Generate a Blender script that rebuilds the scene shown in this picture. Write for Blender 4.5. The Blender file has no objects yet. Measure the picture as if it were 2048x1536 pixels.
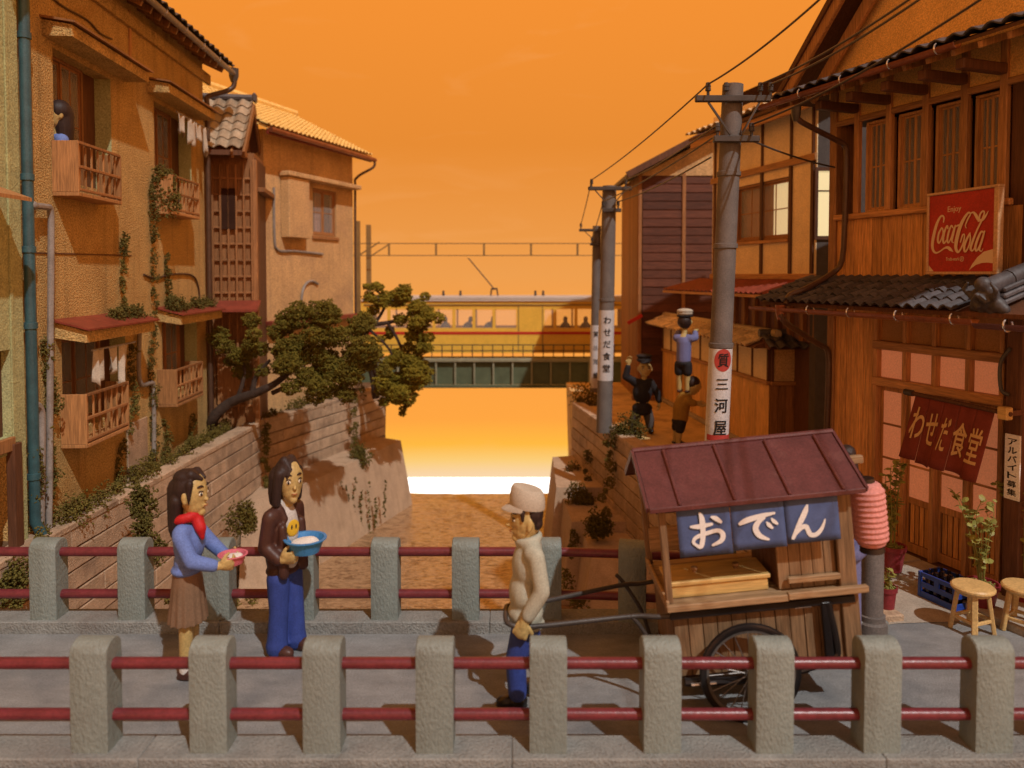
import bpy, bmesh, math, random
import numpy as np
from mathutils import Vector, Matrix, Quaternion, noise
V = Vector
R = math.radians
SC = bpy.context.scene
COL = SC.collection
random.seed(7); np.random.seed(7)

# ------------------------------------------------------------------ camera
F = 1500.0; EYE = V((0, 0, 3.2)); PITCH = R(2.0)
CV = 550 + F * math.tan(PITCH)
FWD = V((0, math.cos(PITCH), -math.sin(PITCH))); UPV = V((0, math.sin(PITCH), math.cos(PITCH)))
cam = bpy.data.cameras.new('camera'); co = bpy.data.objects.new('camera', cam); COL.objects.link(co)
co.location = EYE; co.rotation_euler = (R(90) - PITCH, 0, 0)
cam.sensor_width = 36; cam.lens = F / 2048 * 36; cam.shift_y = -(768 - CV) / 2048
cam.clip_start = .05; cam.clip_end = 300
cam.dof.use_dof = True; cam.dof.focus_distance = 8.0; cam.dof.aperture_fstop = .78
SC.camera = co

# ------------------------------------------------------------------ sky light, sun, exposure
TOSUN = V((.62, -1.02, 1.45)).normalized()
W = bpy.data.worlds.new('World'); SC.world = W; W.use_nodes = True
nt = W.node_tree; bg = nt.nodes['Background']
sky = nt.nodes.new('ShaderNodeTexSky'); sky.sky_type = 'NISHITA'; sky.sun_disc = False
sky.sun_elevation = math.asin(TOSUN.z); sky.sun_rotation = math.atan2(TOSUN.x, TOSUN.y)
sky.dust_density = .2
tint = nt.nodes.new('ShaderNodeMix'); tint.data_type = 'RGBA'; tint.blend_type = 'MULTIPLY'
tint.inputs[0].default_value = 1; tint.inputs[7].default_value = (1.9, .65, .23, 1)   # everything under one orange evening sky
nt.links.new(sky.outputs[0], tint.inputs[6]); nt.links.new(tint.outputs[2], bg.inputs[0])
bg.inputs[1].default_value = .14
sun = bpy.data.lights.new('sun', 'SUN'); so = bpy.data.objects.new('sun', sun); COL.objects.link(so)
sun.energy = 2.4; sun.color = (1, .98, .94); sun.angle = R(.9)
so.rotation_euler = TOSUN.to_track_quat('Z', 'Y').to_euler()
SC.view_settings.view_transform = 'Standard'; SC.view_settings.look = 'None'
SC.view_settings.exposure = 0; SC.view_settings.gamma = 1; SC.view_settings.use_curve_mapping = False
SC.render.engine = 'CYCLES'; SC.cycles.use_denoising = True
SC.cycles.max_bounces = 6; SC.cycles.diffuse_bounces = 3; SC.cycles.sample_clamp_indirect = 4

# ------------------------------------------------------------------ pixels to places
def ray(u, v): return V((1, 0, 0)) * ((u - 1024) / F) + UPV * ((CV - v) / F) + FWD
def at(u, v, y):
    d = ray(u, v); return EYE + d * (y / d.y)
def gz(u, v, z=0.0):
    d = ray(u, v); return EYE + d * ((z - EYE.z) / d.z)

# ------------------------------------------------------------------ materials
def lin(c):
    return tuple(((x / 255 + .055) / 1.055) ** 2.4 if x > 10 else x / 255 / 12.92 for x in c)
def mat(name, col, rough=.75, var=.3, scale=5, bump=.25, bscale=45, stretch=(1, 1, 1), rnd=.25, metal=0, spec=.35, stain=None, emit=None, es=0, detail=5, coat=0, bdist=.01, grit=.18, streak=None):
    m = bpy.data.materials.new(name); m.use_nodes = True
    n, l = m.node_tree.nodes, m.node_tree.links
    b = n['Principled BSDF']
    b.inputs['Roughness'].default_value = rough; b.inputs['Metallic'].default_value = metal
    b.inputs['Specular IOR Level'].default_value = spec
    if coat: b.inputs['Coat Weight'].default_value = coat
    tc = n.new('ShaderNodeTexCoord'); mp = n.new('ShaderNodeMapping'); mp.inputs['Scale'].default_value = stretch
    oi = n.new('ShaderNodeObjectInfo')
    ad = n.new('ShaderNodeVectorMath'); ad.operation = 'MULTIPLY_ADD'
    l.new(oi.outputs['Random'], ad.inputs[0]); ad.inputs[1].default_value = (37, 61, 23); l.new(tc.outputs['Object'], ad.inputs[2])
    l.new(ad.outputs[0], mp.inputs['Vector'])
    nz = n.new('ShaderNodeTexNoise'); nz.inputs['Scale'].default_value = scale; nz.inputs['Detail'].default_value = detail; nz.inputs['Roughness'].default_value = .65
    l.new(mp.outputs[0], nz.inputs['Vector'])
    cr = n.new('ShaderNodeValToRGB')
    e = cr.color_ramp.elements
    e[0].position = .3; e[1].position = .72
    e[0].color = (*[c * (1 - var) for c in col], 1); e[1].color = (*[min(1, c * (1 + var)) for c in col], 1)
    l.new(nz.outputs[0], cr.inputs[0])
    last = cr.outputs[0]
    if stain:
        sc_, scol, lo, hi = stain
        n2 = n.new('ShaderNodeTexNoise'); n2.inputs['Scale'].default_value = sc_; n2.inputs['Detail'].default_value = 7; n2.inputs['Roughness'].default_value = .6
        l.new(ad.outputs[0], n2.inputs['Vector'])
        mr = n.new('ShaderNodeMapRange'); mr.inputs[1].default_value = lo; mr.inputs[2].default_value = hi; l.new(n2.outputs[0], mr.inputs[0])
        mx = n.new('ShaderNodeMix'); mx.data_type = 'RGBA'; l.new(mr.outputs[0], mx.inputs[0]); l.new(last, mx.inputs[6]); mx.inputs[7].default_value = (*scol, 1)
        last = mx.outputs[2]
    if streak:                                       # rain streaks and drips down the face
        scol, amt = streak
        m3 = n.new('ShaderNodeMapping'); m3.inputs['Scale'].default_value = (6, 6, .45); l.new(ad.outputs[0], m3.inputs['Vector'])
        n3 = n.new('ShaderNodeTexNoise'); n3.inputs['Scale'].default_value = 1.0; n3.inputs['Detail'].default_value = 6; l.new(m3.outputs[0], n3.inputs['Vector'])
        r3_ = n.new('ShaderNodeMapRange'); r3_.inputs[1].default_value = .52; r3_.inputs[2].default_value = .74; r3_.inputs[4].default_value = amt; l.new(n3.outputs[0], r3_.inputs[0])
        x3 = n.new('ShaderNodeMix'); x3.data_type = 'RGBA'; l.new(r3_.outputs[0], x3.inputs[0]); l.new(last, x3.inputs[6]); x3.inputs[7].default_value = (*scol, 1); last = x3.outputs[2]
    if rnd:
        mr = n.new('ShaderNodeMapRange'); mr.inputs[3].default_value = 1 - rnd; mr.inputs[4].default_value = 1 + rnd; l.new(oi.outputs['Random'], mr.inputs[0])
        hs = n.new('ShaderNodeHueSaturation'); l.new(mr.outputs[0], hs.inputs['Value']); l.new(last, hs.inputs['Color']); last = hs.outputs[0]
    l.new(last, b.inputs['Base Color'])
    if bump:
        nb = n.new('ShaderNodeTexNoise'); nb.inputs['Scale'].default_value = bscale; nb.inputs['Detail'].default_value = 4
        l.new(mp.outputs[0], nb.inputs['Vector'])
        bp = n.new('ShaderNodeBump'); bp.inputs['Strength'].default_value = bump; bp.inputs['Distance'].default_value = bdist
        l.new(nb.outputs[0], bp.inputs['Height']); l.new(bp.outputs[0], b.inputs['Normal'])
        if grit:
            mg = n.new('ShaderNodeMapRange'); mg.inputs[1].default_value = .32; mg.inputs[2].default_value = .68; mg.inputs[3].default_value = 1 - grit; mg.inputs[4].default_value = 1 + grit * .8
            l.new(nb.outputs[0], mg.inputs[0]); hg = n.new('ShaderNodeHueSaturation'); l.new(mg.outputs[0], hg.inputs['Value']); l.new(last, hg.inputs['Color']); l.new(hg.outputs[0], b.inputs['Base Color'])
    if emit:
        b.inputs['Emission Color'].default_value = (*emit, 1); b.inputs['Emission Strength'].default_value = es
    return m

M = {}
M['stucco'] = mat('tan stucco', (.55, .375, .145), .92, .16, 2.2, 1.0, 42, streak=((.24, .17, .07), .55), rnd=0, spec=.15, stain=(1.1, (.33, .19, .06), .54, .76), bdist=.03, grit=.4)
M['stucco_far'] = mat('pinkish stucco', (.58, .38, .18), .92, .12, 1.5, .8, 34, streak=((.32, .22, .12), .5), grit=.28, rnd=0, spec=.12, stain=(.8, (.34, .22, .13), .5, .8))
M['stucco_gable'] = mat('ochre gable stucco', (.80, .50, .17), .92, .12, 2, .8, 60, grit=.25, rnd=0, spec=.12)
M['green_wall'] = mat('pale green painted mortar', (.42, .44, .22), .9, .15, 4, .9, 45, rnd=.05, spec=.15, grit=.3)
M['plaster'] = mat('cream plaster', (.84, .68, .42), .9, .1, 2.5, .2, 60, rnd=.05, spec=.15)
WV = (9, 9, .55)
M['wood'] = mat('brown timber', (.40, .20, .075), .55, .4, 5, .3, 14, WV, spec=.4)
M['wood_h'] = mat('brown timber lengthwise', (.46, .23, .085), .55, .4, 5, .3, 14, (.55, 9, 9), spec=.4)
M['plank'] = mat('honey brown cedar boards', (.56, .28, .09), .55, .4, 5, .35, 14, WV, rnd=.22, spec=.35)
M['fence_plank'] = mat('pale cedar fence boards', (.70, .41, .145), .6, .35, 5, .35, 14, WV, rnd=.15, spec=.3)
M['rim'] = mat('dull wheel rim', (.22, .21, .2), .35, .2, 5, .05, 60, metal=.6, rnd=0)
M['sash_wood'] = mat('pale brown sash timber', (.52, .28, .11), .5, .3, 5, .2, 14, WV, spec=.4)
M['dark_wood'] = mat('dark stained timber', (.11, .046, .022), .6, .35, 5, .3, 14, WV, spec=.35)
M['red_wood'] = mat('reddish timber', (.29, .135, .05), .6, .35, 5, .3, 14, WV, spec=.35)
M['clap'] = mat('dark clapboard', (.105, .035, .018), .6, .4, 5, .3, 14, (.6, 9, 9), rnd=.35, spec=.3)
M['cart_wood'] = mat('weathered cart boards', (.235, .145, .075), .6, .38, 5, .35, 16, WV, rnd=.2, spec=.35)
M['cart_wood_h'] = mat('weathered cart boards lengthwise', (.34, .225, .12), .6, .38, 5, .35, 16, (.55, 9, 9), rnd=.1, spec=.35)
M['pale_wood'] = mat('pale yellow wood', (.62, .42, .15), .5, .2, 5, .15, 16, (.6, 9, 9), rnd=.06, spec=.4)
M['tile'] = mat('dark kawara tile', (.075, .072, .078), .55, .35, 9, .25, 40, rnd=.35, spec=.5)
M['tile_pale'] = mat('silvery kawara tile', (.34, .28, .2), .4, .25, 9, .2, 40, rnd=.3, spec=.5)
M['tile_sunlit'] = mat('sunlit yellowish tile', (.86, .62, .22), .38, .2, 9, .2, 40, rnd=.2, spec=.4)  # the far roof's warm glow is put into this base colour
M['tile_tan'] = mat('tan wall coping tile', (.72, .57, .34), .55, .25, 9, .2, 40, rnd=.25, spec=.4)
M['red_roof'] = mat('maroon painted sheet', (.105, .032, .032), .5, .22, 6, .15, 60, rnd=.06, spec=.4, stain=(5, (.15, .06, .055), .55, .8))
M['red_tin'] = mat('red corrugated tin', (.22, .045, .025), .5, .25, 6, .15, 40, rnd=.05, spec=.4)
M['copper'] = mat('copper brown gutter', (.25, .085, .04), .35, .3, 6, .1, 40, rnd=.05, spec=.5, metal=.35)
M['purple_pipe'] = mat('purple brown gutter', (.1, .04, .05), .4, .2, 6, .1, 40, rnd=0, spec=.5)
M['pipe_brown'] = mat('dark brown downpipe', (.075, .04, .025), .4, .3, 6, .1, 40, rnd=.1, spec=.5)
M['teal'] = mat('teal downpipe', (.035, .1, .12), .42, .3, 5, .15, 60, rnd=.05, spec=.5)
M['grey_pipe'] = mat('grey vinyl pipe', (.25, .23, .21), .45, .25, 5, .1, 60, rnd=.08, spec=.5, stain=(4, (.12, .1, .08), .55, .75))
M['steel'] = mat('bright steel', (.7, .7, .7), .25, .1, 5, .05, 60, metal=.9, rnd=0)
M['dark_metal'] = mat('dark grey iron', (.05, .045, .042), .45, .3, 5, .1, 60, rnd=.05, spec=.5)
M['black'] = mat('black enamel', (.012, .011, .012), .32, .3, 5, .05, 60, rnd=0, spec=.5)
M['pole'] = mat('grey concrete pole', (.15, .135, .125), .7, .2, 4, .3, 70, rnd=.06, spec=.3)
M['post'] = mat('rough cast concrete', (.205, .25, .235), .5, .07, 7, .75, 58, (1, 1, .6), streak=((.13, .15, .13), .55), rnd=.06, spec=.45, bdist=.016, stain=(3.5, (.18, .205, .19), .55, .85), grit=.07)
M['kerb'] = mat('kerb concrete', (.25, .265, .255), .8, .22, 5, 1.0, 55, rnd=.03, spec=.3, bdist=.015, stain=(2.5, (.16, .15, .14), .5, .75))
M['road'] = mat('grey asphalt', (.25, .265, .27), .8, .2, 3, .9, 60, (1, 2.2, 1), rnd=0, spec=.3, stain=(1.1, (.13, .15, .17), .5, .75), bdist=.012)
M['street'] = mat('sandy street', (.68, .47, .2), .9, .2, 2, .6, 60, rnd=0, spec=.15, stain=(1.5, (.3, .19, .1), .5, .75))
M['slab'] = mat('pavement slab', (.38, .34, .28), .85, .18, 4, .5, 60, rnd=.06, spec=.2, stain=(2, (.2, .15, .1), .55, .75))
M['rail'] = mat('maroon painted rail', (.15, .024, .032), .33, .2, 6, .15, 50, rnd=.03, spec=.5, stain=(8, (.12, .02, .025), .55, .75))
M['block'] = mat('retaining wall concrete', (.46, .335, .225), .85, .2, 5, .9, 45, streak=((.2, .14, .08), .5), rnd=.13, spec=.25, bdist=.018, stain=(1.7, (.2, .14, .1), .52, .78))
M['footing'] = mat('smooth footing concrete', (.45, .33, .225), .85, .14, 2.5, .6, 50, rnd=.05, spec=.25, streak=((.24, .17, .1), .45), grit=.15)
M['mortar'] = mat('recessed joint', (.16, .11, .08), .95, .2, 5, .3, 40, rnd=0)
M['soil'] = mat('brown earth', (.13, .085, .05), .95, .3, 4, .8, 40, rnd=0, spec=.1)
M['leaf'] = mat('dark olive foliage', (.135, .108, .016), .8, .55, 7, 0, rnd=.15, spec=.15)
M['leaf_far'] = mat('olive yellow foliage', (.24, .185, .02), .8, .5, 5, 0, rnd=.1, spec=.15)
M['moss'] = mat('brown green moss', (.14, .11, .026), .85, .55, 9, 0, rnd=.15, spec=.1)
M['ivy'] = mat('ivy green', (.115, .095, .022), .8, .55, 9, 0, rnd=.2, spec=.15)
M['bark'] = mat('dark bark', (.06, .04, .03), .9, .4, 8, .8, 30, rnd=.05, spec=.15)
M['plant'] = mat('yellow green leaves', (.24, .24, .055), .5, .35, 9, 0, rnd=.15, spec=.4)
M['pot'] = mat('red plastic pot', (.23, .028, .035), .45, .15, 6, .1, 60, rnd=.06, spec=.4)
M['crate'] = mat('blue plastic crate', (.02, .06, .33), .4, .15, 6, .05, 60, rnd=.03, spec=.5)
M['bottle'] = mat('brown bottle glass', (.02, .012, .01), .12, .2, 6, 0, rnd=.1, spec=.6)
M['stool'] = mat('yellow beige wood stool', (.60, .42, .17), .42, .14, 6, .08, 50, rnd=.03, spec=.45)
M['cloth_white'] = mat('white laundry', (.52, .47, .38), .9, .1, 8, .3, 60, rnd=.08, spec=.1)
M['cloth_blue'] = mat('indigo cotton curtain', (.085, .125, .27), .88, .18, 8, .5, 240, rnd=.03, spec=.12, bdist=.003)
M['cloth_red'] = mat('rust red cotton curtain', (.19, .042, .03), .85, .22, 6, .4, 180, rnd=.06, spec=.15, bdist=.003)
M['white_print'] = mat('white print', (.78, .8, .8), .85, .05, 8, .1, 200, rnd=0, spec=.15)
M['tan_print'] = mat('tan print', (.62, .42, .2), .85, .05, 8, .1, 200, rnd=0, spec=.15)
M['black_print'] = mat('black print', (.014, .014, .016), .6, .1, 8, 0, rnd=0, spec=.3)
M['white_board'] = mat('white sign board', (.86, .88, .88), .5, .06, 5, .05, 60, rnd=.02, spec=.4)
M['plate'] = mat('grey white wrap plate', (.56, .56, .57), .5, .08, 5, .05, 60, rnd=.03, spec=.4, stain=(5, (.4, .36, .32), .6, .8))
M['plate_red'] = mat('faded red print', (.42, .055, .045), .6, .1, 8, 0, rnd=0, spec=.3)
M['sign_red'] = mat('red enamel sign', (.42, .03, .016), .35, .12, 4, .05, 60, rnd=0, spec=.45)
M['sign_white'] = mat('cream enamel lettering', (.72, .56, .38), .4, .05, 4, 0, rnd=0, spec=.45)
M['brass'] = mat('pale metal sign frame', (.55, .36, .2), .4, .15, 6, .05, 60, rnd=.05, spec=.5)
M['lantern'] = mat('salmon paper lantern', (.60, .26, .235), .7, .1, 6, .2, 60, rnd=0, spec=.2)
M['skin'] = mat('painted skin', (.46, .345, .135), .5, .06, 5, .04, 60, rnd=.05, spec=.35)
M['hair'] = mat('black brown hair', (.030, .018, .016), .5, .3, 9, .35, 26, (6, 6, .7), rnd=.05, spec=.3)
M['blue_cloth'] = mat('periwinkle blue jumper', (.13, .21, .52), .7, .08, 6, .12, 90, rnd=0, spec=.25)
M['scarf'] = mat('red scarf', (.46, .015, .018), .6, .1, 6, .15, 90, rnd=0, spec=.3)
M['skirt'] = mat('brown pleated skirt', (.20, .125, .075), .65, .1, 6, .12, 90, rnd=0, spec=.3)
M['pink'] = mat('pink towel', (.62, .16, .21), .7, .1, 6, .3, 90, rnd=0, spec=.25)
M['jacket'] = mat('dark brown jacket', (.058, .024, .018), .45, .2, 6, .12, 90, rnd=0, spec=.4)
M['jeans'] = mat('blue jeans', (.035, .065, .28), .6, .2, 6, .15, 90, rnd=.05, spec=.3)
M['tee'] = mat('grey white shirt', (.48, .47, .45), .75, .06, 6, .1, 90, rnd=0, spec=.2)
M['yellow'] = mat('yellow shirt print', (.60, .40, .03), .7, .05, 6, 0, rnd=0, spec=.2)
M['shoe'] = mat('brown leather shoe', (.07, .028, .02), .45, .2, 6, .1, 60, rnd=.05, spec=.4)
M['black_shoe'] = mat('black leather shoe', (.012, .011, .012), .3, .2, 6, .1, 60, rnd=.05, spec=.5)
M['sock'] = mat('white sock', (.72, .7, .66), .85, .05, 6, .2, 90, rnd=0, spec=.15)
M['work_shirt'] = mat('grey beige work shirt', (.40, .42, .345), .7, .07, 6, .12, 90, rnd=0, spec=.25)
M['cap'] = mat('beige cloth cap', (.46, .42, .34), .75, .07, 6, .15, 120, rnd=0, spec=.2)
M['basin'] = mat('sky blue plastic basin', (.05, .24, .55), .35, .08, 6, .05, 60, rnd=0, spec=.5)
M['navy'] = mat('dark navy cloth', (.022, .02, .022), .7, .2, 6, .1, 90, rnd=.05, spec=.2)
M['orange_shirt'] = mat('mustard shirt', (.30, .17, .03), .75, .1, 6, .1, 90, rnd=0, spec=.2)
M['lavender'] = mat('lavender blue shirt', (.16, .17, .34), .75, .1, 6, .1, 90, rnd=0, spec=.2)
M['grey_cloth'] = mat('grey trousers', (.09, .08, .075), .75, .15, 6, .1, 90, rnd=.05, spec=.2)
M['eye_white'] = mat('eye white', (.7, .66, .52), .35, .02, 5, 0, rnd=0)
M['mouth'] = mat('lip', (.36, .14, .06), .5, .05, 5, 0, rnd=0)
M['train'] = mat('mustard yellow train paint', (.80, .50, .07), .5, .06, 3, .03, 60, rnd=0, spec=.35)
M['train_red'] = mat('red stripe paint', (.5, .03, .02), .5, .05, 3, 0, rnd=0, spec=.35)
M['train_roof'] = mat('pale grey train roof', (.5, .46, .42), .6, .08, 3, .05, 60, rnd=0, spec=.35)
M['girder'] = mat('grey green girder', (.10, .13, .075), .6, .2, 3, .2, 50, rnd=.05, spec=.35)
M['mast'] = mat('yellow brown mast', (.24, .16, .06), .6, .2, 3, .1, 50, rnd=.05, spec=.3)
M['interior'] = mat('dark room', (.045, .02, .012), .9, .3, 2, 0, rnd=0, spec=.1)
M['silhouette'] = mat('backlit dark figure', (.05, .04, .035), .8, .3, 6, 0, rnd=.3, spec=.1)  # backlit passengers: their shade is put into one dark colour, heads included
M['paper'] = mat('lit paper pane', (.52, .25, .16), .6, .06, 3, .12, 60, rnd=.06, spec=.4, emit=lin((205, 120, 78)), es=.36)
M['paper_dull'] = mat('unlit paper pane', (.42, .23, .1), .8, .08, 3, .3, 80, rnd=.06, spec=.2)
M['lit_pane'] = mat('lit frosted pane', (.5, .42, .25), .5, .05, 3, 0, rnd=.03, spec=.4, emit=lin((235, 215, 160)), es=.72)
M['curtain'] = mat('mauve curtain', (.30, .17, .14), .85, .3, 3, .4, 20, (14, 14, .3), rnd=.15, spec=.1)
def glass_mat():
    m = bpy.data.materials.new('window glass'); m.use_nodes = True
    n, l = m.node_tree.nodes, m.node_tree.links; b = n['Principled BSDF']
    b.inputs['Base Color'].default_value = (.9, .85, .8, 1); b.inputs['Roughness'].default_value = .06
    b.inputs['Alpha'].default_value = .13; b.inputs['Specular IOR Level'].default_value = .5
    return m
M['glass'] = glass_mat()
M['girder_light'] = mat('pale grey green flange', (.27, .28, .19), .6, .2, 3, .2, 50, rnd=.05, spec=.35)

# ------------------------------------------------------------------ mesh builder
Z = V((0, 0, 1))
class MB:
    def __init__(s): s.v = []; s.f = []; s.s = []
    def add(s, vs, fs, smooth=False):
        o = len(s.v); s.v += [tuple(p) for p in vs]; s.f += [tuple(i + o for i in f) for f in fs]; s.s += [smooth] * len(fs); return s
    def box(s, c, d, M=None, b=0.0):
        h = V(d) / 2; c = V(c)
        if b <= 0:
            vs = [V((x * h.x, y * h.y, z * h.z)) for x in (-1, 1) for y in (-1, 1) for z in (-1, 1)]
            fs = [(0, 1, 3, 2), (4, 6, 7, 5), (0, 4, 5, 1), (2, 3, 7, 6), (0, 2, 6, 4), (1, 5, 7, 3)]
        else:
            b = min(b, min(h) * .9)
            vs = []; idx = {}
            for x in (-1, 1):
                for y in (-1, 1):
                    for z in (-1, 1):
                        for a in range(3):
                            p = [x * (h.x - b), y * (h.y - b), z * (h.z - b)]
                            p[a] = (x, y, z)[a] * h[a]
                            idx[(x, y, z, a)] = len(vs); vs.append(V(p))
            fs = []
            for a in range(3):
                i, j = [k for k in range(3) if k != a]
                for sg in (-1, 1):
                    q = []
                    for (p1, p2) in ((-1, -1), (1, -1), (1, 1), (-1, 1)):
                        k = [0, 0, 0]; k[a] = sg; k[i] = p1; k[j] = p2; q.append(idx[(*k, a)])
                    fs.append(tuple(q))
                for p1 in (-1, 1):
                    for p2 in (-1, 1):
                        k0 = [0, 0, 0]; k0[a] = -1; k0[i] = p1; k0[j] = p2; k1 = list(k0); k1[a] = 1
                        fs.append((idx[(*k0, i)], idx[(*k1, i)], idx[(*k1, j)], idx[(*k0, j)]))
            for x in (-1, 1):
                for y in (-1, 1):
                    for z in (-1, 1): fs.append((idx[(x, y, z, 0)], idx[(x, y, z, 1)], idx[(x, y, z, 2)]))
        if M is not None: vs = [M @ p for p in vs]
        return s.add([p + c for p in vs], fs)
    def span(s, x0, x1, y0, y1, z0, z1, b=0.0):
        return s.box(((x0 + x1) / 2, (y0 + y1) / 2, (z0 + z1) / 2), (abs(x1 - x0), abs(y1 - y0), abs(z1 - z0)), None, b)
    def beam(s, p0, p1, w, h, up=Z, b=0.0):
        p0, p1 = V(p0), V(p1); d = p1 - p0; L = d.length; x = d / L
        y = V(up).cross(x)
        if y.length < 1e-4: y = V((0, 1, 0)).cross(x)
        y.normalize(); z = x.cross(y)
        Mx = Matrix((x, y, z)).transposed()
        return s.box((p0 + p1) / 2, (L, w, h), Mx, b)
    def tube(s, pts, r, n=8, caps=True):
        pts = [V(p) for p in pts]; m = len(pts); rs = r if isinstance(r, (list, tuple)) else [r] * m
        t = [(pts[min(i + 1, m - 1)] - pts[max(i - 1, 0)]).normalized() for i in range(m)]
        a = t[0].orthogonal().normalized(); vs = []
        for i in range(m):
            a = (a - t[i] * a.dot(t[i])).normalized(); bb = t[i].cross(a)
            vs += [pts[i] + (a * math.cos(2 * math.pi * k / n) + bb * math.sin(2 * math.pi * k / n)) * rs[i] for k in range(n)]
        fs = [(i * n + k, i * n + (k + 1) % n, (i + 1) * n + (k + 1) % n, (i + 1) * n + k) for i in range(m - 1) for k in range(n)]
        s.add(vs, fs, True)
        if caps: o = len(s.v) - len(vs); s.f += [tuple(range(o + n - 1, o - 1, -1)), tuple(range(o + (m - 1) * n, o + m * n))]; s.s += [False, False]
        return s
    def lathe(s, prof, n=16, M=None, caps=True):
        vs = []; 
        for (r, z) in prof: vs += [V((r * math.cos(2 * math.pi * k / n), r * math.sin(2 * math.pi * k / n), z)) for k in range(n)]
        if M is not None: vs = [M @ p for p in vs]
        m = len(prof)
        fs = [(i * n + k, i * n + (k + 1) % n, (i + 1) * n + (k + 1) % n, (i + 1) * n + k) for i in range(m - 1) for k in range(n)]
        s.add(vs, fs, True)
        o = len(s.v) - len(vs)
        if caps and prof[0][0] > 1e-4: s.f.append(tuple(range(o + n - 1, o - 1, -1))); s.s.append(False)
        if caps and prof[-1][0] > 1e-4: s.f.append(tuple(range(o + (m - 1) * n, o + m * n))); s.s.append(False)
        return s
    def prism(s, poly, y0, y1):                     # polygon in local x,z pushed along y
        n = len(poly); vs = [V((x, y0, z)) for x, z in poly] + [V((x, y1, z)) for x, z in poly]
        fs = [tuple(range(n)), tuple(range(2 * n - 1, n - 1, -1))] + [(i, i + n, (i + 1) % n + n, (i + 1) % n) for i in range(n)]
        return s.add(vs, fs)
    def hexa(s, bot, top):                          # two quads joined
        vs = [V(p) for p in bot] + [V(p) for p in top]; n = len(bot)
        fs = [tuple(range(n - 1, -1, -1)), tuple(range(n, 2 * n))] + [(i, (i + 1) % n, (i + 1) % n + n, i + n) for i in range(n)]
        return s.add(vs, fs)
    def ell(s, c, r, n=10, m=7, M=None):
        vs = []; 
        for i in range(m + 1):
            th = math.pi * i / m
            for k in range(n):
                p = V((r[0] * math.sin(th) * math.cos(2 * math.pi * k / n), r[1] * math.sin(th) * math.sin(2 * math.pi * k / n), r[2] * math.cos(th)))
                vs.append((M @ p if M is not None else p) + V(c))
        fs = [(i * n + k, (i + 1) * n + k, (i + 1) * n + (k + 1) % n, i * n + (k + 1) % n) for i in range(m) for k in range(n)]
        return s.add(vs, fs, True)
    def mesh(s, name):
        me = bpy.data.meshes.new(name); me.from_pydata(s.v, [], s.f)
        bm = bmesh.new(); bm.from_mesh(me)
        bmesh.ops.remove_doubles(bm, verts=bm.verts, dist=1e-6)
        bmesh.ops.dissolve_degenerate(bm, dist=1e-6, edges=bm.edges)
        bmesh.ops.recalc_face_normals(bm, faces=bm.faces); 
        sm = any(s.s)
        if sm:
            for f in bm.faces: f.smooth = True
        bm.to_mesh(me); bm.free()
        if sm: me.set_sharp_from_angle(angle=R(40))
        return me
    def obj(s, name, m, parent=None, loc=None, mx=None):
        return link(name, s.mesh(name), m, parent, loc, mx)

def link(name, me, m=None, parent=None, loc=None, mx=None):
    o = bpy.data.objects.new(name, me); COL.objects.link(o)
    if m is not None:
        mm = M[m] if isinstance(m, str) else m
        if not me.materials: me.materials.append(mm)
    if parent is not None: o.parent = parent
    if mx is not None: o.matrix_local = mx
    if loc is not None: o.location = loc
    return o
def thing(name, label, cat, loc=(0, 0, 0), rz=0, group=None, mx=None):
    o = bpy.data.objects.new(name, None); COL.objects.link(o); o.empty_display_size = .2
    if mx is not None: o.matrix_world = mx
    else: o.location = loc; o.rotation_euler = (0, 0, rz)
    o['label'] = label; o['category'] = cat
    if group: o['group'] = group
    return o
def tag(o, label, cat, group=None):
    o['label'] = label; o['category'] = cat
    if group: o['group'] = group
    return o
def struct(name, mb, m):
    o = mb.obj(name, m); o['kind'] = 'structure'; return o
def repeat(name, me, m, parent, mats):
    out = []
    for x in mats:
        out.append(link(name, me, m, parent, None, x if isinstance(x, Matrix) else Matrix.Translation(x)))
    return out
def T(*p): return Matrix.Translation(V(p))
def catmull(pts, k=6):
    P = [V(p) for p in pts]; out = []
    for i in range(len(P) - 1):
        a, b, c, d = P[max(i - 1, 0)], P[i], P[i + 1], P[min(i + 2, len(P) - 1)]
        for j in range(k):
            t = j / k; out.append(.5 * ((2 * b) + (c - a) * t + (2 * a - 5 * b + 4 * c - d) * t * t + (3 * b - a - 3 * c + d) * t ** 3))
    out.append(P[-1]); return out

class Frame:                                         # a wall seen from outside: x to the right, y into the house, z up
    def __init__(s, name, label, cat, A, B, z0=0.0, group=None):
        A = V((A[0], A[1], z0)); B = V((B[0], B[1], z0)); s.L = (B - A).length
        x = (B - A) / s.L; y = Z.cross(x); s.A, s.x, s.y = A, x, y
        mx = Matrix((x, y, Z)).transposed().to_4x4(); mx.translation = A; s.mx = mx
        s.root = thing(name, label, cat, group=group, mx=mx) if name else None
    def p(s, u, v, out=0.0):
        d = ray(u, v); q = s.A - s.y * out
        t = (q - EYE).dot(s.y) / d.dot(s.y); w = EYE + d * t - s.A
        return V((w.dot(s.x), -out, w.z))
    def x_(s, u, out=0.0, v=550): return s.p(u, v, out).x
    def w(s, x, y, z): return s.mx @ V((x, y, z))

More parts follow.
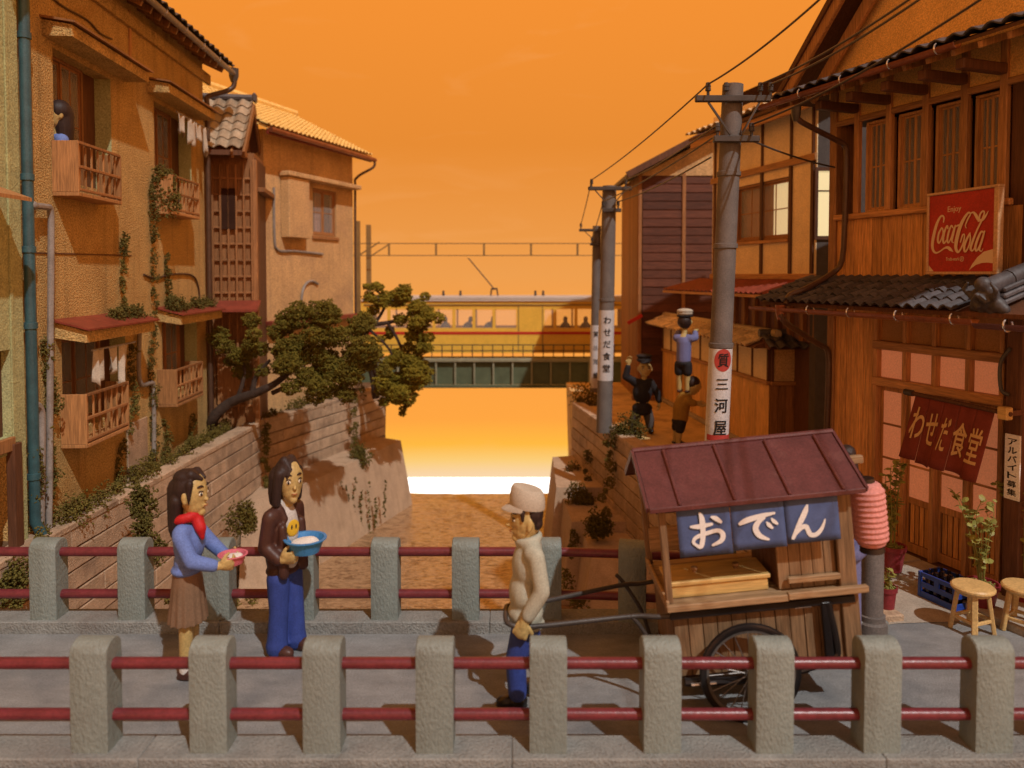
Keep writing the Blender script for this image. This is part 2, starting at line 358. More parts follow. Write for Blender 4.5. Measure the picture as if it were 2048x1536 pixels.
def walled(x0, x1, z0, z1, holes, depth=.14, thick=.2):   # a wall slab with openings and their reveals
    b = MB(); xs = sorted({x0, x1, *[h[0] for h in holes], *[h[1] for h in holes]}); zs = sorted({z0, z1, *[h[2] for h in holes], *[h[3] for h in holes]})
    for i in range(len(xs) - 1):
        for j in range(len(zs) - 1):
            cx, cz = (xs[i] + xs[i + 1]) / 2, (zs[j] + zs[j + 1]) / 2
            if any(h[0] < cx < h[1] and h[2] < cz < h[3] for h in holes): continue
            b.add([(xs[i], 0, zs[j]), (xs[i + 1], 0, zs[j]), (xs[i + 1], 0, zs[j + 1]), (xs[i], 0, zs[j + 1])], [(0, 1, 2, 3)])
    for (a, c, d, e) in holes:
        for q in (((a, d), (c, d)), ((c, d), (c, e)), ((c, e), (a, e)), ((a, e), (a, d))):
            (p0, r0), (p1, r1) = q
            b.add([(p0, 0, r0), (p1, 0, r1), (p1, depth, r1), (p0, depth, r0)], [(0, 1, 2, 3)])
    b.add([(x0, thick, z0), (x0, 0, z0), (x0, 0, z1), (x0, thick, z1)], [(0, 1, 2, 3)])
    b.add([(x1, thick, z0), (x1, 0, z0), (x1, 0, z1), (x1, thick, z1)], [(0, 1, 2, 3)])
    return b

def sash(root, x0, x1, z0, z1, y, m='wood', bars=(1, 1), fw=.04, leaves=2, pane='glass', back='interior', backd=.5, curtain=None):
    """a sliding window: outer frame, then leaves with glazing bars and panes; a dark room behind"""
    b = MB()
    b.span(x0, x1, y - .02, y + .05, z0, z0 + fw, .006); b.span(x0, x1, y - .02, y + .05, z1 - fw, z1, .006)
    b.span(x0, x0 + fw, y - .018, y + .048, z0 + fw, z1 - fw); b.span(x1 - fw, x1, y - .018, y + .048, z0 + fw, z1 - fw)
    w = b.obj('window', m, root)
    L = (x1 - x0 - 2 * fw) / leaves
    for i in range(leaves):
        a = x0 + fw + i * L; c = a + L; yy = y + (.004 if i % 2 else .022); t = fw * .75
        b = MB(); zz0, zz1 = z0 + fw + .002, z1 - fw - .002
        b.span(a, a + t, yy, yy + .018, zz0, zz1); b.span(c - t, c, yy, yy + .018, zz0, zz1)
        b.span(a + t, c - t, yy + .001, yy + .017, zz0, zz0 + t); b.span(a + t, c - t, yy + .001, yy + .017, zz1 - t, zz1)
        for k in range(bars[0]):
            x = a + t + (c - a - 2 * t) * (k + 1) / (bars[0] + 1); b.span(x - .009, x + .009, yy + .002, yy + .016, zz0 + t, zz1 - t)
        for k in range(bars[1]):
            zc = zz0 + t + (zz1 - zz0 - 2 * t) * (k + 1) / (bars[1] + 1); b.span(a + t, c - t, yy + .003, yy + .015, zc - .009, zc + .009)
        b.obj('sash', m, w)
        MB().span(a + t, c - t, yy + .007, yy + .010, zz0 + t, zz1 - t).obj('pane', pane, w)
    if curtain:
        for a, c in curtain:
            b = MB(); n = 14
            for k in range(n):
                xa = x0 + (x1 - x0) * (a + (c - a) * k / n); xb = x0 + (x1 - x0) * (a + (c - a) * (k + 1) / n)
                ya = y + .12 + .025 * (k % 2); yb = y + .12 + .025 * ((k + 1) % 2)
                b.add([(xa, ya, z0), (xb, yb, z0), (xb, yb, z1), (xa, ya, z1)], [(0, 1, 2, 3)], True)
            b.obj('curtain', 'curtain', w)
    if back:
        b = MB(); e = .02
        v = [(x0 - e, y + .06, z0 - e), (x1 + e, y + .06, z0 - e), (x1 + e, y + .06, z1 + e), (x0 - e, y + .06, z1 + e)]
        k = [(p[0], y + backd, p[2]) for p in v]
        b.add(v + k, [(4, 5, 6, 7), (0, 1, 5, 4), (1, 2, 6, 5), (2, 3, 7, 6), (3, 0, 4, 7)])
        b.obj('room', back, w)
    return w

def tile_mesh(w=.26, l=.3, t=.018, amp=.035):          # one S-shaped roof tile, lying along +y downhill at y=0..l
    n = 8; prof = []
    for i in range(n + 1):
        x = i / n; prof.append((x * w * 1.06, amp * (math.sin(x * math.pi * 2) * .75 + (.45 if x > .8 else 0))))
    b = MB(); vs = []
    for (dz) in (0, -t):
        for y in (0, l * 1.12):
            vs += [V((x - w / 2, -y, z + dz + (0.012 if y > 0 else 0))) for x, z in prof]
    m = n + 1; fs = []
    for i in range(n):
        fs += [(i, i + 1, m + i + 1, m + i), (2 * m + i, 3 * m + i, 3 * m + i + 1, 2 * m + i + 1), (m + i, m + i + 1, 3 * m + i + 1, 3 * m + i), (i, 2 * m + i, 2 * m + i + 1, i + 1)]
    fs += [(0, m, 3 * m, 2 * m), (n, 2 * m + n, 3 * m + n, m + n)]
    b.add(vs, fs, True); return b.mesh('tile')

def slope_tiles(root, me, m, p_top, x_dir, down, cols, rows, w, l, join=None, keep=None):
    """tiles laid in rows down a slope; p_top is the upper left corner, down a unit vector in local space"""
    x = V(x_dir).normalized(); d = V(down).normalized(); nrm = x.cross(-d).normalized()
    B = Matrix((x, -d, nrm)).transposed().to_4x4(); mats = []
    for r in range(rows):
        for c in range(cols):
            q = V(p_top) + x * ((c + .5) * w) + d * (r * l) + nrm * (.03 + random.uniform(-.003, .003))
            if keep and not keep(q): continue
            mm = B.copy(); mm.translation = q
            mats.append(mm @ Matrix.Rotation(random.uniform(-.012, .012), 4, 'Z') @ Matrix.Rotation(-.05 + random.uniform(-.012, .012), 4, 'X'))
    if join is None: return repeat('tile', me, m, root, mats)
    v0 = [v.co.copy() for v in me.vertices]; f0 = [tuple(p.vertices) for p in me.polygons]; b = MB()
    for mm in mats: b.add([mm @ p for p in v0], f0, True)
    o = b.obj(join, m, root); o['kind'] = 'stuff'; return o

def tufts(name, blobs, size, m, parent=None, shell=.75, flat=1.0, seed=1):
    """foliage: many small jittered leaf lumps through the outer volume of uneven ellipsoids"""
    rg = np.random.RandomState(seed); C = []
    for (c, r, n) in blobs:
        d = rg.normal(size=(n, 3)); d /= np.linalg.norm(d, axis=1)[:, None]
        rad = shell + (1 - shell) * rg.rand(n) ** .6
        lump = 1 + .22 * np.sin(d[:, 0] * 5 + c[0] * 9) * np.sin(d[:, 1] * 6 + c[1] * 7) + .15 * np.sin(d[:, 2] * 9 + c[2] * 5)
        C.append(np.array(c)[None] + d * np.array(r)[None] * (rad * lump)[:, None])
    C = np.concatenate(C); n = len(C)
    base = np.array([(1, 0, 0), (-1, 0, 0), (0, 1, 0), (0, -1, 0), (0, 0, 1), (0, 0, -1)], float)
    tri = np.array([(0, 2, 4), (2, 1, 4), (1, 3, 4), (3, 0, 4), (2, 0, 5), (1, 2, 5), (3, 1, 5), (0, 3, 5)])
    q = rg.normal(size=(n, 4)); q /= np.linalg.norm(q, axis=1)[:, None]
    w, x, y, z = q.T
    Rm = np.stack([np.stack([1 - 2 * (y * y + z * z), 2 * (x * y - z * w), 2 * (x * z + y * w)], -1), np.stack([2 * (x * y + z * w), 1 - 2 * (x * x + z * z), 2 * (y * z - x * w)], -1), np.stack([2 * (x * z - y * w), 2 * (y * z + x * w), 1 - 2 * (x * x + y * y)], -1)], 1)
    sc = size * (.5 + rg.rand(n, 6, 1)) * np.array([1, .75, .5])[None, None]
    vs = np.einsum('nij,nkj->nki', Rm, base[None] * sc) + C[:, None]
    me = bpy.data.meshes.new(name); nv = n * 6; nf = n * 8
    me.vertices.add(nv); me.vertices.foreach_set('co', vs.reshape(-1).astype(np.float32))
    me.loops.add(nf * 3); me.loops.foreach_set('vertex_index', (tri[None] + (np.arange(n) * 6)[:, None, None]).reshape(-1).astype(np.int32))
    me.polygons.add(nf); me.polygons.foreach_set('loop_start', (np.arange(nf) * 3).astype(np.int32)); me.polygons.foreach_set('loop_total', np.full(nf, 3, np.int32))
    me.update(calc_edges=True); me.validate()
    return link(name, me, m, parent)

def vine_blobs(pts, r, n, k=5):
    out = []
    for p in catmull(pts, k):
        rr = r * random.uniform(.45, 1.3); out.append((tuple(p + V((random.uniform(-1, 1), random.uniform(-.5, .5), random.uniform(-1, 1))) * r * .5), (rr, rr * .6, rr * 1.1), int(n * rr / r) + 3))
    return out

def remeshed(name, b, m, parent, vox=.014, smooth=5, mx=None):
    """one continuous surface grown from overlapping closed lumps"""
    me = b.mesh(name); o = bpy.data.objects.new(name, me); COL.objects.link(o)
    r = o.modifiers.new('r', 'REMESH'); r.mode = 'VOXEL'; r.voxel_size = vox
    s = o.modifiers.new('s', 'SMOOTH'); s.factor = .5; s.iterations = smooth
    dg = bpy.context.evaluated_depsgraph_get()
    me2 = bpy.data.meshes.new_from_object(o.evaluated_get(dg)); me2.name = name
    bpy.data.objects.remove(o); bpy.data.meshes.remove(me)
    me2.materials.clear(); me2.shade_smooth()
    return link(name, me2, m, parent, None, mx)

def cap(b, p0, p1, r0, r1=None, n=10):
    p0, p1 = V(p0), V(p1); r1 = r0 if r1 is None else r1; d = (p1 - p0); 
    if d.length < 1e-5: return b.ell(p0, (r0, r0, r0))
    d.normalize(); pts = []; rs = []
    for a in (-90, -60, -30): pts.append(p0 + d * (r0 * math.sin(R(a)))); rs.append(max(r0 * math.cos(R(a)), .0008))
    pts.append(p0); rs.append(r0)
    pts.append(p1); rs.append(r1)
    for a in (30, 60, 90): pts.append(p1 + d * (r1 * math.sin(R(a)))); rs.append(max(r1 * math.cos(R(a)), .0008))
    return b.tube(pts, rs, n, True)
def limb(b, pts, rs, n=10):
    for i in range(len(pts) - 1): cap(b, pts[i], pts[i + 1], rs[i], rs[i + 1], n)
    return b

def text(body, name, m, parent, mx, w, h, depth=.002, bold=.0):
    """fit a line of lettering into w x h around the local origin of mx (x right, y up)"""
    c = bpy.data.curves.new(name, 'FONT'); c.body = body; c.extrude = .004; c.resolution_u = 3
    o = bpy.data.objects.new(name, c); COL.objects.link(o)
    dg = bpy.context.evaluated_depsgraph_get(); me = bpy.data.meshes.new_from_object(o.evaluated_get(dg))
    bpy.data.objects.remove(o); bpy.data.curves.remove(c)
    P_ = [v.co.copy() for v in me.vertices]
    lo = V([min(p[i] for p in P_) for i in range(3)]); hi = V([max(p[i] for p in P_) for i in range(3)])
    for v in me.vertices:
        v.co = V(((v.co.x - (lo.x + hi.x) / 2) * w / (hi.x - lo.x), (v.co.y - (lo.y + hi.y) / 2) * h / (hi.y - lo.y), (v.co.z / .004) * depth))
    bm = bmesh.new(); bm.from_mesh(me)
    for k in range(1, 10):
        bmesh.ops.bisect_plane(bm, geom=bm.verts[:] + bm.edges[:] + bm.faces[:], plane_co=(-w / 2 + w * k / 10, 0, 0), plane_no=(1, 0, 0))
        bmesh.ops.bisect_plane(bm, geom=bm.verts[:] + bm.edges[:] + bm.faces[:], plane_co=(0, -h / 2 + h * k / 10, 0), plane_no=(0, 1, 0))
    bm.to_mesh(me); bm.free()
    if bold:                                          # heavier strokes: the same outline again, a hair to either side
        v0 = [v.co.copy() for v in me.vertices]; f0 = [tuple(p.vertices) for p in me.polygons]; b = MB()
        for i, (dx, dy) in enumerate(((-bold, -bold * .5), (bold, -bold * .5), (bold, bold * .5), (-bold, bold * .5))): b.add([p + V((dx * w, dy * h, depth * .25 * i)) for p in v0], f0)
        me = bpy.data.meshes.new(name); me.from_pydata(b.v, [], b.f)
    me.materials.clear(); me.name = name
    return link(name, me, m, parent, None, mx)

def strokes(b, lines, fmap, depth=.003, scale=1.0):
    """brush strokes: polylines of (x, y, width) run through fmap(x, y) -> (x, z); y is the outward side"""
    for k, L in enumerate(lines):
        P_ = catmull([(p[0], p[1], p[2]) for p in L], 6); n = len(P_); ls, rs = [], []
        for i, p in enumerate(P_):
            t = P_[min(i + 1, n - 1)] - P_[max(i - 1, 0)]; t = V((t.x, t.y)); t.normalize() if t.length else None
            q = V((-t.y, t.x)) * p.z * .5 * scale; ls.append(V((p.x, p.y)) + q); rs.append(V((p.x, p.y)) - q)
        def capfan(i, s_):
            p = P_[i]; t = P_[min(i + 1, n - 1)] - P_[max(i - 1, 0)]; t = V((t.x, t.y)).normalized() * s_; q = V((-t.y, t.x)); r = p.z * .5 * scale
            return [V((p.x, p.y)) + q * math.cos(R(a)) * r + t * math.sin(R(a)) * r for a in range(0, 181, 30)]
        yy = -depth - k * .0007
        def put(pts, j=None): return [V((fmap(q.x, q.y)[0], yy - 3e-5 * (i_ % n if j is None else j), fmap(q.x, q.y)[1])) for i_, q in enumerate(pts)]
        vs = put(ls + rs); b.add(vs, [(i, i + 1, n + i + 1, n + i) for i in range(n - 1)])
        for f, j in ((capfan(0, -1), 0), (capfan(n - 1, 1), n)): b.add(put(f, j), [tuple(range(len(f)))])
    return b
# ================================================================== SETTING
def sky_sheet():
    n = 54; vs = []; b = MB()
    for i in range(n + 1):
        a = R(215) * i / n; t_ = min(max((math.degrees(a) - 70) / 80, 0), 1); t_ = t_ * t_ * (3 - 2 * t_); e_ = 7 + 16 * t_  # unseen overhead and left-front reach, added to light the right-hand houses
        for (dr, z) in ((0, -7), (0, 18), (-1.2, 21), (-3.5, 23.5), (-7, 25), (-7 - (e_ - 7) * .5 - .05, 26.5), (-e_ - .1, 27.5)): vs.append((math.cos(a) * (31 + dr), .5 + math.sin(a) * (27.5 + dr), z))
    m = 7
    b.add(vs, [(i * m + k, (i + 1) * m + k, (i + 1) * m + k + 1, i * m + k + 1) for i in range(n) for k in range(m - 1)], True)
    mt = bpy.data.materials.new('glowing evening sky'); mt.use_nodes = True
    nn, l = mt.node_tree.nodes, mt.node_tree.links
    for x in list(nn): nn.remove(x)
    out = nn.new('ShaderNodeOutputMaterial'); em = nn.new('ShaderNodeEmission'); tc = nn.new('ShaderNodeTexCoord'); sp = nn.new('ShaderNodeSeparateXYZ')
    mr = nn.new('ShaderNodeMapRange'); mr.inputs[1].default_value = -7; mr.inputs[2].default_value = 25
    cr = nn.new('ShaderNodeValToRGB'); e = cr.color_ramp.elements
    stops = [(-7, (255, 226, 180)), (-4.3, (250, 214, 170)), (-3.75, (252, 205, 120)), (-3.15, (255, 186, 66)), (-2.2, (255, 166, 66)), (.5, (252, 160, 68)), (3.2, (238, 158, 78)), (8, (232, 140, 52)), (14, (246, 146, 52)), (25, (250, 150, 56))]
    e[0].position = 0; e[0].color = (*lin(stops[0][1]), 1); e[1].position = 1; e[1].color = (*lin(stops[-1][1]), 1)
    for z, c in stops[1:-1]:
        k = e.new((z + 7) / 32); k.color = (*lin(c), 1)
    l.new(tc.outputs['Object'], sp.inputs[0]); l.new(sp.outputs['Z'], mr.inputs[0]); l.new(mr.outputs[0], cr.inputs[0])
    mp = nn.new('ShaderNodeMapping'); mp.inputs['Scale'].default_value = (.10, .10, .34); mp.inputs['Rotation'].default_value = (0, .35, 0); l.new(tc.outputs['Object'], mp.inputs[0])
    nz = nn.new('ShaderNodeTexNoise'); nz.inputs['Scale'].default_value = 1.6; nz.inputs['Detail'].default_value = 7; nz.inputs['Distortion'].default_value = 1.5; l.new(mp.outputs[0], nz.inputs['Vector'])
    m2 = nn.new('ShaderNodeMapRange'); m2.inputs[1].default_value = .58; m2.inputs[2].default_value = .82; m2.inputs[4].default_value = .16; l.new(nz.outputs[0], m2.inputs[0])
    mx = nn.new('ShaderNodeMix'); mx.data_type = 'RGBA'; l.new(m2.outputs[0], mx.inputs[0]); l.new(cr.outputs[0], mx.inputs[6]); mx.inputs[7].default_value = (*lin((255, 186, 120)), 1)   # faint wisps of cloud
    l.new(mx.outputs[2], em.inputs[0]); em.inputs[1].default_value = 1.0; l.new(em.outputs[0], out.inputs[0])
    o = b.obj('sky', mt); o['kind'] = 'structure'
sky_sheet()
# the lit strip at the foot of the glowing backdrop
lm = bpy.data.materials.new('white light strip'); lm.use_nodes = True
lb = lm.node_tree.nodes['Principled BSDF']; lb.inputs['Emission Color'].default_value = (1, .96, .88, 1); lb.inputs['Emission Strength'].default_value = 2.2
s = MB().span(-7, 7, 27.0, 27.2, -5.4, -4.2).obj('light_strip', lm)
tag(s, 'long glowing white light strip behind the far end of the canal', 'light')

def sheet(pts, z): return MB().add([(p[0], p[1], z) for p in pts], [tuple(range(len(pts)))])
struct('ground', sheet([(-60, -30), (60, -30), (60, 60), (-60, 60)], -6.2), 'soil')
# canal water with small waves
def water():
    wm = bpy.data.materials.new('rippled canal water'); wm.use_nodes = True
    n, l = wm.node_tree.nodes, wm.node_tree.links; b = n['Principled BSDF']
    tc = n.new('ShaderNodeTexCoord'); mp = n.new('ShaderNodeMapping'); mp.inputs['Scale'].default_value = (.8, 1.9, 1)
    l.new(tc.outputs['Object'], mp.inputs[0])
    a = n.new('ShaderNodeTexNoise'); a.inputs['Scale'].default_value = 7.5; a.inputs['Detail'].default_value = 8; a.inputs['Distortion'].default_value = .9; l.new(mp.outputs[0], a.inputs['Vector'])
    cr = n.new('ShaderNodeValToRGB'); cr.color_ramp.elements[0].position = .34; cr.color_ramp.elements[1].position = .56
    cr.color_ramp.elements[0].color = (.22, .125, .06, 1); cr.color_ramp.elements[1].color = (.58, .40, .23, 1)  # dark ripple streaks and pale glints put into the water colour
    l.new(a.outputs[0], cr.inputs[0]); l.new(cr.outputs[0], b.inputs['Base Color'])
    b.inputs['Roughness'].default_value = .08; b.inputs['Metallic'].default_value = .5; b.inputs['Specular IOR Level'].default_value = .5
    bp = n.new('ShaderNodeBump'); bp.inputs['Strength'].default_value = .7; bp.inputs['Distance'].default_value = .035; l.new(a.outputs[0], bp.inputs['Height']); l.new(bp.outputs[0], b.inputs['Normal'])
    mb = MB(); nx, ny = 60, 110; vs = []
    for j in range(ny + 1):
        for i in range(nx + 1):
            x = -7 + 13 * i / nx; y = 2 + 19.1 * j / ny
            vs.append((x, y, -3 + .02 * noise.noise(V((x * 1.6, y * 2.6, 3))) + .010 * noise.noise(V((x * 5, y * 8, 9)))))
    mb.add(vs, [(j * (nx + 1) + i, j * (nx + 1) + i + 1, (j + 1) * (nx + 1) + i + 1, (j + 1) * (nx + 1) + i) for j in range(ny) for i in range(nx)], True)
    mb.add([(-7, 21.1, -3.05), (6, 21.1, -3.05), (6, 21.1, -6.1), (-7, 21.1, -6.1)], [(0, 1, 2, 3)])
    o = mb.obj('canal_water', wm); o['kind'] = 'structure'
water()
# banks
LB = [(-5.62, 6.6), (-5.36, 16.05), (-3.6, 21.0)]; RB = [(3.35, 6.75), (1.5, 18.3)]
lbm = MB().hexa([(-24, -3, -6), (-5.9, -3, -6), (-5.9, 6.6, -6), (-5.6, 16.1, -6), (-3.8, 21.0, -6), (-3.9, 22.3, -6), (-24, 22.3, -6)], [(-24, -3, -.004), (-5.7, -3, -.004), (-5.7, 6.6, -.004), (-5.44, 16.1, -.004), (-3.7, 20.95, -.004), (-3.75, 22.3, -.004), (-24, 22.3, -.004)])
struct('left_bank_ground', lbm, 'soil')
rbm = MB().hexa([(24, -3, -6), (24, 22.3, -6), (1.8, 22.3, -6), (1.75, 18.2, -6), (3.6, 6.7, -6), (3.6, -3, -6)], [(24, -3, -.004), (24, 22.3, -.004), (1.62, 22.3, -.004), (1.62, 18.2, -.004), (3.45, 6.7, -.004), (3.45, -3, -.004)])
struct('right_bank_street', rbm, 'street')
# bridge deck: road sheet, kerb bodies
struct('road', MB().span(-9, 9.5, 4.2, 6.85, -.35, .012), 'road')
kf = thing('bridge_kerb', 'concrete kerb under the front railing of the bridge, nearest the camera', 'kerb', group='bridge kerbs')
def kerb_run(root, pts, y0, y1, ztop, seg):
    (xa, xb) = pts; x = xa
    while x < xb:
        e = min(x + seg, xb)
        MB().span(x + .001, e - .001, y0, y1, -.3, ztop, .008).obj('kerb_stone', 'kerb', root); x = e
kerb_run(kf, (-7.2, 7.0), 4.70, 4.955, .10, 2.4)
lower = MB().span(-7.5, 7.4, 4.3, 4.695, -.4, .045, .02).obj('outer_ledge', 'kerb', kf)
kr = thing('bridge_kerb', 'concrete kerb under the rear railing, beyond the two women', 'kerb', group='bridge kerbs')
kr['label'] = 'concrete kerb under the rear railing of the bridge, beside the canal'
kerb_run(kr, (-7.4, 3.35), 6.555, 6.83, .12, 2.4)

# ------------------------------------------------------------------ railings
def post_mesh(w, t, h):
    b = MB(); n = 8; r = t * .5; prof = [(-t / 2, 0), (-t / 2, h - r)] + [(-t / 2 + r - r * math.cos(math.pi * i / n), h - r + r * .8 * math.sin(math.pi * i / n)) for i in range(1, n)] + [(t / 2, h - r), (t / 2, 0)]
    # subdivided in height with a slightly uneven cast face
    vs = []; c = .012
    for sx in (-1, -.94, .94, 1):
        k = 1 if abs(sx) < .99 else .96
        for (y, z) in prof: vs.append((sx * w / 2, y * k, z - (0 if k == 1 or z == 0 else .008)))
    m = len(prof); fs = [tuple(range(m)), tuple(range(4 * m - 1, 3 * m - 1, -1))]
    for j in range(3): fs += [(j * m + i, j * m + (i + 1) % m, (j + 1) * m + (i + 1) % m, (j + 1) * m + i) for i in range(m)]
    b.add(vs, fs, True); return b.mesh('post')
PMF = post_mesh(.242, .19, .742); PMR = post_mesh(.24, .19, .73)
rf = thing('bridge_railing', 'front bridge railing nearest the camera, grey posts with maroon rails', 'railing', (0, 4.85, .1), group='bridge railings')
fx = [gz(u, 1508, .1).x for u in (178, 416, 643, 869, 1097, 1325, 1550, 1765, 1990)]
fx = [fx[0] - .90, *fx, fx[-1] + .73]
repeat('post', PMF, 'post', rf, [T(x, random.uniform(-.004, .004), 0) @ Matrix.Rotation(random.uniform(-.02, .02), 4, 'Z') for x in fx])
for z in (.548, .206): MB().tube([(-4.6, 0, z), (4.6, 0, z)], .038, 14).obj('rail', 'rail', rf)
rr = thing('bridge_railing', 'rear bridge railing along the canal, grey posts with maroon rails', 'railing', (0, 6.69, .12), group='bridge railings')
ux = [-75, 87, 263, 432, 601, 769, 931, 1096]
rx = [gz(u, 1240, .12).x for u in ux]
repeat('post', PMR, 'post', rr, [T(x, random.uniform(-.004, .004), 0) @ Matrix.Rotation(random.uniform(-.02, .02), 4, 'Z') for x in rx])
bend = [(rx[-1], 0), (1.08, -.06), (1.84, -.17), (2.6, -.28)]
for (x, y), a in zip(bend[1:], (-.22, -.16, -.14)): link('post', PMR, 'post', rr, None, T(x, y, 0) @ Matrix.Rotation(a, 4, 'Z'))
for z in (.584, .199): MB().tube([(-6.2, 0, z), (rx[-1], 0, z), *[(x, y, z) for x, y in bend[1:]], (2.68, -.29, z)], .041, 14).obj('rail', 'rail', rr)
ep = thing('bridge_pillar', 'dark grey round end pillar of the bridge railing behind the red lantern', 'pillar', (3.22, 6.62, .0))
MB().lathe([(.098, .17), (.098, .93), (.088, .975), (.05, 1.0), (.0, 1.005)], 20).obj('shaft', 'pole', ep)
MB().lathe([(.135, 0), (.135, .1), (.118, .12), (.118, .165), (.1, .172)], 20).obj('base', 'pole', ep)

# ------------------------------------------------------------------ retaining walls
def retaining(label, A, B, rows, cols, h, batter, coping=True, z1=-.0):
    fr = Frame('retaining_wall', label, 'wall', A, B, 0, 'canal walls')
    MB().hexa([(0, .04, -rows * h), (fr.L, .04, -rows * h), (fr.L, .34, -rows * h), (0, .34, -rows * h)], [(0, .04, -.02), (fr.L, .04, -.02), (fr.L, .34, -.02), (0, .34, -.02)]).obj('backing', 'mortar', fr.root) if not batter else \
        MB().hexa([(0, .035 - batter * rows * h, -rows * h), (fr.L, .035 - batter * rows * h, -rows * h), (fr.L, .4, -rows * h), (0, .4, -rows * h)], [(0, .035, -.02), (fr.L, .035, -.02), (fr.L, .4, -.02), (0, .4, -.02)]).obj('backing', 'mortar', fr.root)
    w = fr.L / cols; me = {}
    for r in range(rows):
        z = -(r + .5) * h; off = w / 2 if r % 2 else 0; x = -off
        while x < fr.L - .01:
            a, c = max(x, 0), min(x + w, fr.L); ww = round(c - a, 3)
            if ww > .05:
                if ww not in me: me[ww] = MB().box((0, 0, 0), (ww - .003, .16, h - .022), None, .008).mesh('block')
                link('block', me[ww], 'block', fr.root, None, T((a + c) / 2, .06 + batter * z + random.uniform(-.008, .008), z) @ Matrix.Rotation(-batter, 4, 'X') @ Matrix.Rotation(random.uniform(-.006, .006), 4, 'Y'))
            x += w
    if coping:
        k = max(2, int(fr.L / 1.6)); q = MB().box((0, 0, 0), (fr.L / k - .006, .30, .09), None, .014).mesh('coping')
        repeat('coping', q, 'block', fr.root, [T((i + .5) * fr.L / k, .12, .035 + random.uniform(-.004, .004)) for i in range(k)])
    return fr
wl = retaining('canal wall of long concrete blocks below the tan stucco house', LB[0], LB[1], 12, 7, .26, .02)
wl2 = retaining('canal wall of long concrete blocks under the dark trees on the left bank', (-5.36, 16.1), LB[2], 12, 4, .26, .02)
wr = retaining('canal wall of weathered concrete blocks below the street with the poles', RB[1], RB[0], 12, 8, .26, .03)
# sloping stone footings at the water
def footing(label, top, bot, zt, zb=-3.2):
    n = len(top)
    o = MB().hexa([(p[0], p[1], zb) for p in bot], [(p[0], p[1], zt + (p[2] if len(p) > 2 else 0)) for p in top]).obj('canal_footing', 'footing'); tag(o, label, 'footing', 'canal footings'); return o
footing('long sloping concrete footing along the foot of the left canal wall', [(-5.3, 14.6), (-4.62, 15.4), (-3.02, 20.2), (-3.7, 20.6), (-5.35, 16.2)], [(-5.2, 14.0), (-4.35, 15.0), (-2.66, 20.1), (-3.7, 20.7), (-5.35, 16.2)], -1.28)
footing('nearest stepped concrete footing at the foot of the right canal wall', [(1.36, 12.6), (2.5, 12.4), (2.3, 13.9), (1.34, 13.9)], [(1.0, 12.1), (2.6, 12.2), (2.3, 13.9), (1.15, 13.9)], -1.62)
footing('middle stepped concrete footing at the foot of the right canal wall', [(1.12, 13.91), (2.3, 13.91), (2.15, 15.4), (1.06, 15.4)], [(.9, 13.91), (2.3, 13.91), (2.15, 15.4), (.9, 15.4)], -1.42)
footing('farthest stepped concrete footing at the foot of the right canal wall', [(.92, 15.41), (2.1, 15.41), (1.75, 18.2), (.98, 18.0)], [(.72, 15.41), (2.1, 15.41), (1.75, 18.2), (.75, 18.1)], -1.2)

# ================================================================== RAILWAY BEHIND
g = thing('railway_bridge', 'grey green girder bridge crossing the far end of the canal', 'bridge', (0, 24.3, 0))
zt, zb_ = at(1000, 716, 24.3).z, at(1000, 775, 24.3).z
MB().span(-7, 7, 0, 1.6, zb_ + .1, zt - .12).obj('deck', 'girder', g)
MB().span(-7, 7, -.14, -.003, zt - .12, zt, .015).obj('upper_flange', 'girder_light', g)
MB().span(-7, 7, -.14, -.003, zb_, zb_ + .1, .015).obj('lower_flange', 'girder', g)
st = MB().box((0, 0, 0), (.05, .1, zt - zb_ - .23)).mesh('stiffener')
repeat('stiffener', st, 'girder_light', g, [T(-6.8 + .62 * i, -.055, (zt + zb_) / 2 - .01) for i in range(23)])
fe = thing('railway_fence', 'low wire fence in front of the yellow train on the girder bridge', 'fence', (0, 24.32, zt))
fh = at(1000, 690, 24.3).z - zt
for z in (fh, fh * .55): MB().beam((-7, 0, z), (7, 0, z), .03, .03).obj('rail', 'dark_metal', fe)
fm = MB().box((0, 0, fh / 2), (.03, .03, fh)).mesh('post'); repeat('post', fm, 'dark_metal', fe, [T(-6.9 + .33 * i, .032, 0) for i in range(42)])
TY = 25.0
tr = thing('train', 'mustard yellow train with a red stripe and passengers on the bridge', 'train', (0, TY, 0))
tx0, tx1 = at(722, 600, TY).x, at(1300, 600, TY).x; z0, z1 = at(1000, 706, TY).z, at(1000, 603, TY).z
wz0, wz1 = at(1000, 656, TY).z, at(1000, 618, TY).z
edges = [735, 778, 820, 868, 908, 948, 988, 1036, 1086, 1110, 1152, 1198, 1250]
holes = []; xs = [at(u, 640, TY).x for u in edges]
for i in range(len(xs) - 1):
    if i in (7,): continue
    holes.append((xs[i] + .05, xs[i + 1] - .05, wz0, wz1))
b = walled(tx0, tx1, z0, z1, holes, .05, 2.2); b.obj('body', 'train', tr)
walled(tx0, tx1, z0, z1, [(xs[i] + .03, xs[i + 1] - .03, wz0 - .02, wz1 + .03) for i in range(len(xs) - 1) if i != 7], .0, .02).obj('far_side', 'train', tr).location = (0, 1.6, 0)
MB().span(tx0, tx1, .06, 1.6, z0 + .05, z0 + .12).obj('floor', 'train', tr)
for (a, c, d, e) in holes:
    MB().span(a, c, .025, .03, d, e).obj('window', 'glass', tr)
sz = at(1000, 666, TY).z
MB().span(tx0, tx1, -.012, -.002, sz - .045, sz + .045).obj('stripe', 'train_red', tr)
zr = at(1000, 596, TY).z
